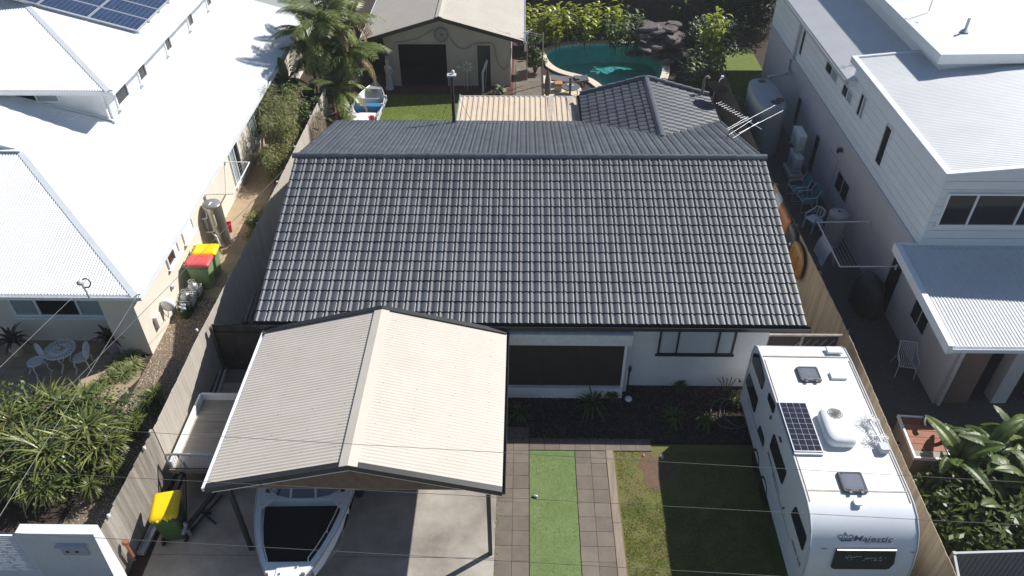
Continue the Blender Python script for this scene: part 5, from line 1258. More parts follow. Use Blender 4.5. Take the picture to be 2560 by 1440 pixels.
for x in (-2.4, 2.0):
    mb = MB(); mb.box(x-.05, x+.05, 28.8, 28.9, 0, 2.34); wpart(mb, 'post', BLACKM, aw)
# ================================================================== POOL
inner_px = [(1365, 140), (1370, 130), (1386, 121), (1410, 115), (1440, 111.5), (1490, 109.5), (1540, 109), (1600, 109.5), (1635, 116), (1652, 132), (1656, 160), (1654, 188), (1640, 215), (1600, 235), (1560, 240), (1530, 232), (1508, 218), (1492, 205), (1472, 194), (1440, 186), (1410, 179), (1388, 169), (1372, 155)]
def smooth(pts, it=2):
    for _ in range(it):
        q = []
        for i in range(len(pts)):
            a, b = pts[i], pts[(i+1) % len(pts)]; q += [a*.75+b*.25, a*.25+b*.75]
        pts = q
    return pts
inn = smooth([P(x, y, .05) for x, y in inner_px], 2)
cen = sum(inn, Vector())/len(inn)
pool = thing('swimming_pool', 'kidney shaped swimming pool with green-blue water behind the rear wing', 'pool', (cen.x, cen.y, 0))
N_ = len(inn)
def offs(pts, d):
    out = []
    for i in range(len(pts)):
        t = (pts[(i+1) % len(pts)] - pts[i-1]).normalized(); out.append(pts[i] + Vector((-t.y, t.x, 0))*d)
    return out
area = sum(inn[i].x*inn[(i+1) % N_].y - inn[(i+1) % N_].x*inn[i].y for i in range(N_)); sgnA = -1 if area > 0 else 1
outl = offs(inn, sgnA*.38)
deep = [Vector((p.x, p.y, -.95)) for p in offs(inn, -sgnA*.15)]
mb = MB(); mb.loft([[Vector((p.x, p.y, .045)) for p in inn], deep], False, False, True); mb.poly(deep if area > 0 else deep[::-1])
wpart(mb, 'basin', mat('pool_plaster', (.30, .62, .62), .7, var=.1, scale=2), pool)
mb = MB(); mb.poly([Vector((p.x, p.y, -.05)) for p in (inn if area > 0 else inn[::-1])]); wpart(mb, 'water', WATER, pool)
step = 4
for i in range(0, N_, step):
    idx = [(i+k) % N_ for k in range(step+1)]
    a = [outl[k] for k in idx]; b = [inn[k] for k in idx]; A = a + b[::-1]; c = sum(A, Vector())/len(A); A = [c + (p-c)*.985 for p in A]
    A = [Vector((p.x, p.y, .05)) for p in A]; mb = MB(); mb.prism(A if area > 0 else A[::-1], (0, 0, .05)); wpart(mb, 'coping_stone', POOLP, pool)
# carve the ground sheet round the basin: ground is replaced by a deck ring
deckpx = [(1352, 100), (1700, 95), (1740, 255), (1352, 255)]
dk_ = [P(x, y, 0) for x, y in ((1360, 250), (1356, 205), (1352, 160), (1356, 120))]
deckp = [Vector((.95, 29.2, .03)), Vector((6.5, 28.6, .03))]
# ground between the coping and the cut-out edge
ring = MB(); bx0, bx1, by0, by1 = PB; A_ = []
for p in outl:
    d = Vector((p.x-cen.x, p.y-cen.y)); k = 1e9
    for (c, dc, lo, hi) in ((cen.x, d.x, bx0, bx1), (cen.y, d.y, by0, by1)):
        if dc > 1e-9: k = min(k, (hi-c)/dc)
        elif dc < -1e-9: k = min(k, (lo-c)/dc)
    A_.append(Vector((cen.x+d.x*k, cen.y+d.y*k, 0)))
ring.loft([[Vector((p.x, p.y, 0)) for p in outl], A_], False, False, False)
for cx_, cy_ in ((bx0, by0), (bx1, by0), (bx1, by1), (bx0, by1)):
    best = sorted(range(N_), key=lambda i: (A_[i]-Vector((cx_, cy_, 0))).length)
    i0 = best[0]; js = sorted([i for i in ((i0-1) % N_, i0, (i0+1) % N_)], key=lambda i: (A_[i]-Vector((cx_, cy_, 0))).length)
    ring.poly([A_[js[0]], Vector((cx_, cy_, 0)), A_[js[1]]])
struct(ring, 'pool_surround', SOIL)
# paved terrace pavers on the near side of the pool
pbm = MB(); pbm.box(.005, .595, .005, .595, 0, .03); pbme = pbm.mesh('paver'); pbme.materials.append(POOLP)
b = MB(); b.poly([(.95, 29.1, .010), (6.2, 29.1, .010), (6.2, 33.0, .010), (.95, 33.0, .010)]); base = struct(b, 'pool_terrace', POOLP)
def inside(x, y, poly):
    c = False; n = len(poly)
    for i in range(n):
        a, b = poly[i], poly[(i+1) % n]
        if (a.y > y) != (b.y > y) and x < (b.x-a.x)*(y-a.y)/(b.y-a.y) + a.x: c = not c
    return c
for i in range(11):
    for j in range(17):
        x, y = .95 + .6*i, 29.1 + .6*j
        if any(inside(x+dx, y+dy, outl) for dx in (0, .6) for dy in (0, .6)): continue
        if x > 1.6 and y > 36.2: continue
        if x > 6.0: continue
        inst(pbme, 'paver', base, Matrix.Translation((x, y, .014)))
# side path with pavers between shed and pool
b = MB(); b.box(-.5, .85, 29.2, 38.2, -.05, .012); base = struct(b, 'shed_side_path', PAVER)
for i in range(3):
    for j in range(20): inst(pme, 'paver', base, Matrix.Translation((-.4 + .4*i, 29.6 + .4*j, .012)))
sheet('mulch_edge', [(-.62, 33), (-.5, 33), (-.5, 39), (-.62, 39)], REDM, .015)
sheet('far_garden', [(-.5, 42.0), (12, 42.0), (12, 48), (-.5, 48)], SOIL, .004)
# rock waterfall
rk = thing('rock_waterfall', 'dark layered rock waterfall at the far right of the pool', 'rock', P(1648, 142, 0), 0, None, 1.3)
R = random.Random(21)
def slabm(sx, sy, h, seed):
    R2 = random.Random(seed); n = 9; L = []
    for i in range(n):
        a = 2*math.pi*i/n; k = R2.uniform(.75, 1.1); L.append((sx*k*math.cos(a), sy*k*math.sin(a)))
    mb = MB(); mb.loft([[Vector((x, y, 0)) for x, y in L], [Vector((x*1.05, y*1.05, h*.5)) for x, y in L], [Vector((x*.95, y*.95, h+R2.uniform(-.02, .02))) for x, y in L]], True, True, False); return mb
for k in range(70):
    z = R.uniform(0, 1.2); t = z/1.3; s = slabm(R.uniform(.25, .6)*(1.1-.3*t), R.uniform(.2, .42), R.uniform(.05, .12), k)
    x = R.uniform(-.85, .75) - .35*t*0 ; y = R.uniform(-.9, 1.0) + .1*t
    s.xf(Matrix.Translation((x*(1.15-.45*t), y*(1-.4*t), z)) @ Matrix.Rotation(R.uniform(-.18, .18), 4, 'X') @ Matrix.Rotation(R.uniform(-.18, .18), 4, 'Y') @ Matrix.Rotation(R.uniform(0, 3), 4, 'Z'))
    part(s, 'rock_slab', ROCKM, rk)
# pool fence posts, loungers, table
lg_ = thing('sun_lounger', 'dark grey curved sun lounger on the terrace beside the pool', 'sun lounger', P(1420, 212, 0), math.radians(4))
mb = MB(); pr_ = [(-.85, .42), (-.5, .36), (-.1, .30), (.3, .30), (.7, .33), (.95, .36)]
for s0 in (0,): 
    A = [Vector((x, -.3, z)) for x, z in pr_]; B = [Vector((x, .3, z)) for x, z in pr_]; n = len(A); mb.add(A+B, [(i, i+1, n+i+1, n+i) for i in range(n-1)], True); A2 = [p-Vector((0, 0, .07)) for p in A]; B2 = [p-Vector((0, 0, .07)) for p in B]
    mb.add(A+A2, [(i, n+i, n+i+1, i+1) for i in range(n-1)]); mb.add(B+B2, [(i, i+1, n+i+1, n+i) for i in range(n-1)]); mb.add(A2+B2, [(i, n+i, n+i+1, i+1) for i in range(n-1)])
part(mb, 'bed', mat('charcoal_resin', (.10, .10, .105), .6), lg_)
for (x, y) in ((-.6, -.24), (-.6, .24), (.75, -.24), (.75, .24)):
    mb = MB(); mb.tube([(x, y, 0), (x, y, .28)], .03, 6); part(mb, 'leg', BLACKP, lg_)
mb = MB(); mb.rbox(.28, .55, -.2, .2, .335, .39, .05, .02); part(mb, 'headrest', mat('charcoal_resin', (.1, .1, .105)), lg_)
oc = thing('cushioned_stool', 'orange topped stool with beige sides beside the sun lounger', 'stool', P(1395, 228, 0))
mb = MB(); mb.rbox(-.17, .17, -.17, .17, 0, .34, .04, .02); part(mb, 'base', CREAMF, oc)
mb = MB(); mb.rbox(-.19, .19, -.19, .19, .341, .45, .04, .03); part(mb, 'cushion', ORANGEF, oc)
ta = thing('round_patio_table', 'grey round patio table on the terrace by the sun lounger', 'table', P(1425, 238, 0))
mb = MB(); mb.lathe([(.42, .40), (.44, .41), (.44, .44), (.42, .45)], n=20); part(mb, 'table_top', mat('charcoal_resin', (.1, .1, .105)), ta)
for k in range(3):
    mb = MB(); a = k*2.09; mb.tube([(.3*math.cos(a), .3*math.sin(a), .4), (.36*math.cos(a), .36*math.sin(a), 0)], .02, 5); part(mb, 'leg', BLACKM, ta)
mb = MB(); mb.tube([(.14*math.cos(a*.3927), .1+.10*math.sin(a*.3927), .47) for a in range(16)], .02, 5, True); part(mb, 'ring_tray', PLASW, ta)
# folded umbrella / dark cover at the terrace edge
um = thing('folded_umbrella', 'dark folded garden umbrella leaning at the near terrace corner', 'umbrella', P(1368, 245, 0))
mb = MB(); mb.lathe([(.05, .1), (.16, .25), (.13, .9), (.06, 1.25), (.015, 1.4)], n=9); part(mb, 'canopy', mat('charcoal_cloth', (.09, .09, .095), .8), um)
mb = MB(); mb.tube([(0, 0, 0), (0, 0, 1.45)], .02, 6); part(mb, 'pole', BLACKM, um)
wt = thing('square_terrace_post', 'dark square post standing on the pool terrace', 'post', (2.05, 30.6, 0)); q = P(1428, 188, 1.2)
wt.location = (P(1424, 244, .3).x, P(1424, 244, .3).y, 0)
mb = MB(); mb.box(-.05, .05, -.05, .05, 0, 1.25); part(mb, 'post', WOODD, wt); mb = MB(); mb.box(-.06, .06, -.06, .06, 1.25, 1.28); part(mb, 'post_cap', WOODD, wt)
gp = thing('washing_line_post', 'tall slender post with rope at the corner of shed and pool', 'post', P(1355, 215, 0))
mb = MB(); mb.tube([(0, 0, 0), (0, 0, 2.6)], .035, 6); part(mb, 'pole', WOODG, gp); mb = MB(); mb.bar((-.05, .0, 2.5), (-.7, .4, 2.5), .03, .03); part(mb, 'arm', WOODG, gp)
bx_ = thing('bird_feeder', 'white glass bottle feeder hanging beside the shed eave', 'feeder', PY(1315, 118, 35.4))
mb = MB(); mb.lathe([(.02, -.2), (.07, -.17), (.075, .15), (.03, .22), (.02, .28)], n=10); part(mb, 'bottle', PLASW, bx_); mb = MB(); mb.tube([(0, 0, .26), (0, 0, .7)], .006, 4); part(mb, 'hook_wire', GALV, bx_)
gl_ = thing('gull_ornament', 'white bird ornament on a post near the shed roof corner', 'ornament', PY(1318, 88, 35.2))
mb = MB(); mb.loft([[Vector((x, r_*math.cos(a*1.047), .12+zz+r_*math.sin(a*1.047))) for a in range(6)] for x, r_, zz in ((-.22, .01, -.02), (-.1, .05, 0), (.02, .07, .02), (.12, .045, .06), (.15, .04, .12), (.19, .03, .14), (.25, .006, .13))]); part(mb, 'body', WHITE, gl_); mb = MB(); mb.tube([(0, 0, .08), (0, 0, -2.2)], .03, 6); part(mb, 'post', WOODG, gl_)
# back fence of timber, grey neighbour shed far left
plank_fence('rear_fence', 'dark timber rear fence behind the pool garden', [(-.5, 42.5), (12, 42.5)], 1.8, WOODD, .16, 1, seed=8)
nb = thing('grey_metal_shed', 'grey ribbed metal outbuilding beyond the white roof at far left', 'shed', (-11, 40, 0))
mb = MB(); corrugated(mb, [(-14.5, 38.3, 0), (-9.2, 38.3, 0), (-9.2, 38.3, 2.0), (-14.5, 38.3, 2.0)], (0, 0, 1), .15, .03, shape='rib', up=(0, -1, 0)); wpart(mb, 'wall_sheet', mat('grey_green_steel', (.34, .37, .36), .5), nb)
mb = MB(); corrugated(mb, [(-14.5, 38.25, 2.05), (-9.1, 38.25, 2.05), (-9.1, 43, 2.6), (-14.5, 43, 2.6)], (0, 1, .11), .09, .01); wpart(mb, 'roof_sheet', MATS['grey_green_steel'], nb)

# ================================================================== TRAILER, BIN AND THINGS BY THE LEFT FENCE
tr = thing('flatbed_trailer', 'white sided flat trailer with plywood deck between left fence and carport', 'trailer', (-7.9, 12.8, 0))
TX0, TX1, TY0, TY1, TZ = -8.62, -6.95, 11.95, 14.2, .62
for k in range(6):
    mb = MB(); w_ = (TY1-TY0)/6; mb.box(TX0+.05, TX1-.05, TY0+k*w_+.003, TY0+(k+1)*w_-.003, TZ-.03, TZ); wpart(mb, 'deck_board', PLY, tr)
for nm, (x0, x1, y0, y1) in dict(a=(TX0, TX0+.05, TY0, TY1), b=(TX1-.05, TX1, TY0, TY1), c=(TX0+.05, TX1-.05, TY1, TY1+.04)).items():
    mb = MB(); mb.box(x0, x1, y0, y1, TZ-.08, TZ+.24); wpart(mb, 'side_panel', WHITE, tr)
mb = MB(); mb.box(TX0+.2, TX0+.3, TY0-.9, TY1, .4, .55); mb.box(TX1-.3, TX1-.2, TY0, TY1, .4, .55); mb.bar((TX0+.25, TY0, .45), ((TX0+TX1)/2, TY0-1.6, .45), .08, .1); mb.bar((TX1-.25, TY0, .45), ((TX0+TX1)/2, TY0-1.6, .45), .08, .1); wpart(mb, 'chassis', BLACKM, tr)
mb = MB(); mb.bar(((TX0+TX1)/2, TY0-1.55, 0), ((TX0+TX1)/2, TY0-1.55, .6), .06, .06); mb.tube([((TX0+TX1)/2, TY0-1.75, .45), ((TX0+TX1)/2, TY0-1.5, .5)], .05, 8); wpart(mb, 'jockey_stand', GALV, tr)
# front mesh gate of the trailer: bent tube frame, laid outwards
gx0, gx1 = TX0-.02, TX1; y0, z0 = TY0-.02, TZ+.0
mb = MB(); mb.tube([(gx0, y0, z0+.02), (gx0, y0-.02, z0+.45), (gx0+.03, y0-.0, z0+.52), (gx0+.1, y0+.0, z0+.55), (gx1, y0, z0+.55)], .028, 7); mb.bar((gx0+.3, y0, z0+.54), (gx0+.45, y0-.05, z0+.0), .04, .03); wpart(mb, 'gate_frame', GALV, tr)
mb = MB()
for k in range(26): x = gx0 + .05 + k*.06; mb.bar((x, y0, z0+.05), (x, y0, z0+.53), .006, .006)
for k in range(8): z = z0 + .08 + k*.06; mb.bar((gx0+.02, y0, z), (gx1, y0, z), .006, .006)
wpart(mb, 'gate_mesh', GALV, tr)
mb = MB(); mb.box(gx0-.02, gx1, y0-.06, y0-.03, z0-.12, z0+.02)
for k in range(3): pass
wpart(mb, 'tail_rail', WOODG, tr)
for sx, x in ((-1, TX0+.1), (1, TX1-.1)):
    mb = MB(); loops = [[Vector((x+xx, 13.0+r_*math.cos(a*math.pi/8), .3+r_*math.sin(a*math.pi/8))) for a in range(16)] for (r_, xx) in ((.14, -.08), (.27, -.09), (.29, -.05), (.29, .05), (.27, .09), (.14, .08))]
    mb.loft(loops); wpart(mb, 'wheel', RUBBER, tr)
def wheelie_bin(label, loc, rz, body, lid, group=None, sc=1.0):
    t = thing('wheelie_bin', label, 'bin', loc, rz, group, sc)
    # hinge at +y back, lid front -y
    def rl(z, hx, hy, r=.06, cy=0):
        L = []
        for (sx, sy, a0) in ((1,1,0),(-1,1,90),(-1,-1,180),(1,-1,270)):
            for q in range(4):
                a = math.radians(a0+30*q); L.append(Vector((sx*(hx-r)+r*math.cos(a), cy+sy*(hy-r)+r*math.sin(a), z)))
        return L
    mb = MB(); mb.loft([rl(.03, .21, .24), rl(.06, .225, .26), rl(.85, .275, .34), rl(.95, .28, .35), rl(.955, .30, .37), rl(1.0, .30, .37)], True, True, True); part(mb, 'body', body, t)
    mb = MB(); mb.loft([rl(1.002, .31, .40, .08, -.01), rl(1.03, .31, .40, .08, -.01), rl(1.075, .27, .35, .09, 0), rl(1.09, .22, .29, .09, 0)], True, True, True); lo = part(mb, 'lid', lid, t)
    mb = MB(); mb.tube([(-.16, -.02, 1.092), (-.16, -.22, 1.085), (.16, -.22, 1.085), (.16, -.02, 1.092)], .008, 4); part(mb, 'lid_rib', lid, lo)
    mb = MB(); mb.tube([(-.27, .37, .98), (-.27, .43, 1.0), (.27, .43, 1.0), (.27, .37, .98)], .016, 6); part(mb, 'handle', body, t)
    for k in range(5):
        mb = MB(); mb.rbox(-.24+.11*k, -.19+.11*k, .38, .43, .99, 1.05, .01, .006); part(mb, 'hinge', lid if k % 2 else body, t)
    for sx in (-1, 1):
        mb = MB(); mb.loft([[Vector((sx*.25+xx, .28+r_*math.cos(a*math.pi/7), .1+r_*math.sin(a*math.pi/7))) for a in range(14)] for (r_, xx) in ((.06, -.025), (.1, -.025), (.1, .025), (.06, .025))]); part(mb, 'wheel', RUBBER, t)
    return t
c = P(412, 1264, 1.08); wheelie_bin('green wheelie bin with yellow lid beside the weathered fence and trailer', (c.x, c.y, .03), math.radians(192), BING, BINY, 'wheelie bins')
c = P(512, 622, 1.08); wheelie_bin('green wheelie bin with yellow lid next to the red-lidded bin at the white house', (c.x, c.y, .01), math.radians(94), BINGP, BINY, 'wheelie bins')
c = P(497, 647, 1.08); wheelie_bin('pale green wheelie bin with a red lid against the white house wall', (c.x, c.y-.06, .01), math.radians(91), BINGP, BINR, 'wheelie bins')
# steel channel lying by the fence
mb = MB(); a, b_ = P(392, 1305, .12), P(352, 1385, .12); d = (b_-a).normalized(); s_ = Vector((-d.y, d.x, 0))
for (o1, w_, h_, z) in ((0, .16, .012, 0), (.08, .012, .1, .05), (-.08, .012, .1, .05)): mb.bar(a + s_*o1 + Vector((0, 0, z-.05)), b_ + s_*o1 + Vector((0, 0, z-.05)), w_, h_)
single(mb, 'steel_channel', GALV, 'grey steel channel lying on the ground below the yellow-lidded bin', 'beam')
mb = MB(); a = P(330, 1415, .0); mb.bar(P(316, 1362, .9), P(338, 1400, .25), .05, .05); mb.rbox(P(314, 1358, .9).x-.06, P(314, 1358, .9).x+.06, P(314, 1358, .9).y-.05, P(314, 1358, .9).y+.05, .86, .98, .02, .01); single(mb, 'timber_prop', WOODR, 'short brown timber prop leaning on the weathered fence end', 'post')
# tie rods / stand lying on the driveway
mb = MB(); mb.tube([P(472, 1335, .08), P(520, 1278, .12), P(556, 1238, .06)], .03, 5); mb.tube([P(500, 1275, .1), P(540, 1310, .08)], .025, 5); mb.rbox(P(519, 1280, .1).x-.08, P(519, 1280, .1).x+.08, P(519, 1280, .1).y-.05, P(519, 1280, .1).y+.05, .06, .18, .02, .01)
single(mb, 'trailer_hitch_bar', BLACKM, 'dark hitch bar lying on the shaded driveway beside the bin', 'bar')
# timber lengths stacked in the side passage and behind the trailer
for k, (a, b_, m) in enumerate((((600, 800), (640, 690), WOODG), ((612, 805), (655, 680), WOODP), ((622, 805), (668, 665), WOODG), ((533, 985), (565, 890), GALV), ((545, 985), (575, 892), WOODP), ((522, 985), (552, 905), WOODG))):
    mb = MB(); mb.bar(P(*a, .08), P(*b_, .08), .07, .09)
    single(mb, 'timber_length', m, ['grey timber length nearest the fence in the left side passage', 'pale timber length in the middle of the left side passage', 'grey timber length nearest the tiled house in the left passage', 'steel rail lying behind the flat trailer', 'pale timber length lying right of the steel rail behind the trailer', 'grey timber length lying left of the steel rail behind the trailer'][k], 'timber', 'long pieces lying beside the left fence')
# house-left white sheet and conduit
mb = MB(); q = P(702, 470, 1.0); mb.bar((-8.4, q.y-.4, .9), (-8.4, q.y+.5, .9), .03, .7); single(mb, 'white_board', WHITE, 'small white board leaning on the left fence by the tile roof edge', 'board')

# ================================================================== THINGS AGAINST THE WHITE HOUSE
hw_ = thing('water_heater', 'stainless steel water heater cylinder against the white house side wall', 'water heater', (-10.62, 22.2, 0))
mb = MB(); mb.lathe([(.30, .02), (.31, .04), (.31, 1.62), (.30, 1.66), (.27, 1.67)], n=24); part(mb, 'tank', STEEL, hw_)
mb = MB(); mb.lathe([(.30, 1.671), (.27, 1.70), (.02, 1.71)], n=24); part(mb, 'top_cover', mat('dark_grey_cap', (.20, .21, .23), .5), hw_)
for pts in ([(.02, 0, 1.7), (.02, -.05, 1.75), (-.1, -.28, 1.6), (-.12, -.33, 1.3), (-.3, -.33, 1.25)], [(.1, -.30, 1.4), (.12, -.34, 1.0), (-.05, -.36, .75), (-.3, -.33, .7)], [(-.1, -.32, .65), (.05, -.42, .6), (.1, -.45, .2)]):
    mb = MB(); mb.tube(pts, .028, 6); part(mb, 'pipe', PLASW, hw_)
mb = MB(); mb.rbox(-.34, -.2, -.24, -.10, .7, 1.2, .04, .02); part(mb, 'valve_box', PLASG, hw_)
rb = thing('red_bucket', 'red square bucket on the path beside the steel water heater', 'bucket', P(573, 578, 0), .3)
mb = MB(); mb.loft([[Vector((x*k, y*k, z)) for x, y in ((-.13, -.13), (.13, -.13), (.13, .13), (-.13, .13))] for k, z in ((.8, 0), (1, .3), (1.06, .31), (1.06, .33), (.94, .33), (.8, .05))], True, True, False); part(mb, 'body', REDP, rb)
mb = MB(); mb.tube([(-.14, 0, .32), (-.12, -.1, .36), (.12, -.1, .36), (.14, 0, .32)], .01, 4); part(mb, 'handle', REDP, rb)
# gas bottles in white crates
def crate_bottle(px, py, k, lab):
    t = thing('gas_bottle', lab, 'gas bottle', P(px, py, .0), 0, 'gas bottles in crates by the wall')
    mb = MB(); mb.lathe([(.14, .25), (.155, .29), (.155, .52), (.12, .6), (.05, .63), (.05, .66)], n=14); part(mb, 'bottle', GALV, t)
    mb = MB()
    for z in (.62, .70): mb.tube([(.1*math.cos(a*.5236), .1*math.sin(a*.5236), z) for a in range(1, 11)], .012, 4)
    for a in (1, 4, 7, 10): mb.tube([(.1*math.cos(a*.5236), .1*math.sin(a*.5236), .58), (.1*math.cos(a*.5236), .1*math.sin(a*.5236), .71)], .012, 4)
    part(mb, 'guard_ring', GALV, t)
    mb = MB(); mb.tube([(0, 0, .64), (0, 0, .72), (.05, 0, .73)], .02, 5); part(mb, 'valve', STEEL, t)
    cr = thing('wire_crate', lab.replace('gas bottle', 'white wire crate holding gas bottle').replace('silver ', '', 1), 'crate', P(px, py, .0), 0, 'wire crates holding gas bottles')
    mb = MB()
    for z in (.24, .34, .44): mb.tube([(x, y, z) for x, y in ((-.2, -.2), (.2, -.2), (.2, .2), (-.2, .2))], .012, 4, True)
    for k_ in range(6):
        u = -.2 + .08*k_
        for (x, y) in ((u, -.2), (u, .2), (-.2, u), (.2, u)): mb.bar((x, y, .2), (x, y, .45), .014, .014)
    part(mb, 'wire_frame', PLASW, cr)
    mb = MB(); mb.box(-.19, .19, -.19, .19, 0, .22); part(mb, 'base_crate', BING, cr)
crate_bottle(492, 745, 0, 'silver gas bottle in the crate nearest the red-lidded bin')
crate_bottle(475, 770, 1, 'silver gas bottle in the middle crate beside the gravel')
tb_ = thing('green_tub', 'green tub of plastic bottles beside the gas bottle crates', 'tub', P(466, 790, 0))
mb = MB(); mb.lathe([(.17, 0), (.2, .32), (.21, .33), (.19, .33), (.17, .15)], n=14); part(mb, 'tub', BING, tb_)
R = random.Random(9)
for k in range(7):
    mb = MB(); mb.tube([(R.uniform(-.1, .1), R.uniform(-.1, .1), .2), (R.uniform(-.14, .14), R.uniform(-.14, .14), .42)], [.05, .03], 6); part(mb, 'bottle', PLASG, tb_)
hr = thing('hose_reel', 'white wall mounted hose reel on the white house side wall', 'hose reel', PX(420, 762, -10.78))
mb = MB(); mb.lathe([(.10, -.09), (.20, -.07), (.21, 0), (.20, .07), (.10, .09)], n=18); mb.xf(Matrix.Rotation(math.pi/2, 4, 'X')); part(mb, 'reel', PLASW, hr)
mb = MB(); mb.bar((-.22, 0, .0), (0, 0, 0), .06, .06); mb.bar((-.21, 0, -.12), (-.21, 0, .12), .05, .08); part(mb, 'wall_bracket', PLASG, hr)
mb = MB(); mb.tube([(-.05, -.02, -.2), (-.12, -.02, -.5), (-.2, -.02, -.35), (-.2, -.05, -.1)], .012, 5); part(mb, 'hose', PLASG, hr)
def clothesline(label, A, B, C, D, zw, n, group, wall_m=PLASW):
    """A,B wall ends (near,far) C,D outer ends"""
    t = thing('clothesline', label, 'clothesline', (A[0], A[1], 0), 0, group)
    A, B, C, D = [Vector(p) for p in (A, B, C, D)]
    mb = MB(); mb.bar(A, C, .03, .03); wpart(mb, 'arm', wall_m, t); mb = MB(); mb.bar(B, D, .03, .03); wpart(mb, 'arm', wall_m, t)
    mb = MB(); mb.bar(C, D, .035, .035); wpart(mb, 'front_bar', wall_m, t)
    for k in range(n):
        u = (k+1)/(n+1); mb = MB(); mb.tube([A.lerp(C, u), B.lerp(D, u)], .0028, 4); wpart(mb, 'line', wall_m, t)
    for p in (A, B):
        mb = MB(); mb.bar(p + Vector((0, 0, -.12)), p + Vector((0, 0, .06)), .04, .05); wpart(mb, 'wall_bracket', wall_m, t)
    return t
clothesline('white fold-down clothesline on the white house side wall', (-10.98, 22.75, 1.7), (-10.98, 24.95, 1.7), (-10.05, 22.8, 1.68), (-10.07, 24.95, 1.68), 1.7, 8, 'wall clotheslines')
clothesline('white fold-down clothesline with a towel on the two storey house wall', (11.36, 18.9, 1.7), (11.36, 21.3, 1.7), (9.67, 18.92, 1.66), (9.68, 21.3, 1.66), 1.7, 14, 'wall clotheslines')
# towel
mb = MB(); y0, y1 = 19.7, 20.6; n = 9
for s in (-1, 1):
    pts = []
    for i in range(n):
        for j in range(6):
            u, v = i/(n-1), j/5; pts.append(Vector((9.68 + s*(.03 + .17*v) + .015*math.sin(u*9+v*3), y0 + (y1-y0)*u + .03*math.sin(v*4), 1.69 - .62*v)))
    mb.add(pts, [(i*6+j, i*6+j+1, (i+1)*6+j+1, (i+1)*6+j) for i in range(n-1) for j in range(5)], True)
single(mb, 'towel', TOWEL, 'white towel draped over the front bar of the clothesline', 'towel')

# ================================================================== LEFT PATIO FURNITURE
def lace_chair(label, loc, rz):
    t = thing('lace_chair', label, 'chair', loc, rz, 'white cast iron patio chairs')
    n = 20
    mb = MB(); mb.tube([(.21*math.cos(a*2*math.pi/n), -.21*math.sin(a*2*math.pi/n), .44) for a in range(n)], .02, 5, True)
    for k in range(9): u = -.2+.05*k; w_ = math.sqrt(max(0, .21**2-u*u)); mb.bar((u, -w_, .44), (u, w_, .44), .022, .012)
    for k in range(5): u = -.16+.08*k; w_ = math.sqrt(max(0, .21**2-u*u)); mb.bar((-w_, u, .442), (w_, u, .442), .02, .012)
    part(mb, 'seat', PLASW, t)
    mb = MB(); mb.tube([(.23*math.cos(a*2*math.pi/n), .22 + .02*math.sin(a*.3), .70 + .23*math.sin(a*2*math.pi/n)) for a in range(n)], .02, 5, True)
    mb.tube([(.13*math.cos(a*2*math.pi/n), .22, .70 + .13*math.sin(a*2*math.pi/n)) for a in range(n)], .018, 4, True)
    for k in range(16): a = k*math.pi/8; mb.bar((.13*math.cos(a), .22, .7+.13*math.sin(a)), (.22*math.cos(a), .22, .7+.22*math.sin(a)), .022, .012)
    for k in range(4): a = k*math.pi/4; mb.bar((-.13*math.cos(a), .22, .7-.13*math.sin(a)), (.13*math.cos(a), .22, .7+.13*math.sin(a)), .022, .012)
    part(mb, 'backrest', PLASW, t)
    for (x, y) in ((-.15, -.15), (.15, -.15), (-.15, .15), (.15, .15)):
        mb = MB(); mb.tube([(x, y, .43), (x*1.25, y*1.25, .3), (x*1.1, y*1.1, .15), (x*1.5, y*1.5, .0)], [.024, .022, .018, .024], 6); part(mb, 'leg', PLASW, t)
    return t
c = P(108, 915, .2); lace_chair('white lacy cast iron chair left of the round patio table', (-13.95, 15.75, .03), math.radians(-35))
lace_chair('white lacy cast iron chair right of the round patio table', (-12.72, 15.95, .03), math.radians(-80))
lt = thing('lace_table', 'white lacy round patio table between two white chairs', 'table', (-13.28, 16.0, .03))
mb = MB(); n = 24
for r_ in (.42, .22, .09): mb.tube([(r_*math.cos(a*2*math.pi/n), r_*math.sin(a*2*math.pi/n), .68) for a in range(n)], .02, 5, True)
for k in range(30): a = k*math.pi/15; mb.bar((.08*math.cos(a), .08*math.sin(a), .68), (.42*math.cos(a), .42*math.sin(a), .68), .034, .014)
part(mb, 'table_top', PLASW, lt)
for k in range(3):
    mb = MB(); a = k*2.094+.4; mb.tube([(.08*math.cos(a), .08*math.sin(a), .66), (.2*math.cos(a), .2*math.sin(a), .4), (.12*math.cos(a), .12*math.sin(a), .2), (.3*math.cos(a), .3*math.sin(a), 0)], .022, 6); part(mb, 'leg', PLASW, lt)
sv_ = thing('shell_ornament', 'pale shell ornament in the middle of the patio table', 'ornament', (-13.28, 16.0, .725)); mb = MB(); mb.lathe([(.02, 0), (.09, .03), (.07, .1), (.02, .15)], n=8); part(mb, 'shell', CREAMF, sv_)
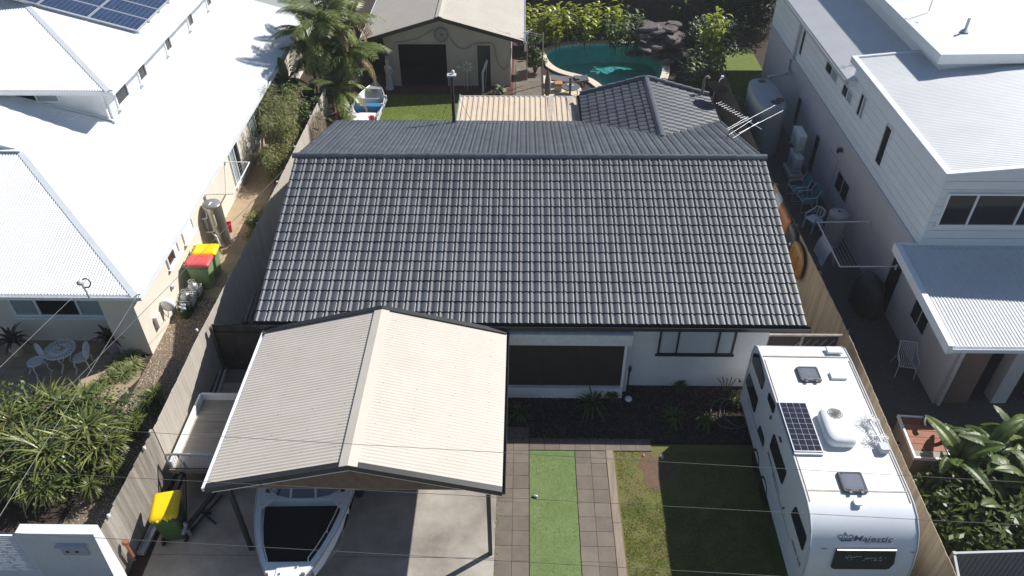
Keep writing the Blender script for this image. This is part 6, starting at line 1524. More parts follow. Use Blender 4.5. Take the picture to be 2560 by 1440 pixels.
# street wall with letterbox and laser cut screen
sw = thing('street_wall', 'white rendered street wall with angled return at the bottom left', 'wall', (-9.7, 9.3, 0))
mb = MB(); mb.box(-10.55, -8.9, 9.17, 9.40, 0, 2.0); wpart(mb, 'front_wall', WALLW, sw)
mb = MB(); A = Vector((-8.90, 9.40, 0)); B = Vector((-7.84, 8.22, 0)); d = (B-A).normalized(); s_ = Vector((-d.y, d.x, 0))
mb.prism([A - Vector((.0, .0, 0)), B, B - Vector((.22, 0.0, 0)), Vector((-8.9, 9.17, 0))][::-1], (0, 0, 2.0)); wpart(mb, 'return_wall', WALLW, sw)
mb = MB(); mb.box(-9.75, -9.2, 9.12, 9.168, 1.28, 1.62); lb = wpart(mb, 'letterbox', mat('letterbox_grey', (.42, .45, .48), .6), sw)
mb = MB(); mb.box(-9.8, -9.15, 9.06, 9.168, 1.62, 1.66); part(mb, 'letterbox_hood', PLASG, lb)
for x in (-9.62, -9.42): mb = MB(); mb.box(x-.03, x+.03, 9.105, 9.119, 1.40, 1.44); part(mb, 'letterbox_lock', BLACKP, lb)
ls = thing('laser_cut_screen', 'white slotted metal screen panel left of the street wall', 'screen', (-11.3, 9.25, 0))
mb = MB(); mb.box(-12.6, -10.56, 9.20, 9.24, 1.80, 1.86); mb.box(-12.6, -10.56, 9.20, 9.24, .2, .5); mb.box(-10.64, -10.56, 9.20, 9.24, .5, 1.8); wpart(mb, 'panel_frame', WHITE, ls)
R = random.Random(4); mb = MB()
nrow = 20; rh_ = 1.3/nrow
for r_ in range(nrow):
    z = .5 + r_*rh_; mb.box(-12.6, -10.64, 9.195, 9.235, z, z+rh_*.48)
    x = -12.6
    while x < -10.7:
        w_ = R.uniform(.04, .14); mb.box(x, x+w_, 9.197, 9.233, z+rh_*.48, z+rh_); x += w_ + R.uniform(.15, .55)
wpart(mb, 'slotted_sheet', WHITE, ls)

# ================================================================== RIGHT SIDE YARD
tk = thing('rain_tank', 'large grey slimline rain tank beside the two storey house', 'water tank', (9.95, 29.8, 0))
def oval(z, k, hx=.62, hy=1.45):
    L = []
    for i in range(36):
        a = 2*math.pi*i/36; ca, sa = math.cos(a), math.sin(a); L.append(Vector((hx*k*(abs(ca)**.6)*(1 if ca > 0 else -1), (hy-.62*(1-k))*(abs(sa)**.75)*(1 if sa > 0 else -1), z)))
    return L
loops = [oval(.03, .97)]; z = .08
while z < 2.0: loops += [oval(z, 1.0), oval(z+.06, .96)]; z += .12
loops += [oval(2.08, .99), oval(2.16, .97), oval(2.22, .88), oval(2.26, .6), oval(2.27, .3)]
mb = MB(); mb.loft(loops); part(mb, 'tank_body', mat('tank_grey', (.30, .33, .36), .55, var=.08), tk)
for (x, y, r_) in ((.0, 1.0, .16), (.1, -.95, .2), (.32, -.72, .17)):
    mb = MB(); mb.lathe([(r_, 2.22), (r_, 2.275), (r_*.9, 2.28)], (x, y, 0), 16); part(mb, 'strainer', BLACKP, tk)
def ac_unit(label, loc, rz):
    t = thing('outdoor_ac_unit', label, 'air conditioner', loc, rz, 'outdoor air conditioner units')
    mb = MB(); mb.rbox(-.42, .42, -.16, .16, 0, .66, .03, .015); part(mb, 'case', PLASW, t)
    mb = MB()
    for k in range(7): mb.box(.421, .428, -.12, .12, .12+.07*k, .15+.07*k)
    part(mb, 'side_louvre', PLASG, t)
    mb = MB()
    for k in range(4): mb.tube([((.06+.05*k)*math.cos(a*.3927)-.08, -.165, .33+(.06+.05*k)*math.sin(a*.3927)) for a in range(16)], .006, 4, True)
    part(mb, 'fan_guard', PLASG, t)
    mb = MB(); mb.box(-.35, -.3, -.2, .2, -.06, 0); mb.box(.3, .35, -.2, .2, -.06, 0); part(mb, 'mount', PLASG, t); return t
c = P(1985, 355, 1.2)
ac_unit('upper pale air conditioner unit on the shaded right house wall', (10.75, 27.4, 1.12), math.radians(-90))
ac_unit('lower pale air conditioner unit standing below the wall mounted one', (10.72, 27.1, .32), math.radians(-90))
mb = MB(); mb.rbox(10.45, 11.0, 26.6, 27.6, .012, .25, .04, .02); single(mb, 'equipment_plinth', GREYR, 'grey plinth under the lower air conditioner unit', 'plinth')
def tube_chair(label, loc, rz):
    t = thing('sling_chair', label, 'chair', loc, rz, 'teal sling chairs')
    for s in (-1, 1):
        mb = MB(); mb.tube([(s*.28, .3, .02), (s*.28, -.3, .02), (s*.28, -.3, .55), (s*.28, -.24, .62), (s*.28, .2, .64), (s*.28, .32, .95)], .018, 6); mb.tube([(s*.28, .3, .02), (s*.28, .22, .64)], .018, 6); part(mb, 'side_frame', PLASW, t)
    mb = MB(); mb.add([(-.26, -.28, .45), (.26, -.28, .45), (.26, .18, .38), (-.26, .18, .38), (-.26, .24, .40), (.26, .24, .40)], [(0, 1, 2, 3)]); part(mb, 'seat', TEAL, t)
    mb = MB(); mb.add([(-.26, .20, .40), (.26, .20, .40), (.26, .36, .98), (-.26, .36, .98)], [(0, 1, 2, 3)]); part(mb, 'backrest', TEAL, t)
    mb = MB(); mb.tube([(-.28, -.28, .45), (.28, -.28, .45)], .016, 5); mb.tube([(-.28, .3, .02), (.28, .3, .02)], .016, 5); part(mb, 'cross_bar', PLASW, t); return t
tube_chair('teal sling chair farther from the clothesline, beside the right house', Vector((10.42, 25.35, .02)), math.radians(-85))
tube_chair('teal sling chair nearer the clothesline, beside the right house', Vector((10.55, 24.6, .02)), math.radians(-85))
wcx = P(2062, 585, 0); wc_ = thing('plastic_chair', 'white moulded plastic chair beside the round water cylinder', 'chair', Vector((10.42, 23.3, .01)), math.radians(-60))
mb = MB(); mb.rbox(-.23, .23, -.23, .23, .42, .45, .06, .01); part(mb, 'seat', PLASW, wc_)
mb = MB(); mb.tube([(-.24, -.2, .62), (-.25, .15, .66), (-.2, .25, .78), (0, .28, .82), (.2, .25, .78), (.25, .15, .66), (.24, -.2, .62)], .03, 6); mb.tube([(-.24, -.2, .62), (-.22, -.2, .44)], .025, 5); mb.tube([(.24, -.2, .62), (.22, -.2, .44)], .025, 5)
for x in (-.12, 0, .12): mb.bar((x, .24, .44), (x, .28, .82), .05, .015)
part(mb, 'backrest', PLASW, wc_)
for (x, y) in ((-.2, -.2), (.2, -.2), (-.2, .2), (.2, .2)): mb = MB(); mb.bar((x, y, .42), (x*1.1, y*1.1, 0), .05, .04); part(mb, 'leg', PLASW, wc_)
hc = thing('water_cylinder', 'pale round water cylinder between plastic chair and right house wall', 'water heater', Vector((10.85, 22.45, .01)))
mb = MB(); mb.lathe([(.33, 0), (.34, .03), (.34, 1.2), (.32, 1.26), (.2, 1.29), (.02, 1.3)], n=22); part(mb, 'tank', mat('beige_enamel', (.42, .40, .38), .45), hc); mb = MB(); mb.lathe([(.05, 1.29), (.05, 1.31)], (.0, .05, 0), 8); part(mb, 'top_plug', BLACKP, hc)
bq = thing('covered_barbecue', 'lumpy dark cover over a barbecue against the right house wall', 'barbecue', P(2180, 790, 0) + Vector((-.1, .5, 0)))
mb = MB(); loops = []; R = random.Random(6)
for (z, k) in ((.02, 1.0), (.2, .98), (.5, .95), (.8, .9), (.95, .8), (1.08, .55), (1.16, .25), (1.2, .05)):
    loops.append([Vector((.42*k*(1+.10*math.sin(a*1.9+z*3)+R.uniform(-.04, .04))*math.cos(a*.2618), .72*k*(1+.07*math.cos(a*1.3)+R.uniform(-.04, .04))*math.sin(a*.2618), z)) for a in range(24)])
mb.loft(loops); part(mb, 'cover', COVER, bq)
sc = thing('slatted_chair', 'white slatted metal chair against the right house wall near the porch', 'chair', P(2262, 945, 0) + Vector((0, .25, 0)), math.radians(-10))
for k in range(9):
    x = -.2+.05*k; mb = MB(); mb.tube([(x, -.24, .42), (x, .1, .40), (x, .2, .46), (x, .30, .88)], .009, 4); part(mb, 'slat', PLASW, sc)
mb = MB(); mb.tube([(-.22, .32, .9), (.22, .32, .9)], .014, 5); mb.tube([(-.22, -.25, .42), (.22, -.25, .42)], .012, 5)
for s in (-1, 1): mb.tube([(s*.23, .32, .9), (s*.26, .1, .62), (s*.27, -.2, .6), (s*.24, -.24, .42), (s*.26, -.3, 0)], .013, 5); mb.tube([(s*.23, .2, .44), (s*.26, .34, 0)], .013, 5)
part(mb, 'frame', PLASW, sc)
# objects hung on the boundary fence (house side)
def hung(px, py, w_, h_, name, m, label, kind=0):
    q = PX(px, py, 8.70); t = thing(name, label, 'wall ornament', (8.70, q.y, q.z), 0, 'ornaments hung on the right boundary fence')
    n = 24; mb = MB()
    e = .55 if kind == 0 else (.8 if kind == 1 else .2)
    L = []
    for i in range(n):
        a = 2*math.pi*i/n; ca, sa = math.cos(a), math.sin(a); L.append((w_*abs(ca)**e*(1 if ca > 0 else -1), h_*abs(sa)**e*(1 if sa > 0 else -1)))
    mb.loft([[Vector((0, y, z)) for y, z in L], [Vector((-.05, y*.97, z*.97)) for y, z in L], [Vector((-.09, y*.8, z*.8)) for y, z in L], [Vector((-.10, y*.4, z*.4)) for y, z in L]], True, True, True); part(mb, 'panel', m, t)
    if kind == 1:
        for s in (-1, 1): mb = MB(); mb.tube([(-.095, s*w_*.45, -h_*.6), (-.1, s*w_*.4, h_*.6)], .012, 4); part(mb, 'rib', WOODD, t)
    return t
hung(1992, 650, .62, .55, 'carved_wood_shield', AMBER, 'big amber carved wooden oval hung on the fence, nearest the camera', 1)
o = hung(1978, 598, .45, .5, 'carved_dark_shield', NAVY, 'dark navy oval with a white mark hung on the fence', 1)
mb = MB(); mb.box(-.11, -.10, -.30, -.22, -.05, .05); part(mb, 'white_mark', WHITE, o)
hung(1964, 563, .38, .45, 'orange_panel', ORANGE, 'orange-brown rounded panel hung on the fence behind the navy oval', 2)
hung(1957, 540, .34, .35, 'orange_panel', ORANGE, 'orange-red square panel hung on the fence, second beyond the navy oval', 2)
hung(1946, 512, .34, .4, 'grey_blue_panel', PLASG, 'blue-grey panel hung on the fence, farthest of the hung ornaments', 0)
# planter deck with tyre
dkb = thing('timber_planter_box', 'square planter box with red-brown timber top and white rim near the banana plants', 'planter', (10.15, 12.95, 0), math.radians(-4))
mb = MB(); mb.box(-.42, .42, -.66, .66, 0, .82); part(mb, 'box', WOODG, dkb)
for k in range(6): mb = MB(); mb.box(-.40, .40, -.64+.215*k, -.64+.215*(k+1)-.012, .82, .845); part(mb, 'board', WOODR if k else WOODG, dkb)
mb = MB(); mb.box(-.46, -.41, -.70, .70, .78, .87); mb.box(.41, .46, -.70, .70, .78, .87); mb.box(-.41, .41, .65, .70, .78, .87); mb.box(-.41, .41, -.70, -.65, .78, .87); part(mb, 'rim', WHITE, dkb)
mb = MB(); q = P(2338, 1075, .9); mb.tube([q + Vector((.32*math.cos(a), .32*math.sin(a), .03+.16*math.sin(a*.7)**2)) for a in [k*.24 for k in range(-7, 14)]], .055, 8); single(mb, 'black_pipe', RUBBER, 'curled black pipe lying on the timber planter top', 'pipe')
# grey metal fence bottom right
gm = thing('ribbed_steel_fence', 'grey ribbed steel fence at the bottom right corner', 'fence', P(2400, 1420, 0))
a, b_ = P(2385, 1385, 1.5), P(2700, 1375, 1.5); mb = MB(); corrugated(mb, [(a.x, a.y, 0), (b_.x, b_.y, 0), (b_.x, b_.y, 1.5), (a.x, a.y, 1.5)], (0, 0, 1), .12, .03, shape='rib', up=(0, -1, 0)); wpart(mb, 'sheet', mat('slate_steel', (.22, .24, .27), .5), gm)
mb = MB(); mb.bar((a.x, a.y, 1.52), (b_.x, b_.y, 1.52), .05, .05); mb.bar((a.x, a.y, 0), (a.x, a.y, 1.55), .07, .07); mb.bar((a.x, a.y, 1.5), (a.x-.3, a.y-1.2, 1.5), .05, .05); wpart(mb, 'frame', MATS['slate_steel'], gm)
# odds and ends on the front garden
mb = MB(); q = P(1338, 1240, .06); mb.lathe([(.03, -.055), (.033, -.05), (.033, .05), (.028, .058)], n=12); mb.xf(Matrix.Translation(q) @ Matrix.Rotation(math.pi/2, 4, 'Y') @ Matrix.Rotation(.3, 4, 'X')); single(mb, 'drink_can', ALUM, 'silver drink can lying on the artificial turf strip', 'can')
mb = MB(); q = P(1571, 998, .05); mb.lathe([(.10, 0), (.09, .05), (.04, .07)], q, 14); single(mb, 'white_stone_disc', PLASW, 'round white disc on the dark garden bed by the porch', 'disc')
hs = MB(); c = P(1835, 1035, .06)
pts = [c + Vector((.42*math.cos(k*.45)*(1+.2*math.sin(k*.21)) + .15*math.sin(k*.13), .5*math.sin(k*.45)*(1+.15*math.cos(k*.17)), .01+.012*(k % 5))) for k in range(48)]
hs.tube(pts, .014, 5); single(hs, 'garden_hose', mat('hose_grey', (.10, .10, .11), .5), 'coiled grey garden hose in the shaded bed by the caravan', 'hose')
mb = MB(); q = PY(1573, 935, 15.38); mb.tube([(q.x, 15.38, .05), (q.x, 15.38, .72)], .02, 5); mb.rbox(q.x-.04, q.x+.04, 15.33, 15.42, .68, .82, .01, .01); single(mb, 'garden_tap', BLACKM, 'black standing tap against the white house wall', 'tap')
R = random.Random(12)
for k, (px, py, lab) in enumerate(((1655, 1142, 'pale dry leaf at the corner of the house shadow on the lawn'), (1610, 1138, 'small pale leaf on the lawn head left of the larger one'), (1597, 1242, 'tiny pale leaf on the lit lawn below the bare patch'))):
    q = P(px, py, .03); a = R.uniform(0, 3); s = (.12, .05, .03)[k]; mb = MB(); mb.add([q + Vector((s*math.cos(a), s*math.sin(a), .01)), q + Vector((-s*.4*math.sin(a), s*.4*math.cos(a), .03)), q - Vector((s*math.cos(a), s*math.sin(a), -.005)), q + Vector((s*.4*math.sin(a), -s*.4*math.cos(a), .02))], [(0, 1, 2), (0, 2, 3)]); single(mb, 'dry_leaf', CREAMF, lab, 'leaf', 'leaves fallen on the lawn')
# ================================================================== PLANTS
def frond_mesh(L, seed, droop=.55, leaf=.38, n=34, m=None, wid=.030):
    R = random.Random(seed); mb = MB(); pts = []
    for i in range(13):
        t = i/12; x = L*(t - .10*t*t)*math.cos(droop*.55*t); z = L*(.42*t - (.42+droop*.55)*t*t); pts.append(Vector((x, 0, z)))
    mb.tube(pts, [.022*(1-.8*i/12) for i in range(13)], 4)
    def at(t):
        f = t*12; i = min(11, int(f)); return pts[i].lerp(pts[i+1], f-i), (pts[i+1]-pts[i]).normalized()
    for k in range(n):
        t = .12 + .87*k/(n-1); p, d = at(t); ln = leaf*(math.sin(math.pi*min(1, .15+t*.82))**.6)*R.uniform(.85, 1.1)
        for s in (-1, 1):
            sd = (Vector((0, s, 0)) + d*.55).normalized(); dn = Vector((0, 0, -1)); w_ = wid*R.uniform(.8, 1.2)
            a = p; b = p + sd*ln*.5 + dn*ln*.10 + Vector((0, 0, R.uniform(.0, .04))); c = p + sd*ln*.95 + dn*ln*R.uniform(.30, .5)
            e = d*w_*.5
            mb.add([a-e*.6, a+e*.6, b+e, c, b-e], [(0, 1, 2, 4), (4, 2, 3)])
    me = mb.mesh('frond'); me.materials.append(m); return me
FR = [frond_mesh(1.8, s, .5+.14*s, .50, 26, PALM, .075) for s in range(4)] + [frond_mesh(1.7, 9, 1.1, .40, 22, PALMD, .06)]
def palm(label, loc, h, n, sc, seed, lean=(0, 0), trunk_r=.06, dry=2, group='palms behind the left fence'):
    R = random.Random(seed); t = thing('cane_palm', label, 'palm', loc, 0, group)
    mb = MB(); mb.tube([(lean[0]*u*u, lean[1]*u*u, h*u) for u in [k/6 for k in range(7)]], [trunk_r*(1.15-.3*k/6) for k in range(7)], 8); part(mb, 'trunk', TRUNK, t)
    for k in range(n):
        a = k*2.39996 + R.uniform(-.2, .2); el = math.radians(R.uniform(-5, 62)*(1 if k % 3 else 1.15)); s = sc*R.uniform(.8, 1.1)
        me = FR[R.randrange(4)] if k >= dry else FR[4]
        if k < dry: el = math.radians(R.uniform(-35, -5))
        inst(me, 'frond', t, Matrix.Translation((lean[0], lean[1], h - .05)) @ Matrix.Rotation(a, 4, 'Z') @ Matrix.Rotation(-el, 4, 'Y') @ Matrix.Rotation(R.uniform(-.3, .3), 4, 'X') @ Matrix.Scale(s, 4))
    return t
palm('tall cane palm rising highest in the clump behind the dinghy', (-8.6, 32.4, 0), 4.0, 16, 1.2, 1, (.1, .2))
palm('cane palm leaning left towards the white roof', (-9.0, 32.6, 0), 3.3, 13, 1.05, 2, (-.25, .1))
palm('cane palm drooping right towards the shed', (-7.9, 32.6, 0), 2.6, 15, 1.15, 3, (.35, .0))
palm('cane palm with yellowed fronds near the shed lean-to', (-8.0, 34.2, 0), 3.4, 13, 1.1, 4, (.2, .2), dry=5)
palm('short cane palm low beside the dinghy bow', (-8.2, 31.5, 0), 1.5, 13, .95, 5, (.2, -.1))
palm('small young palm below the larger palms near the dinghy stern', (-8.0, 29.9, 0), .5, 10, .6, 6, (0, 0), dry=0)
palm('cane palm at the back of the clump at the top edge', (-8.9, 34.8, 0), 4.1, 13, 1.1, 7, (-.1, .2))
palm('slender palm against the white wall left of the clump', (-9.5, 33.4, 0), 2.2, 12, .85, 8, (-.1, 0))
palm('middle palm filling the heart of the clump', (-8.5, 33.0, 0), 2.9, 15, 1.05, 9, (.0, -.2))

def banana_mesh(L, W, seed, m, tear=1.0, droop=.5):
    R = random.Random(seed); mb = MB(); n = 16; pts = []
    for i in range(n+1):
        t = i/n; pts.append(Vector((L*t*(1-.18*droop*t), 0, L*(.30*t - .62*droop*t*t))))
    mb.tube(pts, [.022*(1-.85*i/n) for i in range(n+1)], 4)
    for s in (-1, 1):
        for i in range(1, n):
            t0, t1 = i/n, (i+1)/n
            w0 = W*math.sin(math.pi*min(1, t0*.95+.04))**.55; w1 = W*math.sin(math.pi*min(1, t1*.95+.04))**.55
            a, b = pts[i], pts[i+1]; gp = R.uniform(.2, .6)*min(1, tear) if R.random() < .38 else 0
            dz0 = R.uniform(-.12, .10)*tear*.8; sw = .10
            c = b.lerp(a, gp*.6) + Vector((sw*w1, s*w1, w1*(.22+dz0) - w1*.12)); d = a.lerp(b, gp*.3) + Vector((sw*w0, s*w0, w0*(.22+dz0) - w0*.12))
            mid0 = a + Vector((sw*.5*w0, s*w0*.55, w0*.22)); mid1 = b + Vector((sw*.5*w1, s*w1*.55, w1*.22))
            if gp == 0: mid1 = mid1; 
            mb.add([a, b, mid1, mid0], [(0, 1, 2, 3)], True); mb.add([mid0, mid1, c, d], [(0, 1, 2, 3)], True)
    me = mb.mesh('leaf'); me.materials.append(m); return me
BL = [banana_mesh(1.25, .21, s, BANA, 1.3, .5+.28*s) for s in range(6)]
def banana(label, loc, h, n, sc, seed, group, name='banana_plant', m=None, elr=(15, 75), lean=(0, 0)):
    R = random.Random(seed); t = thing(name, label, 'plant', loc, 0, group)
    mb = MB(); mb.tube([(lean[0]*u*u, lean[1]*u*u, h*u) for u in [k/5 for k in range(6)]], [.09*sc*(1.1-.5*k/5) for k in range(6)], 8); part(mb, 'stem', mat('banana_stem', (.20, .20, .09), .6, var=.3), t)
    for k in range(n):
        a = k*2.39996 + R.uniform(-.3, .3); el = math.radians(R.uniform(*elr))
        inst(BL[R.randrange(6)], 'leaf', t, Matrix.Translation((lean[0], lean[1], h - .1 - .05*(k % 3))) @ Matrix.Rotation(a, 4, 'Z') @ Matrix.Rotation(-el, 4, 'Y') @ Matrix.Rotation(R.uniform(-.5, .5), 4, 'X') @ Matrix.Scale(sc*R.uniform(.75, 1.15), 4))
    return t
gB = 'banana plants at the bottom right'
for k, (x, y, h_, n_, sc_, e_, lab) in enumerate(((10.45, 12.0, 1.25, 9, .95, (30, 80), 'banana plant with upright torn leaf beside the timber planter'), (11.2, 12.1, 1.5, 10, .9, (10, 75), 'banana plant in the middle of the right corner garden'), (12.0, 12.5, 1.4, 10, .9, (10, 75), 'banana plant at the far right of the corner garden'), (9.75, 10.9, .6, 11, .6, (0, 50), 'low banana plant nearest the boundary fence behind the caravan'), (10.45, 11.0, .9, 12, .7, (0, 55), 'banana plant with yellowing leaves low in the right corner'), (11.15, 10.9, .9, 12, .75, (5, 60), 'banana plant before the ribbed steel fence'), (9.6, 10.0, .5, 11, .55, (-5, 45), 'dark banana plant at the bottom beside the fence end'), (11.9, 11.4, 1.2, 11, .85, (10, 70), 'banana plant at the right image edge'), (10.2, 10.2, .6, 12, .6, (-5, 55), 'bushy low banana plant above the steel fence'))):
    banana(lab, (x, y, 0), h_, n_, sc_, 100+k, gB, elr=e_)
gT = 'broad-leaved plants by the white house'
banana('bird of paradise with upright paddle leaves against the white house gutter', (-9.9, 30.3, 0), 1.6, 8, 1.0, 11, gT, 'paddle_leaf_plant', elr=(35, 85))
banana('paddle-leaved plant leaning over the white roof edge', (-10.1, 31.0, 0), 2.1, 7, .85, 12, gT, 'paddle_leaf_plant', elr=(10, 70))
banana('split-leaf plant under the palms above the dry vine', (-8.95, 29.9, 0), 1.1, 10, .62, 13, gT, 'paddle_leaf_plant', elr=(0, 50))
banana('paddle-leaved plant at the foot of the cane palms', (-9.3, 31.2, 0), 1.2, 8, .9, 14, gT, 'paddle_leaf_plant', elr=(30, 85))

def strap(mb, base, az, el, L, W, bend, R, fold=.25):
    d = Vector((math.cos(az), math.sin(az), 0)); p = Vector(base); e = el; n = 5; sd = Vector((-d.y, d.x, 0)); rows = []
    kink = R.random() < .18; kk = R.randrange(2, 4)
    for i in range(n+1):
        t = i/n; w_ = W*(1-t**2.2)*(.7 + .6*min(1, t*3))*.7 if i < n else 0
        up = Vector((0, 0, 1))
        rows.append((p - sd*w_ + up*w_*fold, p, p + sd*w_ + up*w_*fold))
        e -= bend/n*(1+t) + (1.1 if kink and i == kk else 0); p = p + (d*math.cos(e) + Vector((0, 0, 1))*math.sin(e))*(L/n)
    vs = [q for r in rows for q in r]; fs = []
    for i in range(n): fs += [(3*i, 3*i+1, 3*i+4, 3*i+3), (3*i+1, 3*i+2, 3*i+5, 3*i+4)]
    mb.add(vs, fs, True)
def rosette(name, label, loc, n, L, W, seed, m, trunk=.3, bend=1.3, el=(-.1, 1.4), group=None, cat='plant', tr_r=.05, heads=None):
    R = random.Random(seed); t = thing(name, label, cat, loc, 0, group)
    hs = heads or [(0, 0, trunk)]
    mb = MB(); lf = MB()
    for (hx, hy, hz) in hs:
        mb.tube([(0, 0, 0), (hx*.4, hy*.4, hz*.5), (hx, hy, hz)], [tr_r*1.2, tr_r, tr_r*.8], 6)
        for k in range(n):
            az = k*2.39996 + R.uniform(-.2, .2); u = (k+.5)/n; e = el[0] + (el[1]-el[0])*u
            strap(lf, (hx, hy, hz + .06*u), az, e + R.uniform(-.15, .15), L*R.uniform(.7, 1.1)*(1.0 - .25*u), W*R.uniform(.8, 1.15), bend*(R.uniform(.15, 1.2) if name == 'pandanus' else R.uniform(.6, 1.3)), R)
    part(mb, 'stem', BARK, t); part(lf, 'leaves', m, t, kind='stuff')
    if name == 'pandanus':
        dl = MB()
        for (hx, hy, hz) in hs:
            for k in range(16): strap(dl, (hx, hy, hz - .05), k*2.4 + R.uniform(-.3, .3), R.uniform(-1.1, -.35), L*R.uniform(.45, .75), W*.9, .5, R)
        part(dl, 'dead_leaves', DRYV, t, kind='stuff')
    return t
# spiky garden bottom left
gS = 'strap-leaved plants in the left front garden'
def S(px, py, z): q = P(px, py, z); return Vector((q.x, q.y, 0))
rosette('pandanus', 'biggest pandanus with long arching strap leaves, lower left garden', S(120, 1140, 1.0), 85, 1.3, .034, 1, STRAP, group=gS, heads=[(0, 0, 1.0), (-.55, .35, .9), (.5, .45, .9)])
rosette('pandanus', 'pandanus with many heads at the left image edge', S(30, 1060, .9), 80, 1.1, .032, 2, STRAP, group=gS, heads=[(0, 0, .9), (-.5, .2, .9), (.3, .5, .8)])
rosette('pandanus', 'pandanus with kinked yellow-tipped leaves below the patio', S(160, 1020, .8), 80, 1.05, .032, 3, STRAP, group=gS, heads=[(0, 0, .8), (.5, .2, .7), (-.45, .25, .7)])
rosette('pandanus', 'broad grey-green pandanus right of the big one', S(225, 1075, 1.0), 80, 1.15, .034, 4, STRAP, group=gS, heads=[(0, 0, 1.0), (.3, -.35, .7)])
rosette('pandanus', 'drooping pandanus above the street wall', S(60, 1200, .7), 75, 1.0, .032, 5, STRAP, group=gS, heads=[(0, 0, .7), (.5, -.1, .5)])
rosette('pandanus', 'pandanus filling the back left of the spiky garden', S(-20, 1130, .9), 75, 1.05, .032, 6, STRAP, group=gS, heads=[(0, 0, .9), (.2, -.5, .7)])
rosette('dracaena', 'fine-leaved dracaena tuft beside the fence and gravel', S(385, 985, .5), 110, .55, .020, 7, DRAC, group=gS, heads=[(0, 0, .45), (-.1, -.2, .3)], bend=.9)
rosette('dracaena', 'dracaena tuft halfway along the pale fence', S(340, 1060, .5), 110, .55, .020, 8, DRAC, group=gS, heads=[(0, 0, .5), (-.2, .1, .3)], bend=.9)
rosette('dracaena', 'yellow-green dracaena tuft near the weathered fence', S(285, 1170, .6), 110, .58, .020, 9, DRAC, group=gS, heads=[(0, 0, .55)], bend=.9)
rosette('dracaena', 'low dracaena tuft just above the white street wall', S(228, 1220, .5), 100, .5, .020, 10, DRAC, group=gS, heads=[(0, 0, .5)], bend=.9)
rosette('dracaena', 'dracaena tuft overlapping the middle of the spiky garden', S(285, 1110, .8), 100, .6, .024, 11, DRAC, group=gS, heads=[(0, 0, .8)], bend=.8)
# variegated border grass along the patio
gL = 'variegated grass clumps along the patio edge'
for k, (px, py) in enumerate(((345, 872), (325, 890), (300, 905), (335, 912), (290, 925), (312, 935), (275, 945), (250, 960), (230, 975), (205, 980), (180, 988))):
    rosette('border_grass', 'variegated grass clump number %s from the house corner along the patio edge' % ('one', 'two', 'three', 'four', 'five', 'six', 'seven', 'eight', 'nine', 'ten', 'eleven')[k], S(px, py, .12), 110, .60, .013, 20+k, LIRI, trunk=.03, bend=1.5, el=(.2, 1.4), group=gL, tr_r=.02)
# potted bromeliads
def potted(px, py, pot, label, seed):
    q = P(px, py, 0); t = thing('potted_bromeliad', label, 'potted plant', (q.x, q.y, .02), 0, 'potted bromeliads on the patio')
    mb = MB(); mb.lathe([(.16, 0), (.21, .2), (.22, .42), (.19, .55), (.2, .57), (.17, .57), (.15, .5)], n=18); part(mb, 'pot', pot, t)
    R = random.Random(seed); lf = MB()
    for k in range(26): strap(lf, (0, 0, .56), k*2.4, .15+1.2*k/26, R.uniform(.45, .65), .06, .8, R)
    part(lf, 'leaves', CYCAD, t); mb = MB(); mb.lathe([(.14, .5), (.02, .52)], n=12); part(mb, 'soil', SOIL, t); return t
potted(290, 880, POTM, 'dark bromeliad in a tall purple pot near the house corner', 1)
potted(50, 885, CREAMF, 'dark bromeliad in a pale pot at the left of the patio', 2)
# ginger and tropical clumps behind the pool
def ginger(label, loc, n, h, seed, m, spread=.6, group='tropical clumps behind the pool', leaf=.55, name='ginger_clump'):
    R = random.Random(seed); t = thing(name, label, 'plant', loc, 0, group); st = MB(); lf = MB()
    for k in range(n):
        r = spread*math.sqrt(R.random()); a = R.uniform(0, 6.28); b = Vector((r*math.cos(a), r*math.sin(a), 0)); ln = Vector((b.x*.35+R.uniform(-.2, .2), b.y*.35+R.uniform(-.2, .2), h*R.uniform(.75, 1.1)))
        st.tube([b, b + ln*.5, b + ln], .012, 4)
        for j in range(10):
            u = .35 + .65*j/9; p = b + ln*u; az = (j % 2)*3.14 + a*3 + R.uniform(-.5, .5); strap(lf, p, az, R.uniform(.25, .9) + .4*(u-.5), leaf*R.uniform(.7, 1.1), .075*leaf/.42, R.uniform(.7, 1.4), R, .15)
    part(st, 'stems', mat('cane_stem', (.10, .11, .04), .6), t, kind='stuff'); part(lf, 'leaves', m, t, kind='stuff'); return t
gi = [(1345, 60, 'far left of the pool'), (1400, 55, 'second from the shed'), (1460, 55, 'above the pool middle'), (1520, 50, 'with spreading leaves above the pool'), (1565, 75, 'left of the rock waterfall')]
for k, (px, py, w_) in enumerate(gi):
    q = P(px, py, 1.3); ginger('bright yellow-green ginger clump %s' % w_, (q.x, q.y+.2, 0), 20, 1.9, 40+k, GING if k != 4 else GINGD, .75)
q = P(1790, 130, 1.0); ginger('tall sunlit ginger clump right of the rock waterfall', (q.x-.25, q.y-.5, 0), 26, 2.9, 50, GING, .45)
for k, (px, py, lab) in enumerate(((1600, 12, 'dark leafy clump behind the rock waterfall'), (1690, 25, 'dark leafy clump right behind the rock waterfall'), (1560, 15, 'dark leafy clump at the top behind the gingers'), (1760, 190, 'dark leafy clump below the sunlit ginger'), (1440, 5, 'dark leafy clump at the top above the pool'), (1350, 10, 'dark leafy clump at the top beside the shed roof'), (1745, 30, 'dark leafy clump at the top right of the rock'))):
    q = P(px, py, .8); ginger(lab, (q.x, q.y, 0), 20, 1.6, 60+k, GINGD, .8, 'dark leafy clumps round the pool', .5, 'leafy_clump')
